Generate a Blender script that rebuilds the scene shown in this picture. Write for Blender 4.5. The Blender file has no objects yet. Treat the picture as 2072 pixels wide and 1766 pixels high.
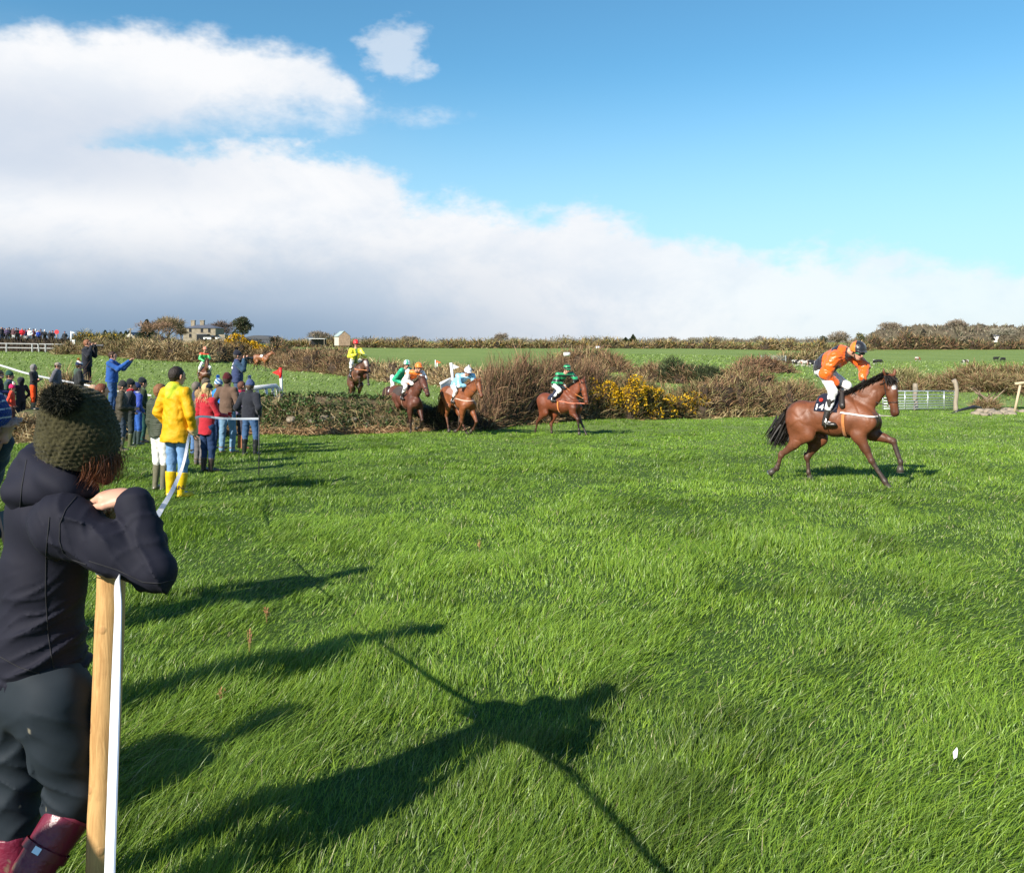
import bpy, math, random
import numpy as np
from mathutils import Vector, Matrix
from mathutils.bvhtree import BVHTree

SC = bpy.context.scene
C = SC.collection
RNG = np.random.default_rng(7)
random.seed(7)
PI = math.pi

# ---------------------------------------------------------------- camera
CAMZ = 1.75
F = 1700.0            # focal length in units of a 2072 px wide frame
CX, HY = 1036.0, 690.0
cam_d = bpy.data.cameras.new('camera')
cam_d.sensor_fit = 'HORIZONTAL'
cam_d.sensor_width = 36.0
cam_d.lens = 36.0 * F / 2072.0
cam_d.shift_y = -(883.0 - HY) / 2072.0
cam_d.clip_start = 0.05
cam_d.clip_end = 9000.0
cam = bpy.data.objects.new('camera', cam_d)
C.objects.link(cam)
cam.location = (0, 0, CAMZ)
cam.rotation_euler = (PI / 2, 0, 0)
SC.camera = cam

# ---------------------------------------------------------------- light
SUN_EL = math.radians(32.0)
SUN_H = (0.64, 0.768)          # way the light travels over the ground
SKY_STRENGTH = 0.10
SC.view_settings.view_transform = 'Standard'
SC.view_settings.look = 'None'
SC.view_settings.gamma = 1.0
SC.view_settings.exposure = 0.75
sun_d = bpy.data.lights.new('sun', 'SUN')
sun_d.energy = 5.0
sun_d.angle = math.radians(0.5)
sun_d.color = (1.0, 0.93, 0.82)
sun = bpy.data.objects.new('sun', sun_d)
C.objects.link(sun)
_dv = Vector((SUN_H[0] * math.cos(SUN_EL), SUN_H[1] * math.cos(SUN_EL), -math.sin(SUN_EL)))
sun.rotation_euler = _dv.to_track_quat('-Z', 'Y').to_euler()
sun.location = (-30, -30, 40)


class E:
    """tiny expression wrapper that writes math nodes"""
    tree = None

    def __init__(s, sock):
        s.s = sock

    @staticmethod
    def m(op, *a, clamp=False):
        n = E.tree.nodes.new('ShaderNodeMath')
        n.operation = op
        n.use_clamp = clamp
        for i, v in enumerate(a):
            if isinstance(v, E):
                E.tree.links.new(v.s, n.inputs[i])
            else:
                n.inputs[i].default_value = v
        return E(n.outputs[0])

    def __add__(s, o): return E.m('ADD', s, o)
    __radd__ = __add__
    def __sub__(s, o): return E.m('SUBTRACT', s, o)
    def __rsub__(s, o): return E.m('SUBTRACT', o, s)
    def __mul__(s, o): return E.m('MULTIPLY', s, o)
    __rmul__ = __mul__
    def __truediv__(s, o): return E.m('DIVIDE', s, o)


def ss(x, a, b):
    """smoothstep of expression x from a to b"""
    n = E.tree.nodes.new('ShaderNodeMapRange')
    n.interpolation_type = 'SMOOTHSTEP'
    E.tree.links.new(x.s, n.inputs[0])
    n.inputs[1].default_value = a
    n.inputs[2].default_value = b
    return E(n.outputs[0])


def ramp(x, pts):
    """piecewise linear function of x; pts = [(x, y)...], y inside -1..1"""
    n = E.tree.nodes.new('ShaderNodeValToRGB')
    x0, x1 = pts[0][0], pts[-1][0]
    els = n.color_ramp.elements
    while len(els) < len(pts):
        els.new(0.5)
    for el, (px, py) in zip(els, pts):
        el.position = (px - x0) / (x1 - x0)
    for el, (px, py) in zip(els, pts):
        v = (py + 1) / 2
        el.color = (v, v, v, 1)
    E.tree.links.new(((x - x0) / (x1 - x0)).s, n.inputs[0])
    s = E.tree.nodes.new('ShaderNodeSeparateColor')
    E.tree.links.new(n.outputs[0], s.inputs[0])
    return E(s.outputs[0]) * 2.0 - 1.0


def enoise(vec, scale, detail=4, rough=0.5, off=0.0, dist=0.0):
    n = E.tree.nodes.new('ShaderNodeTexNoise')
    n.noise_dimensions = '4D'
    n.inputs['W'].default_value = off
    n.inputs['Scale'].default_value = scale
    n.inputs['Detail'].default_value = detail
    n.inputs['Roughness'].default_value = rough
    n.inputs['Distortion'].default_value = dist
    if vec is not None:
        E.tree.links.new(vec, n.inputs['Vector'])
    return E(n.outputs[0])


def emix(fac, a, b):
    n = E.tree.nodes.new('ShaderNodeMix')
    n.data_type = 'RGBA'
    if isinstance(fac, E):
        E.tree.links.new(fac.s, n.inputs[0])
    else:
        n.inputs[0].default_value = fac
    for v, i in ((a, 6), (b, 7)):
        if isinstance(v, (tuple, list)):
            n.inputs[i].default_value = (*v[:3], 1)
        else:
            E.tree.links.new(v.s if isinstance(v, E) else v, n.inputs[i])
    return n.outputs[2]


def build_world():
    w = bpy.data.worlds.new('World')
    SC.world = w
    w.use_nodes = True
    w.cycles.sampling_method = 'MANUAL'
    w.cycles.sample_map_resolution = 512
    t = w.node_tree
    E.tree = t
    bg = t.nodes['Background']
    bg.inputs[1].default_value = SKY_STRENGTH
    sky = t.nodes.new('ShaderNodeTexSky')
    sky.sky_type = 'NISHITA'
    sky.sun_disc = False
    sky.sun_elevation = SUN_EL
    sky.sun_rotation = math.atan2(-SUN_H[0], -SUN_H[1])
    sky.air_density = 1.0
    sky.dust_density = 0.3
    sky.ozone_density = 1.5
    geo = t.nodes.new('ShaderNodeTexCoord')
    D = geo.outputs['Generated']
    sep = t.nodes.new('ShaderNodeSeparateXYZ')
    t.links.new(D, sep.inputs[0])
    x, y, z = (E(sep.outputs[i]) for i in range(3))
    u = E.m('ARCTAN2', x, y)
    hyp = E.m('SQRT', x * x + y * y + 1e-5)
    v = z / hyp
    # flattened direction, so that cloud puffs stretch sideways
    cmb = t.nodes.new('ShaderNodeCombineXYZ')
    for i, s in enumerate((x, y, z * 1.7)):
        t.links.new(s.s, cmb.inputs[i])
    V = cmb.outputs[0]
    n1 = enoise(V, 3.2, 6, 0.55, 1.3, 0.2) - 0.5
    n2 = enoise(V, 9.0, 5, 0.6, 4.1) - 0.5
    n3 = enoise(V, 22.0, 4, 0.6, 7.7) - 0.5
    n4 = enoise(V, 55.0, 3, 0.6, 2.7) - 0.5
    edge = n1 * 0.13 + n2 * 0.10 + n3 * 0.065 + n4 * 0.026

    def cu(px): return math.atan((px - CX) / F)
    def cv(px, py): return (HY - py) / F * math.cos(cu(px))

    def curve(pts, lo=None, hi=None):
        p = [(cu(a), cv(a, b)) for a, b in pts]
        l = p[0][1] if lo is None else lo
        h = p[-1][1] if hi is None else hi
        return [(-PI, l)] + p + [(PI, h)]
    top = ramp(u, curve([(-300, 150), (0, 250), (180, 300), (480, 298), (640, 318), (780, 345), (830, 392), (960, 412), (1120, 437), (1250, 445),
                         (1330, 488), (1500, 508), (1700, 528), (2072, 545), (2600, 560)], 0.22, 0.12))
    bank = ss(top + edge * 0.80 - v, -0.012, 0.020)
    hi = ramp(u, curve([(-400, 30), (0, 62), (150, 60), (260, 68), (400, 46), (520, 62), (640, 82), (700, 140), (725, 200), (760, 230)], 0.35, -0.1))
    lo = ramp(u, curve([(-400, 500), (0, 430), (160, 300), (300, 250), (450, 232), (600, 205), (690, 212), (760, 200)], 0.1, 0.6))
    bank = bank * (1.0 - ss(u, 0.02, 0.55) * 0.30)
    upper = ss(hi + edge * 0.75 - v, -0.014, 0.024) * ss(v - lo + edge * 0.8, -0.035, 0.03)
    # one small puff
    du, dv = (u - cu(800)) / 0.034, (v - cv(800, 108)) / 0.036
    puff = ss((n2 * 3.4 + n3 * 2.2 + n4) + 0.95 - E.m('SQRT', du * du + dv * dv), -0.25, 0.75) * 0.62
    # faint veil left of the blue wedge, and thin streaks over it
    veil = ss(0.0 - u, 0.05, 0.55) * ss(v, 0.0, 0.3) * ss(E(t.nodes.new('ShaderNodeValue').outputs[0]) + 1.0 - v, 0.64, 0.76) * 0.35
    dens = E.m('MAXIMUM', E.m('MAXIMUM', bank, upper), puff)
    dens = E.m('MAXIMUM', dens, veil * ss(edge, -0.06, 0.05))
    # cloud colours (divided by the background strength below)
    k = 1.0 / (SKY_STRENGTH * 2 ** SC.view_settings.exposure)
    sh = ss(enoise(V, 5.2, 7, 0.62, 9.9, 0.5) + n3 * 0.30, 0.38, 0.64)
    cloud = emix(sh, (0.77 * k, 0.84 * k, 0.93 * k), (0.97 * k, 0.98 * k, 1.0 * k))
    bright = ss(v - top + edge, -0.16, 0.0)
    cloud = emix(bright * 0.5, cloud, (0.97 * k, 0.98 * k, 1.0 * k))
    mid = ss(0.0 - u, 0.22, 0.50) * ss(v, 0.13, 0.19) * (1.0 - ss(v, 0.23, 0.30)) * 0.55
    cloud = emix(mid, cloud, (0.50 * k, 0.60 * k, 0.76 * k))
    left = ss(0.26 - u, 0.04, 0.80)
    low = (1.0 - ss(v + n1 * 0.05, 0.012, 0.145)) * ss(0.30 - u, 0.04, 0.66)
    cloud = emix(low * 0.95, cloud, (0.31 * k, 0.425 * k, 0.58 * k))
    base = (1.0 - ss(v, -0.005, 0.05)) * (left * 0.62 + 0.05)
    cloud = emix(base, cloud, (0.21 * k, 0.32 * k, 0.46 * k))
    # tint of the clear sky, to match the camera's saturated blue
    tint = t.nodes.new('ShaderNodeMix')
    tint.data_type = 'RGBA'
    tint.blend_type = 'MULTIPLY'
    tint.inputs[0].default_value = 1.0
    t.links.new(sky.outputs[0], tint.inputs[6])
    tint.inputs[7].default_value = (0.50, 0.90, 0.99, 1)
    clear = emix((1.0 - ss(v, 0.02, 0.34)) * 0.75, tint.outputs[2], (0.58 * k, 0.81 * k, 0.94 * k))
    deep = emix(ss(v, 0.45, 1.3), clear, (0.03 * k, 0.12 * k, 0.34 * k))
    col = emix(dens, deep, cloud)
    t.links.new(col, bg.inputs[0])


build_world()

# ---------------------------------------------------------------- helpers
def at(px, py, d):
    """point seen at frame position px, py (2072 x 1766 frame) at depth d metres"""
    return np.array([(px - CX) / F * d, d, CAMZ - (py - HY) / F * d])


def v3(*a): return np.array(a, float)


def lerp(a, b, t): return a + (b - a) * t


def _hash(i, j, k, seed):
    h = (i * 374761393 + j * 668265263 + k * 2147483647 + seed * 1274126177) & 0xFFFFFFFF
    h = ((h ^ (h >> 13)) * 1274126177) & 0xFFFFFFFF
    h = h ^ (h >> 16)
    return (h & 0xFFFF) / 65535.0


def vnoise(x, y, z=0.0, seed=0):
    """smooth value noise, -1..1"""
    x, y, z = np.broadcast_arrays(np.asarray(x, float), np.asarray(y, float), np.asarray(z, float))
    xi, yi, zi = (np.floor(a).astype(np.int64) for a in (x, y, z))
    fx, fy, fz = x - xi, y - yi, z - zi
    fx, fy, fz = (f * f * (3 - 2 * f) for f in (fx, fy, fz))
    r = 0
    for dx in (0, 1):
        for dy in (0, 1):
            for dz in (0, 1):
                w = (fx if dx else 1 - fx) * (fy if dy else 1 - fy) * (fz if dz else 1 - fz)
                r = r + w * _hash(xi + dx, yi + dy, zi + dz, seed)
    return r * 2 - 1


def fbm(x, y, z=0.0, seed=0, octs=3):
    r, a, f = 0, 1.0, 1.0
    for o in range(octs):
        r = r + a * vnoise(np.asarray(x) * f, np.asarray(y) * f, np.asarray(z) * f, seed + o * 17)
        a *= 0.5
        f *= 2.03
    return r


# the lay of the land: height over (sideways slope t = X / Y, distance Y)
_T = np.array([-0.65, -0.5, -0.37, -0.25, -0.12, 0.0, 0.2, 0.4, 0.5, 0.65])
_Y = np.array([2.4, 12, 20, 30, 50, 75, 90, 98, 103, 150, 240, 400, 500, 620, 900, 5000])
_Z = np.array([
    [0, 0, 0, 0, 0, 0, 0, 0, 0, 0],
    [-.5] * 10,
    [-.92] * 10,
    [-1.40, -1.40, -1.42, -1.42, -1.42, -1.42, -1.43, -1.43, -1.43, -1.43],
    [-.75, -1.0, -1.25, -1.45, -1.6, -1.9, -2.45, -2.42, -2.45, -2.47],
    [.05, -.2, -.6, -1.2, -1.65, -1.9, -2.9, -3.0, -3.0, -3.0],
    [.40, .25, -.4, -1.3, -1.7, -1.9, -3.1, -3.5, -3.5, -3.5],
    [.50, .5, -.3, -1.3, -1.7, -1.95, -3.2, -3.7, -3.75, -3.75],
    [1.85, 1.2, .1, -1.3, -1.7, -2.0, -3.2, -3.8, -3.9, -3.9],
    [2.2, 1.7, .6, -1.2, -1.9, -2.1, -3.3, -4.4, -4.6, -4.6],
    [1.6, 1.6, 1.0, -0.9, -1.7, -1.9, -2.7, -4.6, -4.9, -4.9],
    [1.0, 1.0, .9, -.9, -1.1, -1.1, -1.3, -2.4, -2.6, -2.7],
    [.5, .5, .5, -.3, -.3, -.5, -1.0, -.6, 3.4, 1.8],
    [.3, .3, .3, -.3, -.3, -.5, -1.0, .5, 4.6, 3.2],
    [0, 0, 0, 0, 0, 0, 0, 0, 2.0, 2.0],
    [0] * 10], float)


def gz(X, Y):
    """ground height"""
    X, Y = np.broadcast_arrays(np.asarray(X, float), np.asarray(Y, float))
    Yc = np.clip(Y, 2.4, 4999)
    t = np.clip(X / Yc, _T[0], _T[-1] - 1e-6)
    i = np.clip(np.searchsorted(_T, t, side='right') - 1, 0, len(_T) - 2)
    j = np.clip(np.searchsorted(_Y, Yc, side='right') - 1, 0, len(_Y) - 2)
    ft = (t - _T[i]) / (_T[i + 1] - _T[i])
    fy = (Yc - _Y[j]) / (_Y[j + 1] - _Y[j])
    ft = ft * ft * (3 - 2 * ft)
    z = (_Z[j, i] * (1 - ft) + _Z[j, i + 1] * ft) * (1 - fy) + (_Z[j + 1, i] * (1 - ft) + _Z[j + 1, i + 1] * ft) * fy
    amp = np.clip(Y / 60.0, 0.3, 1.0) * 0.06
    return z + amp * fbm(X * 0.45, Y * 0.45, seed=3, octs=2) + 0.10 * np.clip((Y - 20) / 60, 0, 1) * vnoise(X * 0.07, Y * 0.07, seed=8)


def g3(X, Y, dz=0.0):
    return np.array([X, Y, float(gz(X, Y)) + dz])


def ga(px, d, dz=0.0):
    """ground point at frame column px and distance d"""
    X = (px - CX) / F * d
    return g3(X, d, dz)


def gpx(px, py, guess=None):
    """ground point seen at frame position"""
    ds = np.geomspace(1.5, 600, 1500)
    X = (px - CX) / F * ds
    zz = gz(X, ds)
    yy = HY + (CAMZ - zz) / ds * F
    k = np.argmin(np.abs(yy - py)) if guess is None else np.argmin(np.abs(yy - py) + 1e3 * (np.abs(ds - guess) > guess * .4))
    return g3(X[k], ds[k])


def tag(o, label=None, cat=None, group=None, kind=None):
    if label: o['label'] = label
    if cat: o['category'] = cat
    if group: o['group'] = group
    if kind: o['kind'] = kind
    return o


def thing(name, label, cat, loc=(0, 0, 0), group=None):
    o = bpy.data.objects.new(name, None)
    o.empty_display_size = 0.2
    C.objects.link(o)
    o.location = [float(a) for a in loc]
    return tag(o, label, cat, group)


def link(name, me, mat=None, parent=None, smooth=True):
    o = bpy.data.objects.new(name, me)
    C.objects.link(o)
    if mat:
        me.materials.append(mat)
    if smooth and len(me.polygons):
        me.polygons.foreach_set('use_smooth', np.ones(len(me.polygons), bool))
    if parent is not None:
        o.parent = parent
        o.matrix_parent_inverse = Matrix.Translation(parent.location).inverted()
    return o


def fast_mesh(name, V, Fq, col=None, nside=4):
    """mesh from arrays: V (n,3), Fq (m,nside); col (n,3)"""
    me = bpy.data.meshes.new(name)
    V = np.ascontiguousarray(V, np.float32)
    Fq = np.ascontiguousarray(Fq, np.int32)
    me.vertices.add(len(V))
    me.vertices.foreach_set('co', V.ravel())
    me.loops.add(Fq.size)
    me.loops.foreach_set('vertex_index', Fq.ravel())
    me.polygons.add(len(Fq))
    me.polygons.foreach_set('loop_start', np.arange(0, Fq.size, nside, dtype=np.int32))
    me.polygons.foreach_set('loop_total', np.full(len(Fq), nside, np.int32))
    me.update(calc_edges=True)
    if col is not None:
        setcol(me, col)
    return me


def setcol(me, col):
    a = me.color_attributes.new('Col', 'FLOAT_COLOR', 'POINT')
    c = np.ones((len(me.vertices), 4), np.float32)
    c[:, :3] = col
    a.data.foreach_set('color', c.ravel())


def mesh(name, V, Fc, mat=None, parent=None, smooth=False, col=None):
    me = bpy.data.meshes.new(name)
    me.from_pydata([tuple(map(float, v)) for v in V], [], [tuple(map(int, f)) for f in Fc])
    me.update()
    if col is not None:
        setcol(me, np.array(col, float) if np.ndim(col) > 1 else np.tile(col, (len(V), 1)))
    return link(name, me, mat, parent, smooth)


class MB:
    """collects simple solids into one mesh"""
    def __init__(s):
        s.v, s.f, s.c = [], [], []

    def add(s, V, Fc, col=(1, 1, 1)):
        b = len(s.v)
        s.v += [tuple(map(float, v)) for v in V]
        s.f += [tuple(i + b for i in f) for f in Fc]
        s.c += [col] * len(V)
        return s

    def box(s, c, size, rz=0.0, col=(1, 1, 1), R=None):
        c = np.array(c, float)
        h = np.array(size) / 2.0
        P = np.array([[x, y, z] for x in (-1, 1) for y in (-1, 1) for z in (-1, 1)]) * h
        if R is None:
            R = np.array([[math.cos(rz), -math.sin(rz), 0], [math.sin(rz), math.cos(rz), 0], [0, 0, 1]])
        P = P @ R.T + c
        return s.add(P, [(0, 1, 3, 2), (4, 6, 7, 5), (0, 4, 5, 1), (2, 3, 7, 6), (0, 2, 6, 4), (1, 5, 7, 3)], col)

    def tube(s, pts, r, n=8, col=(1, 1, 1), cap=True, flat=1.0, up=None):
        pts = np.array(pts, float)
        m = len(pts)
        r = np.full(m, r) if np.ndim(r) == 0 else np.array(r, float)
        T = np.gradient(pts, axis=0)
        T /= np.linalg.norm(T, axis=1)[:, None] + 1e-9
        ref = np.array([0, 0, 1.0]) if up is None else np.array(up, float)
        if up is None and abs(T[0] @ ref) > 0.9:
            ref = np.array([1.0, 0, 0])
        V = []
        A = np.cross(ref, T[0]); A /= np.linalg.norm(A)
        for i in range(m):
            A = A - T[i] * (A @ T[i]); A /= np.linalg.norm(A) + 1e-9
            B = np.cross(T[i], A)
            for k in range(n):
                th = 2 * PI * k / n
                V.append(pts[i] + r[i] * (math.cos(th) * A + math.sin(th) * flat * B))
        Fc = []
        for i in range(m - 1):
            for k in range(n):
                a, b = i * n + k, i * n + (k + 1) % n
                Fc.append((a, b, b + n, a + n))
        if cap:
            Fc.append(tuple(range(n - 1, -1, -1)))
            Fc.append(tuple(range((m - 1) * n, m * n)))
        return s.add(V, Fc, col)

    def build(s, name, mat=None, parent=None, smooth=False):
        return mesh(name, s.v, s.f, mat, parent, smooth, s.c)


# ---------------------------------------------------------------- materials
_M = {}


def mat(name, col=None, rough=0.6, vary=0.0, vscale=8.0, bump=0.0, bscale=40.0, metal=0.0, spec=0.5, sheen=0.0, transl=0.0,
        stretch=(1, 1, 1), bstretch=None, coat=0.0, col2=None, detail=4.0):
    """principled material; col None takes the Col attribute; vary mixes patches of col2 (or darker) in"""
    if name in _M:
        return _M[name]
    m = bpy.data.materials.new(name)
    m.use_nodes = True
    t = m.node_tree
    E.tree = t
    p = t.nodes['Principled BSDF']
    p.inputs['Roughness'].default_value = rough
    p.inputs['Metallic'].default_value = metal
    p.inputs['Specular IOR Level'].default_value = spec
    p.inputs['Sheen Weight'].default_value = sheen
    p.inputs['Coat Weight'].default_value = coat
    tc = t.nodes.new('ShaderNodeTexCoord')
    mp = t.nodes.new('ShaderNodeMapping')
    t.links.new(tc.outputs['Object'], mp.inputs[0])
    mp.inputs['Scale'].default_value = stretch
    if col is None:
        a = t.nodes.new('ShaderNodeAttribute')
        a.attribute_name = 'Col'
        base = a.outputs['Color']
    else:
        rgb = t.nodes.new('ShaderNodeRGB')
        rgb.outputs[0].default_value = (*col, 1)
        base = rgb.outputs[0]
    if vary:
        f = ss(enoise(mp.outputs[0], vscale, detail, 0.6), 0.35, 0.7) * vary
        if col2 is None:
            hs = t.nodes.new('ShaderNodeMix')
            hs.data_type = 'RGBA'; hs.blend_type = 'MULTIPLY'
            hs.inputs[0].default_value = 1.0
            t.links.new(base, hs.inputs[6]); hs.inputs[7].default_value = (.4, .4, .4, 1)
            base = emix(f, base, hs.outputs[2])
        else:
            base = emix(f, base, col2)
    t.links.new(base, p.inputs['Base Color'])
    if bump:
        mb = t.nodes.new('ShaderNodeMapping')
        t.links.new(tc.outputs['Object'], mb.inputs[0])
        mb.inputs['Scale'].default_value = bstretch or stretch
        b = t.nodes.new('ShaderNodeBump')
        b.inputs['Strength'].default_value = min(1.0, bump)
        b.inputs['Distance'].default_value = 0.02 * max(1.0, bump)
        t.links.new(enoise(mb.outputs[0], bscale, 3, 0.55, 2.0).s, b.inputs['Height'])
        t.links.new(b.outputs[0], p.inputs['Normal'])
    if transl:
        tr = t.nodes.new('ShaderNodeBsdfTranslucent')
        t.links.new(base, tr.inputs['Color'])
        mx = t.nodes.new('ShaderNodeMixShader')
        mx.inputs[0].default_value = transl
        t.links.new(p.outputs[0], mx.inputs[1])
        t.links.new(tr.outputs[0], mx.inputs[2])
        t.links.new(mx.outputs[0], t.nodes['Material Output'].inputs[0])
    _M[name] = m
    return m


# ---------------------------------------------------------------- ribbons: grass, twigs, leaves, hair
def unit(v):
    return v / (np.linalg.norm(v, axis=-1, keepdims=True) + 1e-9)


def ribbon_arrays(P, D, L, W, bend, col, segs=3, tip=0.12, side=None):
    N = len(P)
    L = np.broadcast_to(L, (N,)); W = np.broadcast_to(W, (N,))
    if side is None:
        side = np.cross(D, RNG.normal(size=(N, 3)))
    side = unit(side)
    s = np.linspace(0, 1, segs + 1)
    pts = P[:, None, :] + D[:, None, :] * (L[:, None] * s)[..., None] + bend[:, None, :] * (L[:, None] * s ** 2)[..., None]
    w = W[:, None] * (1 - (1 - tip) * s ** 1.4)[None]
    off = side[:, None, :] * (w * 0.5)[..., None]
    V = np.stack([pts - off, pts + off], axis=2).reshape(-1, 3)
    base = (np.arange(N) * (segs + 1) * 2)[:, None]
    k = np.arange(segs)[None] * 2
    a = base + k
    Fq = np.stack([a, a + 1, a + 3, a + 2], axis=-1).reshape(-1, 4)
    c = np.repeat(np.broadcast_to(col, (N, 3)), (segs + 1) * 2, axis=0)
    return V, Fq, c


def ribbons(name, sets, material, parent=None, smooth=False):
    """sets: list of ribbon_arrays results -> one mesh object"""
    Vs, Fs, Cs, b = [], [], [], 0
    for V, Fq, c in sets:
        Vs.append(V); Fs.append(Fq + b); Cs.append(c); b += len(V)
    me = fast_mesh(name, np.concatenate(Vs), np.concatenate(Fs), np.concatenate(Cs))
    return link(name, me, material, parent, smooth)


def cols(pal, n, j=0.3):
    p = np.array(pal)
    return p[RNG.integers(0, len(p), n)] * RNG.uniform(1 - j, 1 + j, (n, 1))


def rdir(n, up=0.0):
    d = RNG.normal(size=(n, 3))
    d[:, 2] += up
    return unit(d)


# ---------------------------------------------------------------- smooth blended bodies (distance field + surface nets)
class Blob:
    def __init__(s, k=0.03):
        s.p = []
        s.k = k

    def cap(s, a, b, ra, rb=None, col=(1, 1, 1), flat=None, k=None, w=1.0):
        """tapered capsule a-b; flat=(axis, factor): cross-section squeezed along the axis"""
        s.p.append((np.array(a, float), np.array(b, float), ra, ra if rb is None else rb, np.array(col, float), flat, k, w))
        return s

    def ball(s, a, r, col=(1, 1, 1), flat=None, k=None):
        a = np.array(a, float)
        return s.cap(a, a + 1e-4, r, r, col, flat, k)

    @staticmethod
    def dist(P, pr):
        a, b, ra, rb, col, flat, k, w = pr
        if flat is not None:
            ax, fs = np.array(flat[0], float), flat[1]
            ax = ax / np.linalg.norm(ax)
            def tr(q): return q + ax * ((q - a) @ ax)[..., None] * (1 / fs - 1)
            q = tr(P)
            b2 = tr(b[None])[0]
        else:
            q, b2 = P, b
        ab = b2 - a
        L2 = ab @ ab + 1e-12
        h = np.clip(((q - a) @ ab) / L2, 0, 1)
        d = np.linalg.norm(q - a - h[..., None] * ab, axis=-1) - (ra + (rb - ra) * h)
        return d * (flat[1] if flat is not None and flat[1] < 1 else 1.0) if flat is not None else d

    def build(s, name, vox, material=None, parent=None, disp=None, colfn=None, sharp=None, carve=None):
        lo = np.min([np.minimum(p[0], p[1]) - max(p[2], p[3]) * max(1, (p[5][1] if p[5] else 1)) for p in s.p], axis=0) - 3 * vox - 0.01
        hi = np.max([np.maximum(p[0], p[1]) + max(p[2], p[3]) * max(1, (p[5][1] if p[5] else 1)) for p in s.p], axis=0) + 3 * vox + 0.01
        n = np.maximum(np.ceil((hi - lo) / vox).astype(int) + 1, 4)
        fld = np.full(tuple(n), 4 * vox + s.k, np.float32)
        axs = [lo[i] + np.arange(n[i]) * vox for i in range(3)]
        for p in s.p:
            m = max(p[2], p[3]) * max(1, (p[5][1] if p[5] else 1)) + s.k * 1.5 + 3 * vox
            l = np.clip(((np.minimum(p[0], p[1]) - m - lo) / vox).astype(int), 0, n - 1)
            h = np.clip(((np.maximum(p[0], p[1]) + m - lo) / vox).astype(int) + 2, 1, n)
            X, Y, Z = np.meshgrid(axs[0][l[0]:h[0]], axs[1][l[1]:h[1]], axs[2][l[2]:h[2]], indexing='ij')
            G = np.stack([X, Y, Z], -1)
            d = Blob.dist(G, p)
            sl = (slice(l[0], h[0]), slice(l[1], h[1]), slice(l[2], h[2]))
            k = p[6] if p[6] is not None else s.k
            f0 = fld[sl]
            hh = np.maximum(k - np.abs(f0 - d), 0) / k
            fld[sl] = np.minimum(f0, d) - hh * hh * k * 0.25
        if disp is not None or carve is not None:
            idx = np.argwhere(np.abs(fld) < 5 * vox)
            pts = lo + idx * vox
            if disp is not None:
                fld[tuple(idx.T)] -= disp(pts)
            if carve is not None:
                X, Y, Z = np.meshgrid(*axs, indexing='ij')
                fld = np.maximum(fld, carve(np.stack([X, Y, Z], -1)))
        V, Q = surface_nets(fld, lo, vox)
        if len(V) == 0:
            V = np.zeros((3, 3)); Q = np.zeros((0, 4), int)
        # colour by nearness to the parts
        W = np.zeros(len(V)); CC = np.zeros((len(V), 3))
        sg = sharp or max(vox * 0.8, 0.008)
        dmin = None
        D = [Blob.dist(V, p) for p in s.p]
        dm = np.min(D, axis=0)
        for d, p in zip(D, s.p):
            w = np.exp(-np.clip((d - dm) / sg, 0, 30)) * p[7]
            W += w
            CC += w[:, None] * p[4]
        CC /= W[:, None]
        if colfn is not None:
            CC = colfn(V, CC)
        me = fast_mesh(name, V, Q, CC)
        return link(name, me, material, parent, True)


def surface_nets(f, lo, vox):
    S = f < 0
    nx, ny, nz = f.shape
    cnt = np.zeros((nx - 1, ny - 1, nz - 1), np.int8)
    for dx in (0, 1):
        for dy in (0, 1):
            for dz in (0, 1):
                cnt += S[dx:nx - 1 + dx, dy:ny - 1 + dy, dz:nz - 1 + dz]
    cells = np.argwhere((cnt > 0) & (cnt < 8))
    if len(cells) == 0:
        return np.zeros((0, 3)), np.zeros((0, 4), int)
    idm = np.full(cnt.shape, -1, np.int64)
    idm[tuple(cells.T)] = np.arange(len(cells))
    acc = np.zeros((len(cells), 3)); num = np.zeros(len(cells))
    corners = [(x, y, z) for x in (0, 1) for y in (0, 1) for z in (0, 1)]
    for a in corners:
        for ax in range(3):
            if a[ax] == 0:
                b = list(a); b[ax] = 1
                fa = f[cells[:, 0] + a[0], cells[:, 1] + a[1], cells[:, 2] + a[2]]
                fb = f[cells[:, 0] + b[0], cells[:, 1] + b[1], cells[:, 2] + b[2]]
                m = (fa < 0) != (fb < 0)
                t = np.where(m, fa / np.where(m, fa - fb, 1), 0)
                pos = np.array(a, float)[None].repeat(len(cells), 0)
                pos[:, ax] += t
                acc[m] += pos[m]; num[m] += 1
    V = lo + (cells + acc / num[:, None]) * vox
    Q = []
    for ax in range(3):
        o1, o2 = [(1, 2), (2, 0), (0, 1)][ax]
        sl0 = [slice(None)] * 3; sl1 = [slice(None)] * 3
        sl0[ax] = slice(0, -1); sl1[ax] = slice(1, None)
        A, B = S[tuple(sl0)], S[tuple(sl1)]
        e = np.argwhere(A != B)
        ok = (e[:, o1] > 0) & (e[:, o2] > 0) & (e[:, o1] < f.shape[o1] - 1) & (e[:, o2] < f.shape[o2] - 1)
        e = e[ok]
        if not len(e):
            continue
        fl = A[tuple(e.T)]
        def cid(d1, d2):
            c = e.copy(); c[:, o1] -= d1; c[:, o2] -= d2
            return idm[tuple(c.T)]
        q = np.stack([cid(1, 1), cid(0, 1), cid(0, 0), cid(1, 0)], 1)
        q[~fl] = q[~fl][:, ::-1]
        Q.append(q)
    Q = np.concatenate(Q)
    Q = Q[(Q >= 0).all(1)]
    return V, Q


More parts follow.
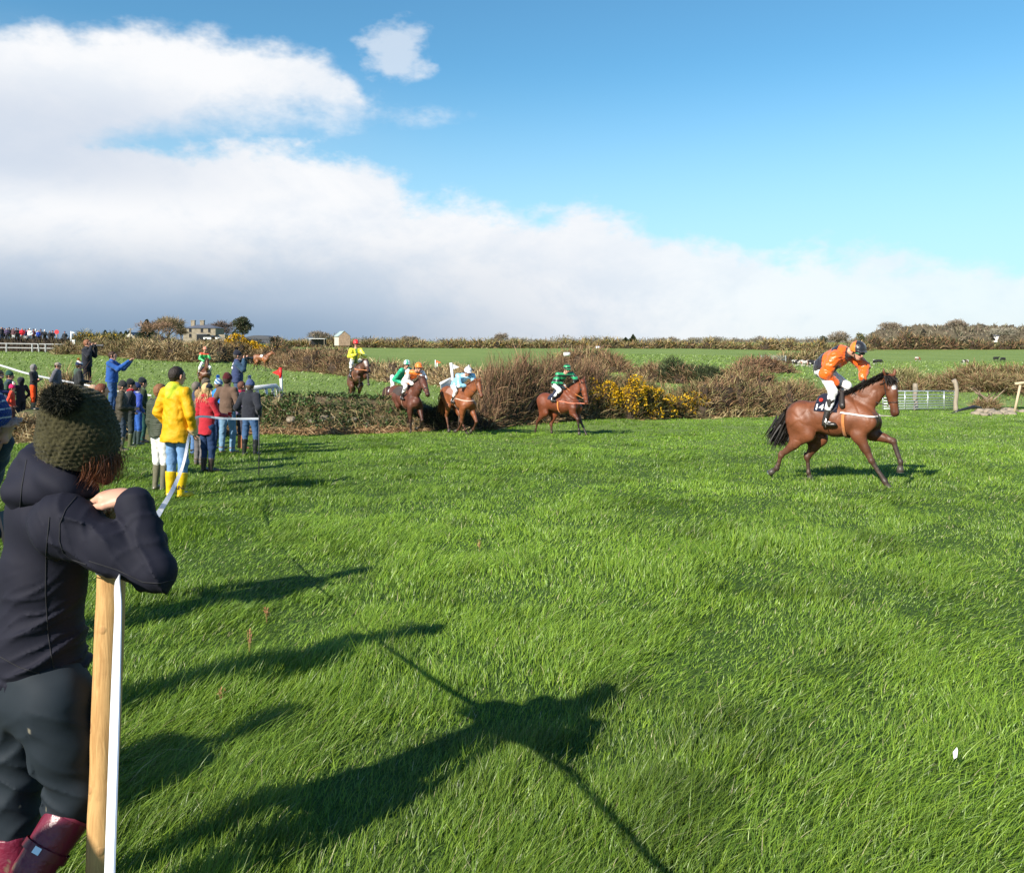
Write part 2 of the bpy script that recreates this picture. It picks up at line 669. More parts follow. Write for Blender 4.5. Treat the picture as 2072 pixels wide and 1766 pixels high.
def bvh_of(obs):
    Vs, Fs, b = [], [], 0
    for o in obs:
        me = o.data
        v = np.empty(len(me.vertices) * 3, np.float32); me.vertices.foreach_get('co', v)
        v = v.reshape(-1, 3)
        f = np.empty(len(me.polygons) * 4, np.int32); me.loops.foreach_get('vertex_index', f)
        Vs.append(v); Fs.append(f.reshape(-1, 4) + b); b += len(v)
    return BVHTree.FromPolygons(np.concatenate(Vs).tolist(), np.concatenate(Fs).tolist())


def bvh_tri(o):
    me = o.data
    return BVHTree.FromPolygons([v.co[:] for v in me.vertices], [tuple(p.vertices) for p in me.polygons])


def wrap(name, bvh, rays, off, material, parent=None, thick=0.004, col=(1, 1, 1), smooth=True):
    """cloth or strap laid on a surface: rays[i][j] = (origin, direction) grid"""
    nu, nv = len(rays), len(rays[0])
    P = np.zeros((nu, nv, 3)); Nn = np.zeros((nu, nv, 3)); ok = np.zeros((nu, nv), bool)
    for i in range(nu):
        for j in range(nv):
            o, d = rays[i][j]
            loc, nr, _, _ = bvh.ray_cast(Vector(o), Vector(d))
            if loc is not None:
                n = -np.array(d) / np.linalg.norm(d)
                P[i, j] = np.array(loc) + n * off
                Nn[i, j] = n
                ok[i, j] = True
    V, Fc = [], []
    idx = {}
    for i in range(nu):
        for j in range(nv):
            if ok[i, j]:
                idx[i, j] = len(V)
                V.append(P[i, j]); V.append(P[i, j] + Nn[i, j] * thick)
    def good(i, j):
        return 0 <= i < nu - 1 and 0 <= j < nv - 1 and all((i + a, j + b) in idx for a in (0, 1) for b in (0, 1))
    for i in range(nu - 1):
        for j in range(nv - 1):
            if good(i, j):
                a, b, c, d = idx[i, j], idx[i, j + 1], idx[i + 1, j + 1], idx[i + 1, j]
                Fc.append((a + 1, b + 1, c + 1, d + 1)); Fc.append((d, c, b, a))
                if not good(i - 1, j): Fc.append((a, b, b + 1, a + 1))
                if not good(i + 1, j): Fc.append((c, d, d + 1, c + 1))
                if not good(i, j - 1): Fc.append((d, a, a + 1, d + 1))
                if not good(i, j + 1): Fc.append((b, c, c + 1, b + 1))
    if not Fc:
        return None
    return mesh(name, V, Fc, material, parent, smooth, col)


def text_obj(name, s, size, origin, xdir, updir, material, parent=None, depth=0.002, bvh=None):
    """lettering as a real flat mesh; optionally laid on a surface"""
    cu = bpy.data.curves.new(name, 'FONT')
    cu.body = s
    cu.size = size
    cu.extrude = 0.0 if bvh else depth
    cu.align_x = 'CENTER'; cu.align_y = 'CENTER'
    cu.resolution_u = 3
    cu.offset = size * 0.02
    tmp = bpy.data.objects.new(name + '_src', cu)
    C.objects.link(tmp)
    dg = bpy.context.evaluated_depsgraph_get()
    me = bpy.data.meshes.new_from_object(tmp.evaluated_get(dg))
    bpy.data.objects.remove(tmp)
    bpy.data.curves.remove(cu)
    x = unit(np.array(xdir, float)); u = np.array(updir, float); u = unit(u - x * (u @ x)); n = np.cross(x, u)
    o = np.array(origin, float)
    for v in me.vertices:
        p = o + x * v.co.x + u * v.co.y + n * v.co.z
        if bvh:
            loc, _, _, _ = bvh.ray_cast(Vector(p + n * 0.3), Vector(-n))
            if loc is not None:
                p = np.array(loc) + n * 0.006
        v.co = Vector(p)
    me.materials.clear()
    return link(name, me, material, parent, False)

# ---------------------------------------------------------------- ground
def ground_mat():
    m = bpy.data.materials.new('pasture')
    m.use_nodes = True
    t = m.node_tree
    E.tree = t
    p = t.nodes['Principled BSDF']
    p.inputs['Roughness'].default_value = 0.9
    p.inputs['Specular IOR Level'].default_value = 0.15
    tc = t.nodes.new('ShaderNodeTexCoord')
    O = tc.outputs['Object']
    c = emix(ss(enoise(O, 0.06, 5, 0.6), 0.35, 0.65), (0.16, 0.225, 0.058), (0.20, 0.265, 0.075))
    c = emix(ss(enoise(O, 1.1, 5, 0.65, 3.0), 0.42, 0.72) * 0.55, c, (0.10, 0.175, 0.03))
    c = emix(ss(enoise(O, 5.0, 4, 0.7, 5.0), 0.5, 0.8) * 0.5, c, (0.23, 0.32, 0.08))
    sp = t.nodes.new('ShaderNodeSeparateXYZ'); t.links.new(O, sp.inputs[0])
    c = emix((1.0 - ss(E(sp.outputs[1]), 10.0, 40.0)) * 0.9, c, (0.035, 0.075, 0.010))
    t.links.new(c, p.inputs['Base Color'])
    b = t.nodes.new('ShaderNodeBump')
    b.inputs['Strength'].default_value = 0.9
    b.inputs['Distance'].default_value = 0.10
    t.links.new((enoise(O, 3.0, 6, 0.7) + enoise(O, 14.0, 3, 0.6, 2.0) * 0.4).s, b.inputs['Height'])
    t.links.new(b.outputs[0], p.inputs['Normal'])
    return m


def build_ground():
    def axis(lo, hi, n, s):
        k = np.linspace(-1, 1, n)
        v = np.sinh(k * s) / math.sinh(s)
        return np.where(v < 0, -v * lo, v * hi)
    xs = axis(-3500, 3500, 340, 8.2)
    ys = axis(-400, 4600, 380, 7.8)
    X, Y = np.meshgrid(xs, ys, indexing='ij')
    Z = gz(X, Y)
    V = np.stack([X, Y, Z], -1).reshape(-1, 3)
    nx, ny = X.shape
    i, j = np.meshgrid(np.arange(nx - 1), np.arange(ny - 1), indexing='ij')
    a = (i * ny + j).ravel()
    Q = np.stack([a, a + ny, a + ny + 1, a + 1], 1)
    me = fast_mesh('ground', V, Q)
    o = link('ground', me, ground_mat())
    tag(o, kind='structure')


build_ground()

M_GRASS = mat('grass_blades', None, rough=0.42, spec=0.45, transl=0.32)


def wind(X, Y):
    """lean of the grass: angle and strength"""
    a = 0.55 + 1.0 * vnoise(X * 0.55, Y * 0.5, seed=21) + 0.8 * vnoise(X * 1.7, Y * 1.5, seed=22)
    s = 0.75 + 0.55 * vnoise(X * 1.2, Y * 1.1, seed=23)
    return a, s


def build_grass():
    n0, p = 11000.0, 1.60
    ys = np.geomspace(1.45, 56, 4000)
    dens = n0 * np.minimum(1, (2.8 / ys) ** p) * 1.40 * ys
    cdf = np.concatenate([[0], np.cumsum((dens[1:] + dens[:-1]) / 2 * np.diff(ys))])
    N = int(cdf[-1])
    Y = np.interp(RNG.random(N) * cdf[-1], cdf, ys)
    t = RNG.uniform(-0.70, 0.70, N)
    X = t * Y
    # tussocks: pull some blades together
    tu = fbm(X * 2.1, Y * 1.9, seed=31, octs=2)
    keep = (RNG.random(N) < np.maximum(0.72, 0.85 + 0.4 * tu)) & ~((Y > 26) & (X < -2.5) & (Y > 28.2 + 0 * X))
    # nothing grows inside the thickets
    X, Y, tu = X[keep], Y[keep], tu[keep]
    N = len(X)
    Z = gz(X, Y)
    far = np.clip((Y - 3) / 25, 0, 1)
    big = fbm(X * 0.8, Y * 0.75, seed=37, octs=2)
    L = (0.070 + 0.045 * RNG.random(N) + 0.070 * np.clip(tu, -.45, 1) + 0.040 * np.clip(big, -.35, 1)) * (1 - 0.15 * far)
    L = np.clip(L * np.where(Y > 5, .76, .90), 0.040, 0.26)
    tall = RNG.random(N) < 0.03
    L[tall] *= 1.5
    W = (0.0026 + 0.0020 * RNG.random(N)) * np.maximum(1, Y / 2.6) ** 0.80
    a, s = wind(X, Y)
    a = a + RNG.normal(size=N) * 0.62
    hz = np.stack([np.cos(a), np.sin(a), np.zeros(N)], 1)
    D = unit(np.stack([np.zeros(N), np.zeros(N), np.ones(N)], 1) + hz * (0.25 * s)[:, None] + RNG.normal(size=(N, 3)) * 0.24)
    bend = hz * (0.48 * s + 0.10)[:, None] + np.array([0, 0, -1.0]) * (0.24 * s + 0.04)[:, None] + RNG.normal(size=(N, 3)) * 0.10
    side = np.stack([-np.sin(a + RNG.normal(size=N) * 0.9), np.cos(a + RNG.normal(size=N) * 0.9), RNG.normal(size=N) * 0.2], 1)
    pal = np.array([[0.165, 0.275, 0.026], [0.235, 0.345, 0.042], [0.105, 0.20, 0.018], [0.19, 0.305, 0.055]])
    col = pal[RNG.integers(0, 4, N)] * RNG.uniform(0.58, 1.30, (N, 1)) * np.array([0.98, 1.0, 0.84])
    patch = np.clip(fbm(X * 0.33, Y * 0.3, seed=41, octs=3), -1, 1)[:, None]
    col = col * (1 + 0.16 * patch) + np.clip(patch, 0, 1) * np.array([0.015, 0.02, 0.0])
    dk = np.clip(vnoise(X * 1.6, Y * 1.35, seed=47) + .5 * vnoise(X * 5, Y * 4.2, seed=48) - .45, 0, .5)[:, None]
    col = col * (1 - 0.75 * dk)
    L = L * (1 + .5 * dk[:, 0])
    col = col * (1 - far[:, None] * np.array([.16, .10, .30]))
    dry = RNG.random(N) < 0.016
    col[dry] = np.array([0.45, 0.42, 0.22]) * RNG.uniform(0.7, 1.2, (dry.sum(), 1))
    P = np.stack([X, Y, Z - 0.012], 1)
    near = Y < 9
    sets = [ribbon_arrays(P[m], D[m], L[m], W[m], bend[m], col[m], segs=sg, tip=0.08, side=side[m]) for m, sg in ((near, 4), (~near, 2))]
    o = ribbons('grass', sets, M_GRASS)
    tag(o, 'long windswept green grass covering the near slope', kind='stuff')


build_grass()


def build_field_tufts():
    """short tufts on the fields beyond the bank"""
    sets = []
    for (y0, y1, n, L, W, t0, t1) in ((29, 60, 26000, .10, .05, -.66, .3), (60, 110, 22000, .16, .10, -.66, .66), (110, 260, 16000, .3, .28, 0.05, .68)):
        Y = np.sqrt(RNG.uniform(y0 ** 2, y1 ** 2, n)); t = RNG.uniform(t0, t1, n); X = t * Y
        if y0 < 60:
            keep = ~((X > 0.5) & (Y < 56))
            X, Y = X[keep], Y[keep]
        n = len(X)
        a, s = wind(X * .3, Y * .3)
        D = unit(np.stack([np.cos(a) * .5, np.sin(a) * .5, np.ones(n)], 1) + RNG.normal(size=(n, 3)) * .3)
        col = np.array([0.15, 0.235, 0.042]) * RNG.uniform(0.6, 1.5, (n, 1)) + RNG.uniform(0, .03, (n, 1)) * np.array([1, .8, .3])
        sets.append(ribbon_arrays(np.stack([X, Y, gz(X, Y) - .01], 1), D, L * RNG.uniform(.6, 1.3, n), W * RNG.uniform(.6, 1.3, n),
                                  np.tile([.2, 0, -.1], (n, 1)), col, segs=1, tip=.3))
    tag(ribbons('grass', sets, M_GRASS), 'short grazed tufts on the fields beyond the bank', kind='stuff')


build_field_tufts()

# ---------------------------------------------------------------- thickets, hedges, trees
M_TWIG = mat('twigs', None, rough=0.8, spec=0.2)
M_LEAF = mat('leaves', None, rough=0.5, spec=0.35, transl=0.2)
M_BARK = mat('bark', None, rough=0.9, vary=0.6, vscale=9, bump=0.8, bscale=18, stretch=(1, 1, .25))

BROWN = [(.22, .135, .065), (.15, .09, .045), (.29, .20, .10), (.11, .07, .035), (.34, .26, .14), (.10, .10, .04)]
REDBR = [(.22, .12, .07), (.16, .09, .055), (.27, .17, .10), (.12, .075, .045)]
STRAW = [(.48, .37, .19), (.38, .27, .13), (.31, .20, .10), (.55, .45, .26)]
OLIVE = [(.21, .19, .07), (.28, .25, .11), (.14, .15, .055), (.33, .28, .15)]
DKGRN = [(.035, .05, .02), (.05, .07, .03), (.07, .085, .035), (.03, .035, .02)]
GORSE = [(.07, .085, .03), (.11, .10, .045), (.16, .12, .06), (.05, .06, .025)]
FLOWER = [(.56, .33, .008), (.66, .42, .012), (.44, .25, .008)]
IVY = [(.06, .13, .03), (.10, .18, .05), (.04, .08, .02), (.15, .22, .08)]




def clump(cs, n, pal, L, W, up=0.5, out=0.7, droop=0.25, inner=0.45, segs=2, tip=0.4):
    """ribbons growing out of a set of ellipsoids cs = [(x,y,z,rx,ry,rz)...]"""
    cs = np.array(cs, float)
    a = cs[:, 3] * cs[:, 5] + cs[:, 3] * cs[:, 4] + 1e-6
    i = RNG.choice(len(cs), n, p=a / a.sum())
    c, r = cs[i, :3], cs[i, 3:]
    u = RNG.normal(size=(n, 3)); u[:, 2] = np.abs(u[:, 2]) * 1.1 - 0.35 * RNG.random(n)
    u = unit(u)
    rr = inner + (1 - inner) * RNG.random(n) ** 0.6
    P = c + u * r * rr[:, None]
    P[:, 2] = np.maximum(P[:, 2], gz(P[:, 0], P[:, 1]) + 0.0)
    D = unit(u * out + rdir(n) * 0.7 + np.array([0, 0, up]))
    LL = L * RNG.uniform(.4, 1.25, n)
    bend = rdir(n) * 0.25 + np.array([0, 0, -droop])
    return ribbon_arrays(P, D, LL, W * RNG.uniform(.5, 1.3, n), bend, cols(pal, n), segs, tip)


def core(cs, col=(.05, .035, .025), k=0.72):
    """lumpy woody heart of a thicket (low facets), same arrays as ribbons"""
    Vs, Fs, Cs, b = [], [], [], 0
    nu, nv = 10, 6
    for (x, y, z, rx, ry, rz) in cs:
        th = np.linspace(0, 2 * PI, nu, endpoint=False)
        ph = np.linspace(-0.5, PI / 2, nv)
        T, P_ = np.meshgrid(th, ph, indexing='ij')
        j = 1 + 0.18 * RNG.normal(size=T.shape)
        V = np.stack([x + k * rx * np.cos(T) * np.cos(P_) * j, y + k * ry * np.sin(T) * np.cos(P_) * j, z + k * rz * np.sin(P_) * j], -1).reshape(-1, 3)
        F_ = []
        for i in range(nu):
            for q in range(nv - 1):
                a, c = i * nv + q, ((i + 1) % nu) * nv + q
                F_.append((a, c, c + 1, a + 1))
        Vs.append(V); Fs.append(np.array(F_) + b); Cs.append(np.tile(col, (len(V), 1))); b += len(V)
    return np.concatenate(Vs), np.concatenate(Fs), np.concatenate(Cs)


def along(pts, step, depth=1.2, jit=0.25, hj=0.18, topk=.80):
    """ellipsoids along a line; pts = [(px, d, h)...] frame column, distance, height"""
    P = np.array([(*ga(px, d)[:2], h) for px, d, h in pts])
    seg = np.linalg.norm(np.diff(P[:, :2], axis=0), axis=1)
    s = np.concatenate([[0], np.cumsum(seg)])
    q = np.arange(0, s[-1] + step * .5, step)
    X = np.interp(q, s, P[:, 0]); Y = np.interp(q, s, P[:, 1]); H = np.interp(q, s, P[:, 2])
    out = []
    for x, y, h in zip(X, Y, H):
        x += RNG.normal() * jit * step; y += RNG.normal() * jit * step
        h *= 1 + RNG.normal() * hj
        out.append((x, y, float(gz(x, y)), step * 1.15, depth * RNG.uniform(.8, 1.2), max(h, .2) * topk))
    return out


def hedge(name, label, cs, n, pal, L, W, cat='hedge', group=None, extra=(), corecol=(.05, .035, .025), k=.72, **kw):
    sets = [core(cs, corecol, k), clump(cs, n, pal, L, W, **kw)] + list(extra)
    return tag(ribbons(name, sets, M_TWIG), label, cat, group)


def flowers(sets, o):
    return tag(ribbons('blossom', sets, M_LEAF, o), kind='stuff')


def build_hedges():
    # tall brown thicket right of the bank (behind the blue and the green riders)
    cs = along([(965, 30.5, .9), (992, 32, 2.3), (1030, 33, 3.0), (1080, 34, 2.95), (1130, 35.5, 2.75), (1180, 37.5, 2.6), (1215, 39, 2.3)], 0.62, 1.1, hj=.08, topk=.88)
    up = clump(cs, 7000, REDBR, .8, .018, up=2.2, out=.35, droop=.05, inner=.6)
    st = clump([(c[0], c[1] - .6, c[2], c[3], .9, .45) for c in cs], 1500, STRAW + BROWN, .45, .025, up=.3)
    hedge('thicket', 'tall reddish brown bramble thicket behind the blue rider and the green and black rider', cs, 22000, BROWN + REDBR + OLIVE[:1], .5, .022, extra=(up, st))
    # gorse in flower: big bush and the small one beside it
    for nm, lb, pts, n, nf in (
            ('gorse_bush', 'large gorse bush covered in yellow flowers right of the green and black rider', [(1195, 37.5, 1.5), (1235, 38, 2.0), (1275, 38.5, 2.45), (1315, 39, 2.2), (1340, 40, 1.6)], 9500, 5200),
            ('gorse_bush', 'smaller gorse bush with fewer yellow flowers beside the large one', [(1368, 41, 1.6), (1395, 41.5, 1.9), (1420, 42, 1.4)], 5000, 1500)):
        cs = along(pts, 0.6, 1.0, hj=.14)
        o = hedge(nm, lb, cs, n, GORSE + BROWN[:2] + OLIVE[:1], .40, .03, cat='bush', up=.8)
        big = [(c[0] + RNG.normal() * .3, c[1] - .45, c[2] + RNG.uniform(.1, .75) * c[5], .45, .45, c[5] * .33) for c in cs for _ in range(4)]
        fl = clump(big, nf, FLOWER, .075, .065, up=.2, out=.8, inner=.75, segs=1, tip=.9)
        flowers([fl], o)
    cs = along([(1440, 41.5, 1.9), (1490, 42.5, 2.35), (1560, 44, 2.3), (1610, 45.5, 2.2), (1655, 47, 1.7), (1700, 48.5, 1.3), (1745, 50, .9)], 0.8, 1.3, hj=.13)
    st = clump([(c[0], c[1] - .7, c[2], c[3], .9, .5) for c in cs], 3000, STRAW + OLIVE, .5, .035, up=.3)
    hedge('thicket', 'broad brown bramble thicket between the small gorse bush and the leading horse', cs, 24000, BROWN + REDBR + OLIVE[:2], .5, .028, extra=(st,))
    # thicket behind the gorse
    cs = along([(1190, 41, 2.7), (1250, 43, 2.3), (1330, 45, 1.9), (1420, 47, 1.9), (1450, 48, 2.0)], 1.0, 1.2)
    hedge('thicket', 'brown scrub rising behind the flowering gorse', cs, 11000, BROWN + OLIVE[:1], .6, .035)

    # second line of brambles across the field beyond the bank
    segs = [([(150, 92, 1.5), (190, 92, 1.7), (235, 91, 2.2), (285, 89, 2.3)], 'bramble bank sloping down behind the man in the blue jacket', BROWN + OLIVE),
            ([(285, 89, 2.2), (340, 88, 2.2), (385, 88, 2.3), (430, 89, 2.1)], 'tall pale bramble bank behind the rider in green and red', BROWN + STRAW),
            ([(430, 92, 2.4), (470, 97, 2.3), (530, 98, 2.3), (575, 93, 2.0)], 'bramble bank behind the riderless horse', BROWN),
            ([(575, 88, 1.9), (620, 84, 2.5), (670, 80, 2.6), (705, 78, 2.2), (725, 77, 1.7)], 'rounded brown bramble mound between the white rail and the jumping horse', BROWN + REDBR),
            ([(725, 76, 1.8), (770, 74, 2.0), (830, 71, 2.0), (890, 68, 1.9), (950, 62, 1.9), (985, 57, 1.8)], 'long low bramble hedge behind the two riders in green and orange', BROWN + STRAW)]
    for pts, lb, pal in segs:
        cs = along(pts, 1.5, 1.8, hj=.12)
        st = clump([(c[0], c[1] - .8, c[2], c[3], 1.2, .8) for c in cs], 2600, STRAW + BROWN, .6, .04)
        hedge('bramble_hedge', lb, cs, 12000, pal, .62, .045, extra=(st,), group='bramble hedges across the field')
    # gorse on the second line
    cs = along([(460, 100, 3.0), (490, 101, 3.3), (515, 101, 3.1), (530, 101, 2.4)], 1.3, 1.5)
    o = hedge('gorse_bush', 'wide gorse bush in yellow flower above the riderless horse', cs, 3500, GORSE, .8, .07, cat='bush')
    flowers([clump([(c[0], c[1] - .5, c[2] + c[5] * .55, c[3], 1.0, c[5] * .5) for c in cs], 3200, FLOWER, .16, .14, up=.6, inner=.8, segs=1, tip=.9)], o)
    cs = along([(540, 101, 2.4), (557, 101, 2.6)], 1.2, 1.3)
    o = hedge('gorse_bush', 'narrow gorse bush in yellow flower right of the wide one', cs, 1800, GORSE, .8, .07, cat='bush')
    flowers([clump([(c[0], c[1] - .5, c[2] + c[5] * .55, c[3], 1.0, c[5] * .5) for c in cs], 1300, FLOWER, .16, .14, up=.6, inner=.8, segs=1, tip=.9)], o)
    cs = along([(560, 97, 2.6), (585, 97, 3.0), (600, 95, 2.0)], 1.5, 1.6)
    hedge('thicket', 'dark brown bush right of the narrow gorse bush', cs, 3000, REDBR + DKGRN, 1.0, .06)
    cs = along([(180, 104, 1.6), (205, 104, 1.9), (232, 103, 1.5)], 1.4, 1.6)
    o = hedge('gorse_bush', 'dull green gorse patch with few flowers by the far left hedge', cs, 3500, GORSE + OLIVE, .8, .07, cat='bush')
    flowers([clump([(c[0], c[1] - .5, c[2] + c[5] * .5, c[3], 1.0, c[5] * .5) for c in cs], 300, FLOWER, .16, .14, up=.6, inner=.8, segs=1, tip=.9)], o)

    # far hedges
    def farh(nm, lb, pts, n, pal, L, W, step=3, depth=2.5, **kw):
        return hedge(nm, lb, along(pts, step, depth, hj=.28), n, pal, L, W, group='far field hedges', **kw)
    farh('hedgerow', 'far brown hedge below the stone house and the round tree', [(250, 190, 1.5), (330, 190, 1.4), (400, 190, 1.1), (480, 185, 1.2), (600, 180, 1.4), (700, 200, 1.4)], 5000, BROWN + OLIVE, 1.0, .13)
    farh('hedgerow', 'far gorse and bramble hedge on the skyline from the barn to the middle', [(560, 352, 3.6), (650, 355, 3), (740, 355, 4.0), (860, 358, 3.2), (960, 360, 3.8), (1060, 362, 3.4), (1140, 365, 3.2)], 12000, BROWN + OLIVE + [(.34, .22, .05)], 2.2, .26, 4, 3)
    farh('hedgerow', 'far gorse and bramble hedge on the skyline from the middle to the leading rider', [(1140, 365, 3.2), (1260, 368, 3.6), (1400, 370, 3.4), (1550, 372, 3.8), (1640, 374, 4.4), (1740, 380, 4.6)], 12000, BROWN + OLIVE + [(.34, .22, .05)], 2.2, .26, 4, 3)
    farh('hedgerow', 'dark scrub at the foot of the wooded hill', [(1740, 402, 5.0), (1820, 404, 6.5), (1880, 404, 5.5), (1960, 406, 4.5), (2110, 408, 4.0)], 9000, DKGRN + BROWN + REDBR, 2.4, .30, 4, 3)
    cs = along([(1150, 130, 3.0), (1180, 128, 3.2), (1215, 125, 3.6), (1250, 120, 2.6)], 2.0, 2.2)
    hedge('thicket', 'brown scrub patch beyond the main thicket in the middle distance', cs, 5000, REDBR + BROWN, 1.4, .09)
    cs = along([(1378, 100, 3.0), (1400, 98, 3.0), (1430, 97, 3.0), (1456, 96, 2.8)], 1.6, 1.8)
    hedge('thicket', 'dark evergreen scrub beyond the gorse bushes', cs, 6500, DKGRN, .7, .07, corecol=(.02, .025, .012))
    cs = along([(1290, 105, 2.4), (1340, 102, 2.3), (1380, 99, 2.0), (1460, 97, 2.4), (1500, 96, 2.9), (1540, 95, 2.2)], 2.0, 2.0)
    hedge('thicket', 'brown scrub on both sides of the dark evergreens', cs, 6000, BROWN + REDBR, 1.2, .075)
    cs = along([(1500, 150, 2.8), (1540, 152, 3.2), (1572, 155, 2.4)], 2.4, 2.4)
    hedge('thicket', 'low brown scrub in the far field left of the cattle', cs, 2600, REDBR, 1.4, .12)
    cs = along([(1590, 215, 3.6), (1620, 220, 4.2), (1660, 225, 4.8), (1690, 230, 3.8)], 3.2, 3.0)
    hedge('thicket', 'brown scrub just behind the cattle herd', cs, 3600, BROWN + OLIVE, 2.0, .17)
    cs = along([(1790, 88, 1.8), (1805, 88, 2.3), (1830, 88, 2.6), (1845, 88, 2.2)], 1.4, 1.5)
    hedge('thicket', 'olive bush beside the head of the leading horse', cs, 4500, OLIVE, 1.1, .06)
    cs = along([(1860, 86, 1.4), (1900, 85, 2.3), (1935, 84, 2.5), (1975, 84, 2.4), (2010, 83, 2.7), (2060, 82, 3.1), (2130, 80, 3.2)], 1.7, 1.8)
    hedge('hedgerow', 'long brown hedge behind the metal gate', cs, 13000, BROWN + OLIVE + REDBR, 1.2, .065)
    # wood on the hill
    cs = []
    for _ in range(170):
        t = RNG.uniform(.405, .69); Y = RNG.uniform(430, 640)
        X = t * Y
        f = np.clip((t - .41) / .03, .25, 1)
        r = RNG.uniform(4.5, 7.5) * (0.6 + .4 * f)
        h = RNG.uniform(5.5, 8.5) * f
        cs.append((X, Y, float(gz(X, Y)) + h * .35, r, r, h * .75))
    sets = [core(cs, (.09, .075, .05), .85), clump(cs, 24000, [(.22, .18, .12), (.17, .15, .10), (.13, .13, .08), (.26, .22, .16), (.15, .11, .08)], 2.4, .42, up=.5)]
    tag(ribbons('wood', sets, M_TWIG), 'bare grey brown wood covering the far hill', kind='stuff')
    # low distant tree lines on the skyline
    cs = []
    for k in range(150):
        px = RNG.uniform(-100, 2172); d = RNG.uniform(700, 1100)
        X, Y, Z = ga(px, d)
        h = RNG.uniform(3.0, 5.5) * (1.5 if 1140 < px < 1250 else 1.0)
        cs.append((X, Y, Z, RNG.uniform(8, 20), 6, h))
    sets = [core(cs, (.12, .11, .09), .6), clump(cs, 16000, [(.19, .17, .14), (.24, .20, .16), (.14, .15, .11)], 2.8, .6, up=.7)]
    tag(ribbons('treeline', sets, M_TWIG), 'low distant trees along the skyline', kind='stuff')


build_hedges()


def tree(label, px, d, h, rw, kind='bare', n=1500, trunk=.3, pal=None, group=None, z=None, name=None, W=None):
    """trunk with limbs and an airy crown; rw = crown half width"""
    base = ga(px, d)
    if z is not None: base[2] = z
    t = thing(name or {'bare': 'bare_tree', 'leafy': 'round_tree', 'conifer': 'conifer'}[kind], label, 'tree', base, group)
    mb = MB()
    top = base + np.array([0, 0, h])
    c0 = base + np.array([0, 0, h * (.60 if kind != 'conifer' else .5)])
    r0 = h * .025 + .08
    mb.tube([base - [0, 0, .3], base + [0.02 * h, 0, h * .2], base + [0, 0, h * trunk], c0], [r0 * 1.6, r0, r0 * .9, r0 * .5], 7, (.13, .10, .07))
    for k in range(7 if kind != 'conifer' else 0):
        a = k * 2.4 + RNG.random()
        e = c0 + np.array([math.cos(a) * rw * .75, math.sin(a) * rw * .75, h * RNG.uniform(-.05, .3)])
        s = base + np.array([0, 0, h * RNG.uniform(trunk * .7, .5)])
        mb.tube([s, (s + e) / 2 + [0, 0, h * .05], e], [r0 * .6, r0 * .35, r0 * .12], 5, (.13, .10, .07), cap=False)
    mb.build('trunk', M_BARK, t)
    px_w = W or d / 840.0 * .75
    if kind == 'bare':
        cs = [(*c0, rw, rw, h * .42)] + [(*(c0 + [RNG.normal() * rw * .45, RNG.normal() * rw * .4, RNG.uniform(-.12, .25) * h]), rw * .5, rw * .5, h * .2) for _ in range(6)]
        ribbons('crown', [clump(cs, n, pal or [(.20, .16, .11), (.15, .12, .09), (.25, .20, .15)], h * .2, px_w * .6, up=.6, inner=.2, segs=2, tip=.3)], M_TWIG, t)
    elif kind == 'leafy':
        cs = [(*(c0 + [RNG.uniform(-1, 1) * rw * .62, RNG.uniform(-1, 1) * rw * .6, RNG.uniform(-.30, .33) * h]), rw * .42, rw * .42, h * .12) for _ in range(26)]
        sets = [clump(cs, n, pal or (DKGRN + [(.10, .085, .045), (.14, .11, .07)]), px_w * 1.6, px_w * 1.2, up=.3, inner=.5, segs=1, tip=.6)]
        ribbons('crown', sets, M_LEAF, t)
    else:
        m = n
        q = RNG.random(m) ** .8
        a = RNG.uniform(0, 2 * PI, m)
        rr = rw * (1 - q) * RNG.uniform(.5, 1.1, m)
        P = base + np.stack([np.cos(a) * rr * .35, np.sin(a) * rr * .35, h * (.15 + .85 * q)], 1)
        D = unit(np.stack([np.cos(a), np.sin(a), RNG.uniform(-.2, .5, m)], 1))
        ribbons('crown', [ribbon_arrays(P, D, rr + .3, px_w * 1.2, np.tile([0, 0, -.25], (m, 1)), cols(pal or DKGRN, m), 2, .3)], M_LEAF, t)
    return t


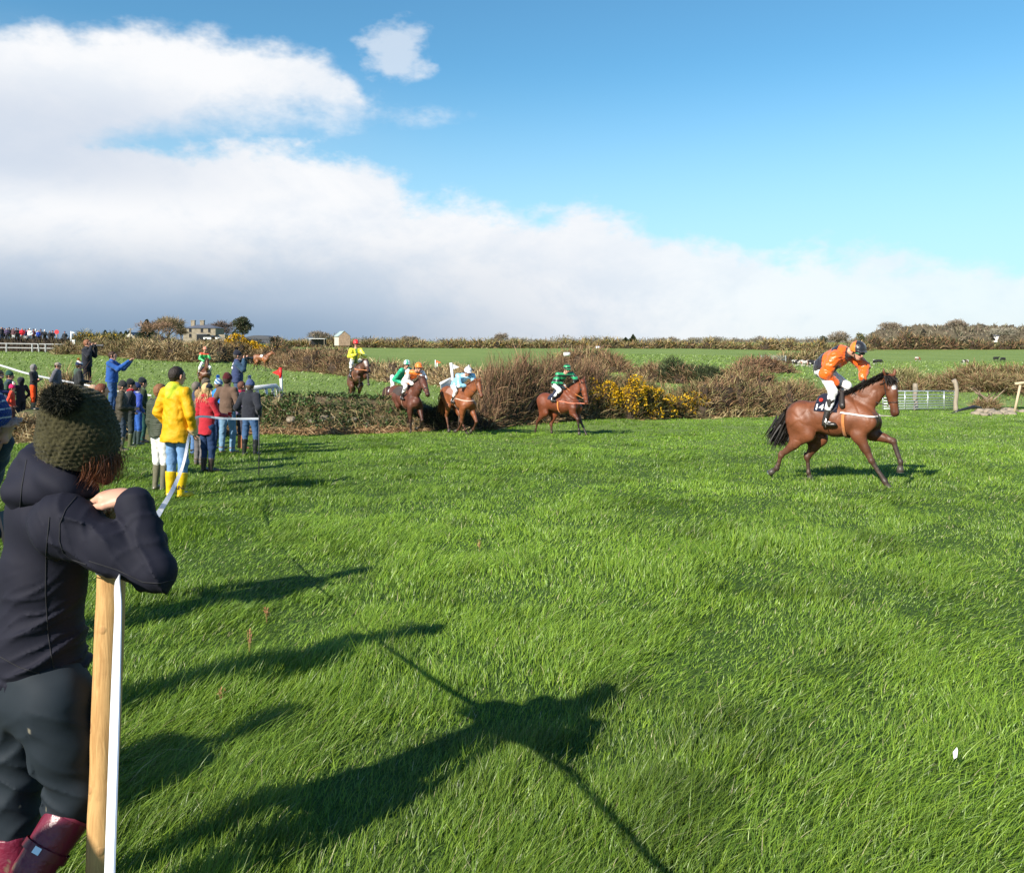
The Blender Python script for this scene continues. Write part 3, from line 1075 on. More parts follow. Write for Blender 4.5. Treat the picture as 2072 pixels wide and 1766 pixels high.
def build_trees():
    tree('round dense dark tree standing alone right of the stone house', 491, 250, 7.8, 3.0, 'leafy', 4200, .35, z=.9)
    tree('small round tree on the skyline between the round tree and the barn', 557, 260, 4.0, 1.9, 'leafy', 900, .3, pal=[(.17, .13, .08), (.12, .10, .06)])
    tree('pale bare tree beside the barn', 650, 330, 6.0, 4.0, 'bare', 1300)
    tree('dark conifer left of the big bare bush', 297, 210, 6.0, 2.6, 'conifer', 900)
    tree('wide pale bare tree left of the stone house', 342, 215, 6.6, 3.9, 'bare', 2600, .2, pal=[(.24, .18, .10), (.19, .15, .08), (.28, .21, .13)])
    tree('brown bare bush left of the wide pale tree', 318, 200, 5.0, 4.0, 'bare', 1600, .2, pal=[(.24, .15, .09), (.19, .12, .08)])
    tree('dark bare tree right behind the stone house', 450, 320, 8.0, 4.8, 'bare', 1800, .2, pal=[(.13, .09, .08), (.10, .08, .07), (.16, .12, .09)])
    tree('low brown tree between the wide pale tree and the house', 366, 280, 5.5, 1.6, 'bare', 900, .2, pal=[(.13, .10, .06), (.17, .12, .08)])
    for i, px in enumerate((200, 213, 222, 233, 244, 255, 262)):
        tree('small dark fir in the row on the skyline far left', px, 260 + i * 3, RNG.uniform(2.6, 3.8), 1.5, 'conifer', 260, group='small firs on the skyline')
    tree('dark conifer on the skyline above the gorse, taller of two', 1281, 520, 7.0, 3.4, 'conifer', 700)
    tree('dark conifer on the skyline above the gorse, shorter of two', 1266, 520, 5.0, 3.6, 'conifer', 600)
    tree('leaning bare tree on the skyline behind the main thicket', 1013, 380, 6.3, 3.2, 'bare', 900)
    tree('faint round bare tree above the white flag', 828, 400, 4.8, 4.2, 'bare', 900)
    tree('dark shrub on the skyline left of the wooded hill', 1666, 395, 6.2, 2.2, 'leafy', 500)
    tree('wide bare tree left of the wooded hill', 1695, 420, 8.0, 5.0, 'bare', 1500)
    tree('small dark tree at the edge of the wooded hill', 1742, 415, 7.5, 3.0, 'leafy', 700, pal=OLIVE + DKGRN)
    for i, (px, h) in enumerate(((1336, 4.5), (1360, 5), (1405, 4.6), (1448, 5.2), (1490, 4.4), (1532, 5.4), (1600, 4.8))):
        tree('small faint bare tree on the skyline in the middle', px, 430 + 5 * i, h, 3.4, 'bare', 420, group='small bare trees on the skyline', pal=[(.17, .15, .12), (.2, .17, .14)])
    tree('large pale bare tree beside the white house on the hill', 2030, 455, 7.5, 6.0, 'bare', 1700, z=1.0, pal=[(.28, .26, .2), (.22, .2, .15)])
    tree('pale bare tree at the crest of the wooded hill', 1935, 500, 8.5, 6.5, 'bare', 1500, z=5.5)
    tree('bare tree on the shoulder of the wooded hill', 1800, 470, 8.0, 5.5, 'bare', 1500, z=4.0)


build_trees()

# ---------------------------------------------------------------- bank and wall
M_EARTH = mat('earth', (.11, .075, .045), rough=.95, vary=.8, vscale=4, col2=(.07, .11, .025), bump=1.0, bscale=6)
M_STONE = mat('stone', (.30, .25, .19), rough=.9, vary=.7, vscale=5, col2=(.15, .13, .09), bump=.9, bscale=12)
M_PLAST = mat('tape_plastic', (.80, .82, .86), rough=.35, spec=.5, transl=.12)
M_WHITE = mat('white_rail_paint', (.78, .78, .77), rough=.45, vary=.15, vscale=3)
M_WOOD = mat('weathered_wood', (.36, .30, .23), rough=.85, vary=.8, vscale=7, stretch=(1, 1, .2), bump=.8, bscale=25, bstretch=(1, 1, .15))
M_GALV = mat('galvanised', (.62, .66, .68), rough=.35, metal=.6, vary=.15, vscale=4)


def ridge(name, label, pts, material, kind=None, cat=None, n=80):
    """long earth bank; pts = [(px, d, top z, half width)]"""
    P = np.array([(*ga(px, d)[:2], tz, w) for px, d, tz, w in pts])
    s = np.concatenate([[0], np.cumsum(np.linalg.norm(np.diff(P[:, :2], axis=0), axis=1))])
    q = np.linspace(0, s[-1], n)
    X, Y, Zt, Wd = (np.interp(q, s, P[:, k]) for k in range(4))
    tx, ty = np.gradient(X), np.gradient(Y)
    L = np.hypot(tx, ty); nx, ny = -ty / L, tx / L
    prof = [(-1.5, 0), (-1.1, .35), (-.8, .85), (-.4, 1.0), (.4, 1.0), (.8, .85), (1.1, .35), (1.5, 0)]
    V = []
    for i in range(n):
        e = min(1, (i + .01) / 4, (n - 1 - i + .01) / 4)
        for (a, b) in prof:
            x, y = X[i] + nx[i] * a * Wd[i], Y[i] + ny[i] * a * Wd[i]
            g = float(gz(x, y)) - .08
            V.append((x, y, g + (Zt[i] - g) * b * e + .10 * float(vnoise(x * 2.2, y * 2.2, b * 3, 51)) * b))
    m = len(prof)
    Fc = [(i * m + k, i * m + k + 1, (i + 1) * m + k + 1, (i + 1) * m + k) for i in range(n - 1) for k in range(m - 1)]
    return tag(mesh(name, V, Fc, material, None, True), label, cat, None, kind)


def rock(c, r, seed=0, col=(1, 1, 1), fl=.7):
    """irregular stone as arrays"""
    rs = np.random.default_rng(seed)
    nu, nv = 9, 6
    V = [(c[0], c[1], c[2] + r * fl)]
    for j in range(1, nv):
        ph = PI * j / nv
        for i in range(nu):
            th = 2 * PI * i / nu
            k = r * (1 + .28 * rs.normal() * .6)
            V.append((c[0] + k * math.sin(ph) * math.cos(th), c[1] + k * math.sin(ph) * math.sin(th), c[2] + k * fl * math.cos(ph)))
    V.append((c[0], c[1], c[2] - r * fl))
    Fc = [(0, 1 + i, 1 + (i + 1) % nu) for i in range(nu)]
    for j in range(nv - 2):
        for i in range(nu):
            a = 1 + j * nu + i; b = 1 + j * nu + (i + 1) % nu
            Fc.append((a, a + nu, b + nu, b))
    e = len(V) - 1
    Fc += [(e, 1 + (nv - 2) * nu + (i + 1) % nu, 1 + (nv - 2) * nu + i) for i in range(nu)]
    return V, Fc


def build_bank():
    ridge('earth_bank', None, [(-260, 26.2, -.45, 1.5), (-60, 26.0, -.40, 1.5), (80, 25.8, -.36, 1.4), (220, 25.6, -.42, 1.3), (360, 25.8, -.5, 1.2), (440, 26.6, -.6, .9)], M_EARTH, 'structure')
    # brambles on the left bank, in front of and behind the boys
    cs = along([(-120, 23.9, .75), (0, 24.0, .8), (60, 24.0, .75), (110, 24.0, .85), (170, 24.0, .95), (235, 24.2, .9)], .55, .55, hj=.15)
    st = clump([(c[0], c[1] - .35, c[2], c[3], .5, .35) for c in cs], 2500, STRAW, .4, .016, up=.1)
    hedge('bramble_bank', 'tangled brambles on the bank in front of the boys and the man with the camera', cs, 13000, BROWN + STRAW, .5, .017, extra=(st,), cat='brambles', inner=.6, droop=.5, up=.25)
    cs = along([(86, 27.4, 2.0), (120, 27.5, 2.45), (150, 27.4, 2.3), (182, 27.3, 1.7)], .5, .5, hj=.1)
    hedge('thicket', 'brown thicket standing behind the boy in the grey padded jacket', cs, 6500, BROWN + STRAW + REDBR, .7, .018, up=1.0, k=.6)
    cs = along([(-120, 28, 1.35), (-20, 28, 1.3), (40, 28, 1.35), (75, 27.6, 1.5)], .6, .6, hj=.1)
    hedge('thicket', 'low brambles behind the hooded spectators at the far left', cs, 4500, BROWN + OLIVE, .5, .018)
    cs = along([(205, 26.5, 1.15), (235, 26.4, 1.0), (300, 26.3, .9), (360, 26.5, .95)], .5, .5)
    st = clump([(c[0], c[1], c[2] + .2, c[3], .6, c[5]) for c in cs], 900, STRAW, .7, .014, up=1.2)
    hedge('thicket', 'dry stems and brambles by the legs of the man in the blue jacket', cs, 3500, BROWN + STRAW, .5, .016, extra=(st,))

    # ivy covered wall with stones, to the right of the spectators
    pts = [(430, 28.0, -.45, .7), (500, 28.1, -.25, .62), (560, 28.0, -.12, .62), (640, 28.2, -.12, .62), (720, 28.8, -.22, .62), (800, 29.4, -.34, .62), (870, 30.0, -.62, .6), (925, 30.4, -.85, .55), (965, 30.8, -.55, .6)]
    w = thing('stone_wall', 'ivy covered stone and earth bank the horses jump, right of the spectators', 'wall', ga(700, 28.6))
    o = ridge('earth', None, pts, M_EARTH, n=90); o.parent = w; o.matrix_parent_inverse = Matrix.Translation(w.location).inverted()
    k = 0
    for i in range(46):
        px = RNG.uniform(535, 935); d = np.interp(px, [a[0] for a in pts], [a[1] for a in pts]) - RNG.uniform(.55, .78)
        X = (px - CX) / F * d
        g = float(gz(X, d))
        hh = RNG.uniform(.02, .55)
        V, Fc = rock((X, d + hh * .25, g + hh), RNG.uniform(.09, .2), i)
        if i < 30:
            mesh('stone', V, Fc, M_STONE, w, True)
    # ivy and twigs
    seg = np.array([(ga(a[0], a[1])[0], a[1], a[2]) for a in pts])
    def wallpts(n, zlo, zhi, front=True):
        q = RNG.uniform(0, len(seg) - 1.001, n); i = q.astype(int); f = (q - i)[:, None]
        p = seg[i] * (1 - f) + seg[i + 1] * f
        g = gz(p[:, 0], p[:, 1])
        z = RNG.uniform(zlo, zhi, n)
        H = p[:, 2] - g
        side = np.where(RNG.random(n) < .8, -1, 1)
        off = np.interp(z, [0, .35, .85, 1.0, 1.2], [.92, .72, .52, .2, .3]) * RNG.uniform(.75, 1.2, n)
        return np.stack([p[:, 0] + RNG.normal(size=n) * .05, p[:, 1] + side * off, g + z * H], 1), q
    P, q = wallpts(17000, .22, 1.14)
    m_ = fbm(P[:, 0] * 2.2, P[:, 2] * 2.4, 0, 91, 2) > -.30 - .5 * (P[:, 2] > -.5)
    P = P[m_]; k_ = len(P)
    D = unit(RNG.normal(size=(k_, 3)) * .8 + np.array([0, -.7, .5]))
    ivy = ribbon_arrays(P, D, RNG.uniform(.05, .10, k_), RNG.uniform(.04, .08, k_), RNG.normal(size=(k_, 3)) * .3, cols(IVY + IVY + DKGRN + [(.16, .15, .06)], k_), 1, .35)
    ribbons('ivy', [ivy], M_LEAF, w)
    P, q = wallpts(9000, .02, 1.1)
    D = unit(RNG.normal(size=(9000, 3)) + np.array([0, -.5, .2]))
    tw = ribbon_arrays(P, D, RNG.uniform(.12, .42, 9000), .011, RNG.normal(size=(9000, 3)) * .5 - [0, 0, .5], cols(BROWN + STRAW, 9000), 3, .4)
    P, q = wallpts(6000, -.02, .22)
    D = unit(RNG.normal(size=(6000, 3)) * [1, .6, .4] + np.array([0, -.6, .15]))
    dg = ribbon_arrays(P - [0, .15, 0], D, RNG.uniform(.15, .45, 6000), .02, RNG.normal(size=(6000, 3)) * .3 - [0, 0, .4], cols([(.40, .25, .12), (.30, .18, .09), (.50, .36, .20), (.24, .13, .07)], 6000), 2, .4)
    ribbons('dead_stems', [tw, dg], M_TWIG, w)
    # black brush packed into the gap
    cs = along([(862, 29.2, .85), (890, 29.3, .95), (915, 29.5, .9), (935, 29.8, .8)], .4, .4, hj=.08)
    hedge('brush_fence', 'low dark brush packed in the gap between the orange and the blue riders', cs, 4500, [(.04, .03, .025), (.07, .055, .04), (.10, .08, .05), (.05, .06, .025)], .45, .016, corecol=(.02, .016, .012), k=.85)


build_bank()


def tape(name, label, pts, w, tw, n=10, w2=None):
    """barrier tape through points, tw = twist angles"""
    pts = np.array(pts, float)
    m = len(pts)
    P, A = [], []
    for i in range(m - 1):
        p0, p1, p2, p3 = pts[max(i - 1, 0)], pts[i], pts[i + 1], pts[min(i + 2, m - 1)]
        for t in np.linspace(0, 1, n, endpoint=(i == m - 2)):
            P.append(.5 * ((2 * p1) + (-p0 + p2) * t + (2 * p0 - 5 * p1 + 4 * p2 - p3) * t * t + (-p0 + 3 * p1 - 3 * p2 + p3) * t ** 3))
            A.append(lerp(tw[i], tw[i + 1], t))
    P = np.array(P); T = unit(np.gradient(P, axis=0))
    up = unit(np.cross(np.cross(T, [0, 0, 1.0]), T)); sd = np.cross(T, up)
    A = np.array(A)[:, None]
    w = w if w2 is None else np.interp(P[:, 1], [1.9, 3.5], [w2, w])[:, None]
    dr = up * np.cos(A) + sd * np.sin(A)
    nr = np.cross(T, dr) * .0012
    V = np.concatenate([P + dr * w / 2 - nr, P - dr * w / 2 - nr, P + dr * w / 2 + nr, P - dr * w / 2 + nr])
    k = len(P)
    Fc = []
    for i in range(k - 1):
        a, b, c, d = i, i + k, i + 2 * k, i + 3 * k
        Fc += [(a, a + 1, b + 1, b), (c, d, d + 1, c + 1), (a, c, c + 1, a + 1), (b, b + 1, d + 1, d)]
    return tag(mesh(name, V, Fc, M_PLAST, None, False), label, 'barrier tape')


def stake(label, px, d, h, r=.04, tilt=0, material=None, name='wooden_stake', cat='post'):
    b = ga(px, d)
    mb = MB()
    n = 7
    pts = [b + v3(tilt * k / n, 0, -.25 + (h + .25) * k / n) + v3(RNG.normal(), RNG.normal(), 0) * r * .06 for k in range(n + 1)]
    mb.tube(pts, [r * RNG.uniform(.92, 1.06) for _ in pts], 12)
    return tag(mb.build(name, material or M_WOOD, None, True), label, cat)


def build_tapes():
    tape('barrier_tape', 'white barrier tape running from the near post past the man in the yellow coat',
         [at(524, 847, 14.9), at(460, 847, 14.6), at(398, 844, 14.0), at(384, 878, 12.0), at(372, 935, 10.2), at(352, 985, 7.8), at(326, 1030, 5.6), at(284, 1095, 3.6), at(243, 1150, 2.40),
          at(239, 1240, 1.86), at(233, 1430, 1.40), at(222, 1766, 1.02), at(205, 2300, .68)], .036,
         [.1, .1, 0.1, .7, 1.9, 1.0, 1.4, .4, -.36, -.55, -.55, -.42, -.4], 8, .026)
    b_ = at(524, 847, 14.9)
    tag(MB().tube([v3(b_[0], b_[1], float(gz(b_[0], b_[1])) - .2), b_ + v3(0, 0, .06)], .010, 8).build('tape_rod', mat('dark_rod', (.03, .03, .035), rough=.5), None, True), 'thin dark rod holding the tape end before the man in the black jacket', 'post')
    tape('barrier_tape', 'white barrier tape strung along the bank behind the boys at the far left',
         [at(-90, 716, 26.0), at(0, 739, 26.1), at(57, 756, 26.2), at(130, 771, 26.4), at(196, 783, 26.5), at(214, 788, 26.5), at(306, 800, 26.6)], .055, [.1, .2, .1, .3, .1, .2, .2], 6)
    stake('stake on the bank holding the tape end beside the blue coated spectators', 306, 26.8, 1.2, .03)


build_tapes()


def flag(label, base, h, cl, fw, fh, r=.035, lean=0, polecol=None, left=False):
    t = thing('marker_flag', label, 'flag', base)
    mb = MB().tube([base - v3(0, 0, .1), base + v3(lean, 0, h)], r, 10, polecol or (1, 1, 1))
    mb.build('pole', M_WHITE if not polecol else mat('pole_' + str(polecol), polecol, rough=.6), t, True)
    q = -1 if left else 1
    a = base + v3(lean, 0, h - .02); b = a - v3(0, 0, fh); c = a + v3(q * fw, 0, -fh * .55)
    V = [a + v3(0, .006, 0), b + v3(0, .006, 0), c + v3(0, .03, 0), a - v3(0, .006, 0), b - v3(0, .006, 0), c + v3(0, .02, 0)]
    mesh('pennant', V, [(0, 1, 2), (5, 4, 3), (0, 3, 4, 1), (1, 4, 5, 2), (2, 5, 3, 0)], mat('flag_' + str(cl), cl, rough=.6, transl=.15), t)
    return t


def build_wings():
    # white wing rail with red flag, left of the wall
    t = thing('wing_rail', 'white slatted wing rail beside the red flag on the wall', 'rail', ga(545, 28.9))
    A, Bp = at(486, 788, 27.6), at(563, 780, 29.3)
    Ab = v3(A[0], A[1], float(gz(A[0], A[1]))); Bb = v3(Bp[0], Bp[1], -.2)
    MB().tube([A, lerp(A, Bp, .93), Bp - v3(0, 0, .12), Bb - v3(0, 0, .3)], .080, 10).build('top_rail', M_WHITE, t, True)
    for px, yb, y0 in ((503, 812, 787), (520, 808, 786), (538, 812, 785), (551, 806, 783)):
        d = np.interp(px, [486, 563], [27.6, 29.3])
        MB().tube([at(px, y0, d), at(px + 6, yb, d) - v3(0, 0, .35)], .052, 8).build('slat', M_WHITE, t, True)
    flag('red pennant on a red and white pole at the white rail', at(571, 806, 29.3) - v3(0, 0, .1), 1.16, (.75, .02, .015), .30, .26, .05, lean=-.06, left=True)
    top = bpy.data.objects[[o.name for o in C.objects if o.name.startswith('marker_flag')][-1]]
    e = at(571, 806, 29.3) - v3(0, 0, .1)
    MB().tube([e + v3(-.048, 0, .80), e + v3(-.062, 0, 1.17)], .054, 10).build('red_band', mat('red_paint', (.72, .02, .015), rough=.5), top, True)
    # right wing: panel with lettering-like slats and white flag
    t = thing('wing_rail', 'white wing rail with dark slats behind the blue rider beside the white flag', 'rail', ga(905, 31.5))
    p0, p1, p2, p3 = at(891, 778, 31.0), at(916, 766, 31.6), at(914, 777, 31.6), at(893, 802, 31.0)
    n = v3(.35, -.93, 0) * .06
    MB().add([p0, p1, p2, p3, p0 + n, p1 + n, p2 + n, p3 + n], [(0, 1, 2, 3), (7, 6, 5, 4), (0, 4, 5, 1), (1, 5, 6, 2), (2, 6, 7, 3), (3, 7, 4, 0)]).build('panel', M_WHITE, t)
    for k in range(9):
        a = lerp(lerp(p0, p1, .12 + k * .095), lerp(p3, p2, .12 + k * .095), .34); b = lerp(lerp(p0, p1, .12 + k * .095), lerp(p3, p2, .12 + k * .095), .92 if k % 3 else .7)
        MB().tube([a + n * 1.08, b + n * 1.08], .012, 6).build('slat', mat('grey_paint', (.25, .25, .27), rough=.6), t)
    MB().tube([p0 + n * .5 + v3(0, 0, .03), p1 + n * .5 + v3(0, 0, .03)], .06, 8).build('top_rail', M_WHITE, t, True)
    flag('white pennant on a leaning white pole behind the blue rider', at(921, 800, 31.4), 1.22, (.82, .82, .80), .32, .26, .055, lean=-.16)
    flag('small orange marker flag far away in the field beyond the brambles', ga(881, 105), 1.15, (.80, .16, .05), .75, .55, .06)
    stake('short white marker post in front of the far field', 885, 92, 1.1, .07, material=M_WHITE, name='marker_post')

    # left steeplechase fence
    d = 96.0
    t = thing('birch_fence', 'long dark birch fence below the crowd on the hill', 'fence', ga(60, d))
    cs = []
    for px in np.arange(-150, 141, 4.0):
        b = ga(px, d + 1.0)
        cs.append((b[0], b[1], b[2], .45, .7, 1.38))
    sets = [core(cs, (.035, .025, .018), .93), clump(cs, 9000, [(.07, .05, .035), (.10, .075, .05), (.05, .035, .025), (.12, .10, .05)], .5, .06, up=2.5, out=.3, droop=0)]
    o = ribbons('brush', sets, M_TWIG, t)
    t = thing('guard_rail', 'grey two bar rail in front of the birch fence', 'rail', ga(60, d - 1))
    r = mat('grey_rail', (.42, .42, .42), rough=.6)
    g0 = ga(-150, d - .9); g1 = ga(147, d - .9)
    for zz in (.92, .45):
        MB().tube([g0 + v3(0, 0, zz + .25), g1 + v3(0, 0, zz - .05)], .055, 6).build('bar', r, t)
    for px in (-120, -50, 13, 65, 79, 92, 140, 144):
        b = ga(px, d - .95)
        h = 1.0 - .05
        MB().tube([b - v3(0, 0, .1), b + v3(-.12 if px == 79 else 0, 0, h)], .075, 6).build('post', r, t)
    b = ga(149, d - 1)
    tag(MB().box(b + v3(0, 0, .66), (.30, .12, 1.5)).build('marker_board', M_WHITE), 'upright white board at the end of the birch fence', 'board')
    flag('white pennant on a pole above the end of the birch fence', ga(144, 98), 2.35, (.82, .82, .80), .45, .28, .07)
    b = ga(115, 104)
    t = thing('sign_post', 'red disc sign on a pale post beside the crowd on the hill', 'sign', b)
    MB().tube([b, b + v3(0, 0, 1.25)], .07, 8).build('post', M_WOOD, t)
    MB().tube([b + v3(0, -.06, 1.5), b + v3(0, -.0, 1.5)], .27, 18).build('disc', mat('red_sign', (.62, .02, .03), rough=.5), t, False)


build_wings()


# ---------------------------------------------------------------- buildings and farm things
def build_farm():
    d = 300.0
    wallm = mat('grey_stone_wall', (.30, .25, .185), rough=.9, vary=.6, vscale=1.2, bump=.5, bscale=2)
    slate = mat('slate_roof', (.11, .12, .15), rough=.6, vary=.3, vscale=2)
    dark = mat('dark_glass', (.02, .02, .025), rough=.2)
    # two storey house
    x0, x1 = at(371, 690, d)[0], at(436, 690, d)[0]
    zb = .6; ze = at(400, 664, d)[2]; zr = at(400, 656.5, d)[2]
    t = thing('stone_house', 'grey stone two storey house with hipped slate roof and two chimneys', 'house', (x0, d, zb))
    yy0, yy1 = d, d + 9
    MB().box(((x0 + x1) / 2, (yy0 + yy1) / 2, (zb + ze) / 2), (x1 - x0, 9, ze - zb)).build('wall', wallm, t)
    ex = .35
    V = [(x0 - ex, yy0 - ex, ze), (x1 + ex, yy0 - ex, ze), (x1 + ex, yy1 + ex, ze), (x0 - ex, yy1 + ex, ze), (x0 + 3.6, d + 4.5, zr), (x1 - 3.6, d + 4.5, zr)]
    rf = mesh('roof', V, [(0, 1, 5, 4), (1, 2, 5), (2, 3, 4, 5), (3, 0, 4), (3, 2, 1, 0)], slate, t)
    for px in (391, 409.5):
        c = at(px, 655, d + 4.5)
        MB().box((c[0], c[1], zr + .35), (1.35, 1.1, 2.2)).box((c[0], c[1], zr + 1.5), (1.6, 1.3, .22)).build('chimney', wallm, rf)
    for px, py in ((385, 668.5), (408.5, 669), (423.5, 669), (385, 679)):
        c = at(px, py, d)
        wd = MB().box((c[0], d - .02, c[2]), (.85, .12, 1.25)).build('window', dark, t)
        MB().box((c[0], d - .06, c[2] - .7), (1.15, .16, .12)).build('sill', wallm, wd)
    # porch
    c = at(408, 680, d - 2)
    MB().box((c[0], d - 1, c[2] - .5), (3.6, 1.9, 2.0)).build('porch', dark, t)
    MB().box((c[0], d - 1, c[2] + .62), (4.2, 2.3, .2)).build('porch_roof', slate, t)
    c = at(447, 682, d + 3)
    t2 = tag(MB().box((c[0], c[1], c[2] - .4), (4.2, 4, 2.6)).build('outhouse', wallm), 'low stone outhouse attached right of the stone house', 'shed')
    # white cars by the house
    for px, lb in ((425.5, 'white parked car in front of the stone house'), (438, 'second small pale car parked further right of the stone house')):
        c = at(px, 687.5, 255)
        w = mat('car_white', (.75, .75, .75), rough=.3)
        tt = thing('parked_car', lb, 'car', c)
        MB().box(c + v3(0, 0, .45), (3.6 if px < 430 else 2.6, 1.7, .6)).build('body', w, tt)
        MB().add([c + v3(a, b, z) for a, z in ((-1.0, .75), (-.6, 1.3), (.6, 1.3), (1.15, .75)) for b in (-.75, .75)], [(0, 2, 3, 1), (2, 4, 5, 3), (4, 6, 7, 5), (0, 6, 4, 2), (1, 3, 5, 7)]).build('cabin', dark, tt)
        for q in (-1, 1):
            MB().tube([c + v3(q * 1.0, -.9, .25), c + v3(q * 1.0, -.7, .25)], .3, 12).build('wheel', mat('tyre', (.02, .02, .02), rough=.8), tt)
    # stone barn with green roof
    p = [at(667, 695, d)[0], at(676, 0, d)[0], at(708.5, 0, d)[0]]
    zb, ze, zr = .1, at(0, 680.5, d)[2], at(0, 670.5, d)[2]
    xl, xm, xr = at(667, 0, d)[0], at(685.5, 0, d)[0], at(708.5, 0, d)[0]
    xc = (xm + xr) / 2
    t = thing('stone_barn', 'stone barn with a pale green tin roof and its gable facing the field', 'barn', (xl, d, zb))
    dy = v3(xl - xm, 8.0, 0)
    g = [v3(xm, d, zb), v3(xr, d, zb), v3(xr, d, ze), v3(xc, d, zr), v3(xm, d, ze)]
    hback = [q + dy for q in g]
    brk = mat('barn_stone', (.27, .19, .13), rough=.9, vary=.6, vscale=1.5)
    mesh('gable_wall', g + [q + v3(0, .4, 0) for q in g], [(0, 1, 2, 3, 4), (9, 8, 7, 6, 5), (0, 5, 6, 1), (1, 6, 7, 2), (4, 9, 5, 0)], brk, t)
    mesh('side_wall', [g[0] + v3(-.01, .3, 0), g[4] + v3(-.01, .3, 0), hback[4], hback[0]], [(0, 1, 2, 3)], mat('limewash', (.5, .47, .4), rough=.9), t)
    rt = mat('green_tin', (.33, .42, .40), rough=.5)
    up = v3(0, 0, .12)
    mesh('roof', [g[4] + v3(-.3, -.2, .0), g[3] + v3(0, -.2, .15), g[3] + dy + up, g[4] + dy + v3(-.3, 0, 0), g[2] + v3(.3, -.2, 0), g[2] + dy + v3(.3, 0, 0)], [(0, 1, 2, 3), (1, 4, 5, 2)], rt, t)
    c = at(641, 686, d - 6)
    t = thing('open_shed', 'long low open shed with a white roof left of the barn', 'shed', c)
    MB().box((c[0], c[1] + 1.5, c[2] + .1), (5.6, 3, .16)).build('roof', M_WHITE, t)
    MB().box((c[0], c[1] + 2.9, c[2] - 1), (5.3, .2, 2.0)).build('back_wall', dark, t)
    for q in (-2.6, 2.6):
        MB().box((c[0] + q, c[1], c[2] - 1), (.15, .15, 2.1)).build('post', M_WOOD, t)
    c = at(522, 686, 330)
    t = thing('dark_barn', 'dark low barn with curved roof right of the round tree', 'barn', c)
    V = []
    n = 10
    for y in (0, 10):
        for i in range(n + 1):
            a = PI * i / n
            V.append(c + v3(-math.cos(a) * 5.4, y, math.sin(a) * 1.55 - .1))
    Fc = [(i, i + 1, n + 2 + i, n + 1 + i) for i in range(n)] + [tuple(range(n, -1, -1)), tuple(range(n + 1, 2 * n + 2))]
    mesh('roof', V, Fc, mat('barn_dark', (.06, .065, .08), rough=.6), t, False)
    MB().box(c + v3(0, 5, -.95), (10.4, 9.6, 1.8)).build('wall', mat('barn_dark', (.06, .065, .08)), t)
    # small gable roof and poles on the far left skyline
    c = at(262, 692, 230)
    t = thing('cottage', 'small pale gable of a cottage among the far left brambles', 'house', c)
    W_ = 3.8
    V = [c + v3(a, y, z) for y in (0, 5) for a, z in ((-W_ / 2, 0), (W_ / 2, 0), (W_ / 2, .9), (0, 2.6), (-W_ / 2, .9))]
    mesh('wall', V, [(4, 3, 2, 1, 0), (5, 6, 7, 8, 9), (0, 1, 6, 5), (1, 2, 7, 6), (9, 4, 0, 5)], mat('pale_render', (.50, .47, .42), rough=.9), t)
    mesh('roof', [V[4] + v3(-.2, -.2, 0), V[3] + v3(0, -.2, .1), V[8] + v3(0, .2, .1), V[9] + v3(-.2, .2, 0), V[2] + v3(.2, -.2, 0), V[7] + v3(.2, .2, 0)], [(0, 1, 2, 3), (1, 4, 5, 2)], slate, t)
    for px, top, lb in ((264, 664, 'thin utility pole on the skyline above the small cottage'), (321, 659, 'utility pole with a crossarm beside the dark conifer')):
        b = at(px, 700, 215); tp = at(px, top, 215)
        t = thing('utility_pole', lb, 'pole', b)
        MB().tube([b, tp], .16, 6).build('pole', M_WOOD, t)
        MB().box(tp - v3(0, 0, .3), (1.5, .15, .15)).build('crossarm', M_WOOD, t)
    # white house on the wooded hill
    c = at(2019, 692, 470)
    t = thing('white_house', 'white house half hidden by trees on the wooded hill', 'house', c)
    wm = mat('white_render', (.82, .80, .76), rough=.8)
    MB().box(c + v3(0, 3, 1.4), (6.5, 6, 3.6)).build('wall', wm, t)
    mesh('roof', [c + v3(a, y, z) for y in (-.2, 6.2) for a, z in ((-3.5, 3.2), (0, 4.9), (3.5, 3.2))], [(0, 1, 4, 3), (1, 2, 5, 4), (0, 2, 1), (3, 4, 5)], slate, t)
    for q in (-1.8, 1.2):
        MB().box(c + v3(q, -.05, 1.4), (.8, .1, 1.1)).build('window', dark, t)

    # metal gate with old posts on the right
    d0 = 49.0
    A, Bq = ga(1786, d0), ga(1931, d0 + 1.6)
    t = thing('field_gate', 'galvanised seven bar field gate standing in the gap on the right', 'gate', A)
    ax = unit(Bq - A)
    Lg = np.linalg.norm(Bq - A)
    H = 1.18
    for z in (.16, .30, .45, .61, .78, .96, H):
        MB().tube([A + v3(0, 0, z), Bq + v3(0, 0, z)], .030 if z < 1.1 else .038, 8).build('bar', M_GALV, t, True)
    for s_ in (0, .30, .62, .85, 1.0):
        MB().tube([A + ax * Lg * s_ + v3(0, -.03, .12), A + ax * Lg * s_ + v3(0, -.03, H)], .030, 8).build('upright', M_GALV, t, True)
    post = [(1852, 50.5, 1.72, .14, 'pale square stone post behind the middle of the gate'), (1934, 50.3, 2.05, .14, 'gnarled old wooden post at the right end of the gate')]
    for px, dd, h, r, lb in post:
        b = ga(px, dd)
        pts = [b + v3(RNG.normal() * .03, RNG.normal() * .03, z) for z in np.linspace(-.2, h, 7)]
        pts[-1] = pts[-2] + v3(-.12 if px > 1900 else 0, 0, .2)
        tag(MB().tube(pts, [r * RNG.uniform(.8, 1.1) for _ in pts], 9).build('gate_post', M_WOOD if px > 1900 else M_STONE, None, True), lb, 'post')
    # small far gate by the cattle
    A = at(1540, 728, 190); Bq = at(1590, 728, 192)
    t = thing('field_gate', 'faint far galvanised gate left of the cattle', 'gate', A)
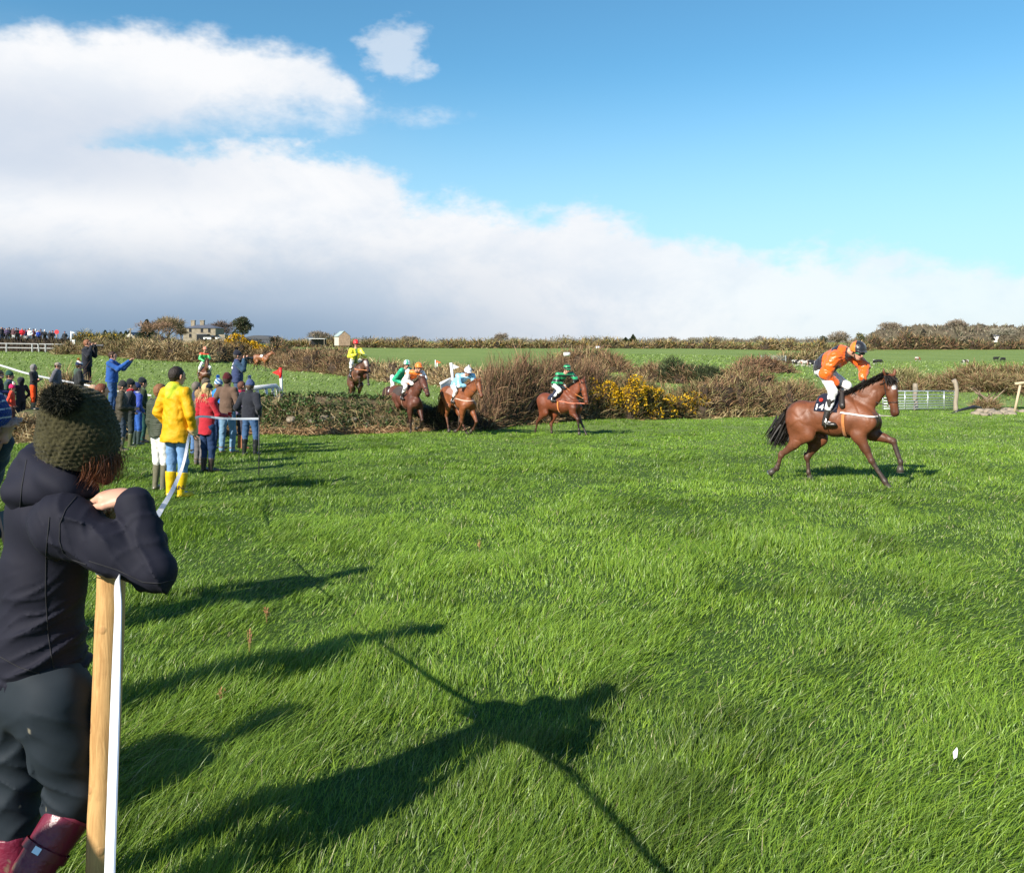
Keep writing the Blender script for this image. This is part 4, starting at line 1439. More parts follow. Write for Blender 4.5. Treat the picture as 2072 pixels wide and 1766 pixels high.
    for z in (.0, .3, .6, .95):
        MB().tube([A + v3(0, 0, z), Bq + v3(0, 0, z)], .05, 6).build('bar', M_GALV, t)
    for q in (A, lerp(A, Bq, .5), Bq):
        MB().tube([q - v3(0, 0, .4), q + v3(0, 0, 1.05)], .07, 6).build('upright', M_GALV, t)
    # hawthorn with pale trunks, rubble and stakes right of the gate
    b = ga(1998, 51.0)
    t = thing('hawthorn', 'thorn bush with pale twisted trunks beside the stone rubble', 'bush', b)
    mb = MB()
    for k in range(9):
        a = k * .7; p = b + v3(RNG.normal() * .2, RNG.normal() * .15, -.1)
        q = p + v3(RNG.normal() * .25, 0, .6); e = q + v3(RNG.normal() * .7 + .2, RNG.normal() * .3, RNG.uniform(.5, 1.0))
        mb.tube([p, q, e], [.085, .06, .02], 6, cap=False)
    mb.build('trunk', mat('pale_bark', (.36, .27, .19), rough=.9, vary=.6, vscale=8), t, True)
    cs = [(b[0] + x, b[1] + y, b[2] + z, rx, .8, rz) for x, y, z, rx, rz in ((0, 0, 1.5, 1.2, .7), (.9, .2, 1.3, 1.2, .8), (1.7, .4, 1.1, 1.0, 1.0), (-.5, 0, 1.6, .7, .5), (2.4, .6, .9, 1.0, 1.1), (-.1, -.1, .15, .8, .45))]
    ribbons('crown', [clump(cs, 11000, BROWN + REDBR + OLIVE, .38, .026, inner=.2)], M_TWIG, t)
    for i in range(15):
        px = RNG.uniform(1975, 2085); dd = RNG.uniform(43, 51)
        g = ga(px, dd)
        V, Fc = rock(g + v3(0, 0, .05), RNG.uniform(.10, .36), 60 + i, fl=.55)
        tag(mesh('rubble_stone', V, Fc, M_STONE, None, True), 'pale tumbled wall stone lying in the grass at the right edge', 'stone', 'stones of the tumbled wall')
    b = ga(1958, 46.5)
    tag(MB().tube([b + v3(-.9, 0, .02), b + v3(-.2, .1, .22), b + v3(.5, .3, .34), b + v3(.9, .3, .3)], [.03, .12, .16, .08], 8, flat=.6).build('black_sheeting', mat('black_plastic', (.02, .02, .022), rough=.25), None, True),
        'crumpled black plastic sheeting in the grass before the rubble', 'plastic sheeting')
    b = ga(2052, 48)
    mb = MB().tube([b - v3(0, 0, .1), b + v3(.35, 0, 1.55)], .07, 8).tube([b + v3(.05, 0, 1.62), b + v3(.9, 0, 1.72)], .08, 8)
    tag(mb.build('leaning_stake', mat('new_wood', (.50, .40, .26), rough=.8), None, True), 'pale leaning stake with a crosspiece at the right edge', 'post')
    # white litter on the near grass, white drum far away
    g = gpx(1933, 1566)
    V = [g + v3(x, y, z) for x, y, z in ((-.012, -.012, .075), (.0, -.014, .085), (.014, .006, .10), (.016, .018, .108), (-.004, .012, .09), (0, 0, .092))]
    tag(mesh('litter', [*V, *[q - v3(0, 0, .003) for q in V]], [(0, 1, 5), (1, 2, 5), (2, 3, 5), (3, 4, 5), (4, 0, 5), (11, 7, 6), (11, 8, 7), (11, 9, 8), (11, 10, 9), (11, 6, 10)], mat('paper', (.85, .85, .85), rough=.7), None, True), 'scrap of white paper caught in the near grass', 'litter')
    for px, py, dd, r, lb in ((1147, 717, 110, .42, 'white container on the far field above the green and black rider'), (1210, 703, 330, .8, 'white trough on the far hedge line above the gorse')):
        c = at(px, py, dd)
        c[2] = max(c[2] - r * .5, float(gz(c[0], c[1])) - .1)
        c2 = at(px, py, dd)
        tag(MB().tube([c2 + v3(-r, 0, 0), c2 + v3(r, 0, .02)], r * .6, 12).build('white_tank', M_WHITE, None, True), lb, 'tank')
    # red dead dock stems in the near grass
    for px, py, h in ((540, 1262, .11), (447, 1430, .085), (505, 1325, .15), (970, 1120, .13)):
        g = gpx(px, py)
        n = 34
        P = g + RNG.normal(size=(n, 3)) * [.008, .008, 0] + np.stack([np.zeros(n), np.zeros(n), RNG.uniform(h * .45, h, n)], 1)
        D = unit(RNG.normal(size=(n, 3)) * .6 + [0, 0, 1])
        st = ribbon_arrays(g[None] + np.zeros((3, 3)), unit(np.array([[.1, 0, 1], [-.12, .05, 1], [.02, -.1, 1]])), h, .003, np.zeros((3, 3)), np.tile([.30, .14, .08], (3, 1)), 2, .6)
        hd = ribbon_arrays(P, D, .016, .005, np.zeros((n, 3)), cols([(.32, .12, .07), (.40, .22, .12)], n), 1, .5)
        tag(ribbons('dock_stem', [st, hd], M_TWIG), 'small dried reddish dock stem in the near grass', 'weed', 'dried dock stems in the grass')


build_farm()


# ---------------------------------------------------------------- cattle
def cow(label, px, py, d, heading, graze, pat, base, seed, group):
    s = 1.0
    O = at(px, py, d); O[2] = float(gz(O[0], O[1]))
    a = math.radians(heading)
    f = v3(math.cos(a), math.sin(a), 0); l = v3(-math.sin(a), math.cos(a), 0)
    w = lambda x, y, z: O + f * x + l * y + v3(0, 0, z)
    root = thing('cow', label, 'cow', O, group)
    B = Blob(.08)
    B.cap(w(-.75, 0, 1.12), w(-.1, 0, 1.02), .30, .36, flat=(l, .9)); B.cap(w(-.1, 0, 1.02), w(.6, 0, 1.08), .36, .28, flat=(l, .85))
    B.cap(w(-.8, 0, 1.28), w(.55, 0, 1.30), .10, .10)
    hd = w(1.25, 0, .35) if graze else w(1.25, 0, 1.35)
    pk = w(1.0, 0, .75) if graze else w(1.0, 0, 1.4)
    B.cap(w(.65, 0, 1.15), pk, .22, .13, flat=(l, .7)); B.cap(pk, hd, .13, .08)
    for q in (-1, 1):
        B.cap(pk + l * q * .1, pk + l * q * .25, .05, .03)
        B.cap(w(-.8, q * .18, 1.0), w(-.72, q * .18, .5), .16, .07); B.cap(w(-.72, q * .18, .5), w(-.76 + .1 * q, q * .18, .03), .06, .05)
        B.cap(w(.5, q * .18, .9), w(.5, q * .17, .45), .11, .06); B.cap(w(.5, q * .17, .45), w(.52 - .1 * q, q * .17, .03), .055, .05)
    B.cap(w(-1.05, 0, 1.3), w(-1.15, 0, .6), .035, .05)
    B.ball(w(-.5, 0, .72), .14)
    wh = np.array([.50, .47, .43]); bk = np.array(base)

    def cf(V, CC):
        n = fbm(V[:, 0] * 1.5 + seed * 7, V[:, 1] * 1.5, V[:, 2] * 1.5, 70 + seed, 2)
        c = np.where((n > pat + .22)[:, None], wh, bk)
        low = V[:, 2] < O[2] + .42
        return np.where((low & (pat < .8))[:, None], wh, c)
    B.build('body', .06, M_COATF, root, colfn=cf)


M_COATF = mat('cow_coat', None, rough=.8)


def build_cows():
    bk, rd = (.015, .014, .015), (.30, .10, .04)
    cow('black and white cow grazing alone in the middle of the far field', 1953, 737, 238, 190, True, 0.0, bk, 1, None)
    cow('black cow in the pair on the right, head up', 2016, 727, 262, 10, False, .9, bk, 2, None)
    cow('black cow in the pair on the right, grazing', 2029, 728, 258, 200, True, .9, bk, 3, None)
    cow('white and red cow walking below the wooded hill', 1857, 722, 262, 20, True, -.35, rd, 4, None)
    cow('black cow grazing right of the head of the jockey', 1779, 731, 230, 0, True, .7, bk, 5, None)
    cow('black and white cow beside it facing away from the jockey', 1769, 733, 228, 60, True, .1, bk, 6, None)
    k = 7
    for px, py, hd, pat, cl in ((1608, 728, 200, .1, bk), (1615, 731, 170, -.2, bk), (1621, 725, 20, 0, bk), (1627, 733, 190, -.2, rd), (1633, 727, 10, .3, bk), (1640, 724, 170, .3, bk), (1643, 734, 200, .1, bk),
                                (1649, 728, 185, .5, bk), (1655, 722, 0, -.3, rd), (1662, 724, 30, .2, bk), (1636, 731, 90, -.1, bk)):
        cow('cow bunched in the mixed herd left of the jockey', px, py, 205 + (735 - py) * -1 + (728 - py) * 2, hd, k % 3 == 0, pat, cl, k, 'cattle herd beside the far scrub')
        k += 1


build_cows()

# ---------------------------------------------------------------- figures
M_SKIN = mat('skin', None, rough=0.5, spec=0.4)
M_CLOTH = mat('cloth', None, rough=0.85, spec=0.2, bump=0.7, bscale=14, sheen=0.15)
M_DENIM = mat('denim', None, rough=0.9, spec=0.15, vary=0.35, vscale=7, bump=0.7, bscale=16)
M_WAX = mat('oilskin', None, rough=0.62, spec=0.28, bump=0.9, bscale=9)
M_SILK = mat('silk', None, rough=0.34, spec=0.55, bump=1.0, bscale=13, sheen=0.2)
M_RUBBER = mat('rubber', None, rough=0.35, spec=0.5, vary=0.35, vscale=9)
M_WOOL = mat('wool', None, rough=0.95, spec=0.05, bump=1.0, bscale=70, sheen=0.2)
M_HAIR = mat('hair', None, rough=0.6, spec=0.3, bump=0.6, bscale=60)
M_HAIRSTR = mat('hair_strands', None, rough=0.5, spec=0.35)
M_HARD = mat('hard_shell', None, rough=0.3, spec=0.5)

SKIN = (.55, .30, .21)
FOLD = lambda amp, fr=9.0, seed=5, zs=1.0: (lambda P: amp * (fbm(P[:, 0] * fr, P[:, 1] * fr, P[:, 2] * fr * zs, seed, 2)))




def frame(f):
    f = unit(np.array(f, float))
    l = np.cross([0, 0, 1.0], f); l = unit(l)
    return f, l, np.cross(f, l)


def figure(root, J, out, s=1.0, vox=0.014, hand_grip=None, fingers=True):
    """J: joints in world space; out: clothing"""
    Hd, Hf = J['head'], unit(J['face'])
    Hu = unit(J.get('hup', v3(0, 0, 1)) - Hf * (J.get('hup', v3(0, 0, 1)) @ Hf))
    Hl = np.cross(Hu, Hf)
    skin = out.get('skin', SKIN)
    hv = out.get('headvox', vox)
    B = Blob(0.018 * s)
    h = lambda a, b, c: Hd + (Hf * a + Hl * b + Hu * c) * s
    r = lambda q: q * s
    hair = out.get('hair', (.06, .035, .02))
    B.ball(h(-.018, 0, .03), r(.094), hair if out.get('haired') else skin, flat=(Hl, .86))
    B.cap(h(.035, 0, .03), h(.045, 0, -.075), r(.066), r(.042), skin, flat=(Hl, .95))
    B.cap(h(.0, 0, -.03), h(.02, 0, -.075), r(.062), r(.042), skin)
    B.cap(h(.098, 0, .015), h(.115, 0, -.022), r(.010), r(.016), tuple(np.array(skin) * [1.05, .9, .85]), k=.012)
    if vox < .02:
        for q in (-1, 1):
            B.ball(h(.086, q * .034, .018), r(.013), (.05, .03, .025), k=.006)
            B.cap(h(.094, q * .018, .042), h(.088, q * .05, .040), r(.007), r(.006), tuple(np.array(hair) * .8), k=.006)
        B.cap(h(.094, -.022, -.052), h(.094, .022, -.052), r(.008), r(.008), (.35, .10, .09), k=.008)
    for q in (-1, 1):
        B.cap(h(-.005, q * .088, .02), h(-.012, q * .092, -.02), r(.017), r(.012), tuple(np.array(skin) * [1, .85, .8]), k=.01)
    if out.get('beard'):
        B.cap(h(.06, -.02, -.075), h(.06, .02, -.075), r(.045), r(.045), out['beard'])
        B.cap(h(.02, -.065, -.03), h(.05, -.03, -.07), r(.02), r(.03), out['beard']); B.cap(h(.02, .065, -.03), h(.05, .03, -.07), r(.02), r(.03), out['beard'])
    B.cap(J['neck'], h(-.025, 0, -.05), r(.058), r(.054), skin)
    und = tuple(np.array(out.get('under', (.05, .05, .06))))
    B.cap(J['chest'], J['waist'], r(.115), r(.10), und, flat=(J['tf'], .75))
    B.cap(J['waist'], J['pelvis'], r(.10), r(.115), und)
    B.cap(J['shL'], J['shR'], r(.06), r(.06), und, k=.05)
    for S in 'LR':
        sh, el, ha = J['sh' + S], J['el' + S], J['ha' + S]
        slc = out.get('sleeve', out.get('jacket', und))
        B.cap(sh, el, r(.045), r(.038), slc)
        B.cap(el, lerp(el, ha, .9), r(.036), r(.026), slc)
        B.cap(lerp(el, ha, .85), ha, r(.027), r(.026), skin)
        dirn = unit(J.get('hd' + S, ha - el))
        side = unit(np.cross(dirn, J['tf'] + v3(.01, .02, .03)))
        nrm = np.cross(side, dirn)
        hc = out.get('gloves', skin)
        B.cap(ha, ha + dirn * r(.075), r(.030), r(.036), hc, flat=(nrm, .6), k=.012)
        if fingers and vox < .02:
            for i in range(4):
                o = ha + dirn * r(.085) + side * r((i - 1.5) * .019)
                m = o + dirn * r(.030 if i in (1, 2) else .022) + nrm * r(.012)
                e = m + unit(dirn * .35 + nrm) * r(.032 if i in (1, 2) else .026)
                B.cap(o, m, r(.0095), r(.0085), hc, k=.005); B.cap(m, e, r(.0085), r(.007), hc, k=.004)
            o = ha + dirn * r(.02) + side * r(.032)
            B.cap(o, o + unit(dirn + side * .7 + nrm * .3) * r(.055), r(.012), r(.009), hc, k=.008)
        hi, kn, an = J['hi' + S], J['kn' + S], J['an' + S]
        lc = out.get('trousers', und)
        B.cap(hi, kn, r(.065), r(.042), lc); B.cap(kn, an, r(.040), r(.028), lc)
        B.cap(an, an + J['toe' + S] * r(.12) - v3(0, 0, r(.035)), r(.026), r(.022), lc)
    body = B.build('body', vox, M_SKIN, root)
    obs = {'body': body}

    # trousers
    tc = out.get('trousers', (.05, .06, .08))
    T = Blob(0.035 * s)
    T.cap(J['waist'] * .35 + J['pelvis'] * .65, J['pelvis'], r(.125), r(.135), tc, flat=(J['tf'], .85))
    tight = out.get('tight', 1.0)
    for S in 'LR':
        hi, kn, an = J['hi' + S], J['kn' + S], J['an' + S]
        T.cap(hi, kn, r(.098 * tight), r(.072 * tight), tc)
        T.cap(kn, lerp(kn, an, out.get('trlen', .93 if out.get('booth', .22) < .4 else max(.15, 1.06 - out.get('booth', .22)))), r(.070 * tight), r(.058 * tight), tc)
    obs['trousers'] = T.build('trousers', vox, out.get('trmat', M_DENIM), root, disp=lambda P: .007 * s * (fbm(P[:, 0] * 11, P[:, 1] * 11, P[:, 2] * 14, 9, 2) + .8 * (np.abs(np.sin(P[:, 2] * 34 + 4 * vnoise(P[:, 0] * 6, P[:, 1] * 6, P[:, 2] * 5, 63))) ** .6 - .6)), colfn=out.get('trcol'))

    # boots / shoes
    bc = out.get('boots', (.03, .03, .03))
    bh = out.get('booth', .22)        # share of the shin covered
    for S in 'LR':
        kn, an = J['kn' + S], J['an' + S]
        toe = unit(J['toe' + S])
        b = Blob(0.02 * s)
        top = lerp(an, kn, bh)
        b.cap(top, an, r(out.get('bootr', .066)), r(.045), bc)
        b.cap(an - v3(0, 0, r(.03)), an + toe * r(.14) - v3(0, 0, r(.045)), r(.042), r(.038), bc, flat=(v3(0, 0, 1), .85))
        b.cap(an - toe * r(.03) - v3(0, 0, r(.05)), an + toe * r(.15) - v3(0, 0, r(.06)), r(.03), r(.03), tuple(np.array(bc) * .6), flat=(v3(0, 0, 1), .5))
        cv = None
        if bh > .1:
            ax = unit(kn - an); c0 = top + ax * r(.01)
            cv = lambda P, ax=ax, c0=c0: (P - c0) @ ax
        obs['boot' + S] = b.build('boot', vox, M_RUBBER, root, carve=cv, disp=FOLD(.003 * s, 20))

    # jacket
    jc = out.get('jacket', (.05, .05, .06))
    fat = out.get('fat', 1.0)
    Kb = Blob(0.045 * s)
    tf = J['tf']
    Kb.cap(J['shL'], J['shR'], r(.075), r(.075), jc, k=.06)
    Kb.cap(J['chest'], J['waist'], r(.150 * fat), r(.146 * fat), jc, flat=(tf, .80))
    dn = unit(J['pelvis'] - J['waist'])
    hemp = J['waist'] + dn * r(.13 + out.get('hem', .06) * 1.0)
    if out.get('jockey'):
        Kb.cap(J['waist'], lerp(J['waist'], J['pelvis'], out.get('jlen', .6)), r(.138 * fat), r(.145 * fat), jc, flat=(tf, .85))
    else:
        fl = out.get('flare', 1.06)
        Kb.cap(J['waist'], hemp + dn * r(.10), r(.146 * fat), r(.160 * fat * fl), jc, flat=(tf, .84))
    if out.get('collar', True):
        Kb.cap(J['neck'] - v3(0, 0, .02 * s), J['neck'] + (h(-.03, 0, -.08) - J['neck']) * .55, r(.085), r(.073), out.get('collarc', jc))
    if out.get('hood'):
        Kb.cap(J['neck'] - tf * r(.07) + v3(0, 0, .0), J['neck'] - tf * r(.10) - v3(0, 0, r(.07)), r(.085), r(.06), out['hood'], k=.03)
        for q in (-1, 1):
            sd = unit(J['shL'] - J['shR'])
            Kb.cap(J['neck'] - tf * r(.07) + v3(0, 0, r(.02)), J['neck'] + tf * r(.02) + sd * q * r(.09) + v3(0, 0, r(.01)), r(.055), r(.03), out['hood'], k=.03)
    sl = out.get('sleeve', jc)
    sf = out.get('sleevefat', 1.0)
    for S in 'LR':
        sh, el, ha = J['sh' + S], J['el' + S], J['ha' + S]
        Kb.cap(sh, el, r(.070 * sf), r(.060 * sf), sl, k=.03)
        Kb.cap(el, lerp(el, ha, .93), r(.060 * sf), r(.045 * sf), sl, k=.03)
        if out.get('cuff'):
            Kb.cap(lerp(el, ha, .88), lerp(el, ha, .97), r(.048 * sf), r(.046 * sf), out['cuff'], k=.01)
    fa, ff = out.get('foldamp', .011) * s, out.get('foldf', 8.0)

    def base(P):
        x, y, z = P.T
        w = vnoise(x * 5, y * 5, z * 5, 61)
        q = np.abs(np.sin(z * 26 + (x - y) * 16 + 4.5 * w)) ** .6
        return fa * (fbm(x * ff, y * ff, z * ff * 1.5, 5, 2) * .7 + (q - .6) * (.5 + .8 * np.clip(vnoise(x * 4, y * 4, z * 4, 62), -.4, 1)))
    if out.get('puff'):
        n = out['puff']
        disp = lambda P: base(P) * .5 + .013 * s * (np.abs(np.sin(P[:, 2] * n)) - .55)
    else:
        disp = base
    arms = [p for p in Kb.p if p[4] is not None and any(np.allclose(p[0], J[k]) for k in ('elL', 'elR')) or any(np.allclose(p[1], J[k]) for k in ('elL', 'elR'))]

    def cut(P):
        ds = np.min([Blob.dist(P, p) for p in arms], axis=0)
        return np.minimum((P - hemp) @ dn - .006 * s * np.sin(P[..., 0] * 40 + P[..., 1] * 31), ds - .004)
    obs['jacket'] = Kb.build('jacket', vox, out.get('jmat', M_CLOTH), root, disp=disp, colfn=out.get('jcol'), carve=None if out.get('jockey') else cut)

    # hat / hair
    hat = out.get('hat')
    if out.get('haircol', True) and hat not in ('hood', 'helmet') and not out.get('nohair'):
        hb = Blob(.02 * s)
        hb.ball(h(-.024, 0, .04), r(.106), hair, flat=(Hl, .88))
        hb.cap(h(-.06, 0, .0), h(-.06, 0, -.03), r(.062), r(.05), hair)
        hb.cap(h(.03, 0, .098), h(-.03, 0, .105), r(.03), r(.03), hair)
        cv = lambda P: np.minimum((P - Hd) @ Hf / s - .035 - np.maximum((P - Hd) @ Hu / s - .045, 0) * 1.6, .5) if True else 0
        hb.build('hair', min(hv, .012), M_HAIR, root, carve=cv, disp=FOLD(.004, 45, 3))
        if out.get('longhair'):
            n = out.get('nhair', 160)
            P = h(-.05, 0, -.02) + (np.stack([RNG.normal(size=n)] * 3, 1) * Hl * .05 + RNG.normal(size=(n, 3)) * .012) * s
            ribbons('hair', [ribbon_arrays(P, unit(np.tile(-Hu - Hf * .25, (n, 1)) + RNG.normal(size=(n, 3)) * .15), r(out['longhair']), .012 * s,
                                           RNG.normal(size=(n, 3)) * .15, cols([hair], n, .35), 3, .2)], M_HAIRSTR, root)
    hc = out.get('hatc', (.05, .05, .06))
    if hat == 'beanie':
        q = Blob(.03 * s)
        q.ball(h(-.018, 0, .058), r(.112), hc, flat=(Hl, .92))
        q.cap(h(-.022, 0, .085), h(-.035, 0, .125), r(.10), r(.075), hc, flat=(Hl, .92))
        q.build('hat', hv, M_WOOL, root, carve=lambda P: -((P - h(0, 0, .028)) @ unit(Hu + Hf * .10)), colfn=out.get('hatcol'))
        if out.get('pom'):
            n = 260 if vox < .02 else 60
            d = rdir(n)
            ribbons('bobble', [ribbon_arrays(np.tile(h(-.04, 0, .235), (n, 1)), d, r(.048), r(.014), d * 0, cols([out['pom']], n, .3), 1, .5)], M_WOOL, root)
    elif hat in ('cap', 'flatcap'):
        q = Blob(.02 * s)
        q.ball(h(-.012, 0, .055), r(.108), hc, flat=(Hu, .82 if hat == 'cap' else .62))
        q.cap(h(.09, -.03, .048), h(.09, .03, .048), r(.06), r(.06), hc, flat=(Hu, .16))
        q.build('hat', hv, M_CLOTH, root, carve=lambda P: -((P - h(0, 0, .034)) @ Hu), colfn=out.get('hatcol'))
    elif hat == 'hood':
        q = Blob(.03 * s)
        q.ball(h(-.025, 0, .03), r(.125), hc)
        q.cap(h(-.03, 0, -.04), J['neck'], r(.10), r(.09), hc)
        q.build('hood', hv, M_CLOTH, root, carve=lambda P: np.minimum((P - h(.045, 0, 0)) @ Hf, (P - h(.02, 0, -.16)) @ Hu + 9))
    elif hat == 'helmet':
        q = Blob(.02 * s)
        q.ball(h(-.012, 0, .052), r(.128), hc, flat=(Hl, .92))
        q.cap(h(.10, -.025, .052), h(.10, .025, .052), r(.055), r(.055), out.get('peak', hc), flat=(Hu, .16), k=.01)
        q.build('helmet', hv, M_SILK, root, carve=lambda P: -((P - h(0, 0, .018)) @ unit(Hu - Hf * .12)), colfn=out.get('hatcol'))
        g = Blob(.01 * s)
        g.cap(h(.085, -.038, .012), h(.085, .038, .012), r(.026), r(.026), out.get('goggle', (.02, .02, .025)), flat=(Hu, .8))
        for qq in (-1, 1):
            g.cap(h(.07, qq * .06, .014), h(-.01, qq * .098, .022), r(.014), r(.012), out.get('strap', (.03, .03, .03)))
        g.build('goggles', hv, M_HARD, root)
        g = Blob(.01 * s)
        for qq in (-1, 1):
            g.cap(h(.0, qq * .085, .02), h(.03, qq * .05, -.085), r(.010), r(.008), (.03, .03, .03))
        g.cap(h(.03, -.05, -.088), h(.03, .05, -.088), r(.012), r(.012), (.03, .03, .03))
        g.build('chin_strap', hv, M_HARD, root)
        if out.get('bobble'):
            g = Blob(.01); g.cap(h(-.02, 0, .175), h(-.025, 0, .21), r(.026), r(.03), out['bobble']); g.build('bobble', hv, M_WOOL, root)
    if out.get('scarf'):
        q = Blob(.02 * s)
        for a0 in np.linspace(0, 2 * PI, 9)[:-1]:
            c = J['neck'] + (h(-.02, 0, -.06) - J['neck']) * .45
            p1 = c + (Hf * math.cos(a0) + Hl * math.sin(a0)) * r(.07)
            p2 = c + (Hf * math.cos(a0 + .8) + Hl * math.sin(a0 + .8)) * r(.07)
            q.cap(p1, p2, r(.035), r(.035), out['scarf'])
        q.build('scarf', vox, M_WOOL, root)
    return obs


ARMS = {
    'down': ((.0, .24, 1.14), (.05, .26, .88)),
    'pockets': ((-.10, .30, 1.15), (.08, .21, .97)),
    'front': ((-.02, .25, 1.14), (.27, .10, 1.10)),
    'camera': ((.14, .26, 1.26), (.17, .07, 1.56)),
    'cameraL': ((.18, .18, 1.24), (.24, .03, 1.55)),
    'phone': ((.24, .20, 1.27), (.50, .07, 1.50)),
    'folded': ((.06, .25, 1.13), (.20, -.08, 1.18)),
    'hold': ((.08, .25, 1.12), (.34, .20, 1.16)),
    'eyes': ((.16, .26, 1.25), (.13, .06, 1.58)),
}


def stand(X, Y, heading, H, armL='down', armR='down', z=None, look=0.0, tilt=0.0, lean=0.0, spread=.11, bend=0.0, stoop=0.0):
    """joints of an upright person; heading in degrees (0 = right, 90 = away)"""
    a = math.radians(heading)
    f = v3(math.cos(a), math.sin(a), 0); l = v3(-math.sin(a), math.cos(a), 0)
    s = H / 1.75
    g = float(gz(X, Y)) if z is None else z
    O = v3(X, Y, g)

    def w(x, y, zz):
        x = x + max(0, zz - .95) * stoop
        return O + (f * (x + lean * zz) + l * y) * s + v3(0, 0, zz * s)
    J = {'neck': w(-.01, 0, 1.47), 'chest': w(0, 0, 1.30), 'waist': w(.0, 0, 1.08), 'pelvis': w(-.01, 0, .95)}
    J['head'] = w(.02, 0, 1.63)
    b = math.radians(heading + look)
    J['face'] = v3(math.cos(b), math.sin(b), math.tan(math.radians(-tilt)))
    J['tf'] = f
    for S, q, arm in (('L', 1, armL), ('R', -1, armR)):
        e, hh = ARMS[arm] if isinstance(arm, str) else arm
        J['sh' + S] = w(-.01, q * .185, 1.42)
        J['el' + S] = w(e[0], q * e[1], e[2])
        J['ha' + S] = w(hh[0], q * hh[1], hh[2])
        J['hi' + S] = w(0, q * .09, .90)
        J['kn' + S] = w(.02 + bend, q * (spread + .0), .49)
        J['an' + S] = w(-.02, q * spread, .085)
        J['toe' + S] = unit(f + l * q * .25)
    return J, s, O


def person(label, X, Y, heading, H, out, vox=.014, **kw):
    J, s, O = stand(X, Y, heading, H, **kw)
    root = thing('person', label, 'person', O, out.pop('group', None))
    obs = figure(root, J, out, s, vox)
    return root, J, s, obs

# ---------------------------------------------------------------- horses
M_COAT = mat('horse_coat', None, rough=0.5, spec=0.4, vary=0.35, vscale=2.6, bump=0.6, bscale=6)
M_TACK = mat('leather', None, rough=0.45, spec=0.5)
M_STEEL = mat('steel', (.55, .55, .56), rough=.3, metal=1.0)
M_PAINTW = mat('white_paint', (.80, .80, .78), rough=.5, vary=.12, vscale=6)


class HFrame:
    """local axes of a horse: x forward, y to its left, z up from the ground below the withers"""
    def __init__(s, px, d, heading, crop=(0, 0, 1), dz=0.0):
        X = (px - CX) / F * d
        s.O = g3(X, d, dz)
        a = math.radians(heading)
        s.f = v3(math.cos(a), math.sin(a), 0); s.l = v3(-math.sin(a), math.cos(a), 0)
        s.crop = crop

        s.pitch = 0.0

    def w(s, p):
        x, y, z = p
        if s.pitch:
            c, q = math.cos(s.pitch), math.sin(s.pitch)
            x, z = -.75 + (x + .75) * c - (z - 1.0) * q, 1.0 + (x + .75) * q + (z - 1.0) * c
        return s.O + s.f * x + s.l * y + v3(0, 0, z)

    def tr(s, zx, zy, y=0.0):
        """world point on the plane at sideways offset y that is seen at crop position zx, zy"""
        ox, oy, k = s.crop
        px, py = ox + k * zx, oy + k * zy
        ray = v3((px - CX) / F, 1.0, -(py - HY) / F)
        o = v3(0, 0, CAMZ)
        p0 = s.O + s.l * y
        t = ((p0 - o) @ s.l) / (ray @ s.l)
        return o + ray * t


STD = dict(croup=(-.72, 0, 1.27), loin=(-.38, 0, 1.25), barrel=(-.05, 0, 1.16), girth=(.25, 0, 1.12), chest=(.50, 0, 1.12), withers=(.20, 0, 1.46),
           poll=(1.02, 0, 1.86), muzzle=(1.28, 0, 1.36), dock=(-1.0, 0, 1.34), tail=(-1.35, 0, .75),
           hipR=(-.72, -.15, 1.12), stiR=(-.50, -.17, .88), hocR=(-.92, -.14, .56), hfetR=(-1.0, -.13, .22), hhoofR=(-1.02, -.13, .06),
           hipL=(-.70, .15, 1.12), stiL=(-.45, .17, .90), hocL=(-.74, .14, .50), hfetL=(-.50, .13, .18), hhoofL=(-.42, .13, .05),
           shoR=(.46, -.16, 1.06), elbR=(.30, -.16, .88), kneR=(.42, -.14, .50), ffetR=(.45, -.13, .16), fhoofR=(.50, -.13, .05),
           shoL=(.46, .16, 1.06), elbL=(.34, .16, .90), kneL=(.66, .14, .66), ffetL=(.50, .13, .40), fhoofL=(.42, .13, .33))
RIDER = dict(pelvis=(-.30, 0, 1.92), shL=(.22, .19, 2.08), shR=(.22, -.19, 2.08), head=(.42, 0, 2.26), elL=(.26, .27, 1.82), elR=(.26, -.27, 1.82), haL=(.50, .07, 1.70), haR=(.50, -.07, 1.70),
             hiL=(-.27, .11, 1.88), hiR=(-.27, -.11, 1.88), knL=(.10, .26, 1.60), knR=(.10, -.26, 1.60), anL=(-.12, .30, 1.17), anR=(-.12, -.30, 1.17))
STAND = dict(hocR=(-.85, -.14, .55), hfetR=(-.86, -.13, .20), hhoofR=(-.84, -.13, .06), hocL=(-.78, .14, .53), hfetL=(-.66, .13, .18), hhoofL=(-.62, .13, .05),
             kneR=(.36, -.14, .50), ffetR=(.36, -.13, .16), fhoofR=(.40, -.13, .05), elbL=(.30, .16, .88), kneL=(.46, .14, .52), ffetL=(.52, .13, .19), fhoofL=(.58, .13, .06), tail=(-1.12, 0, .75))


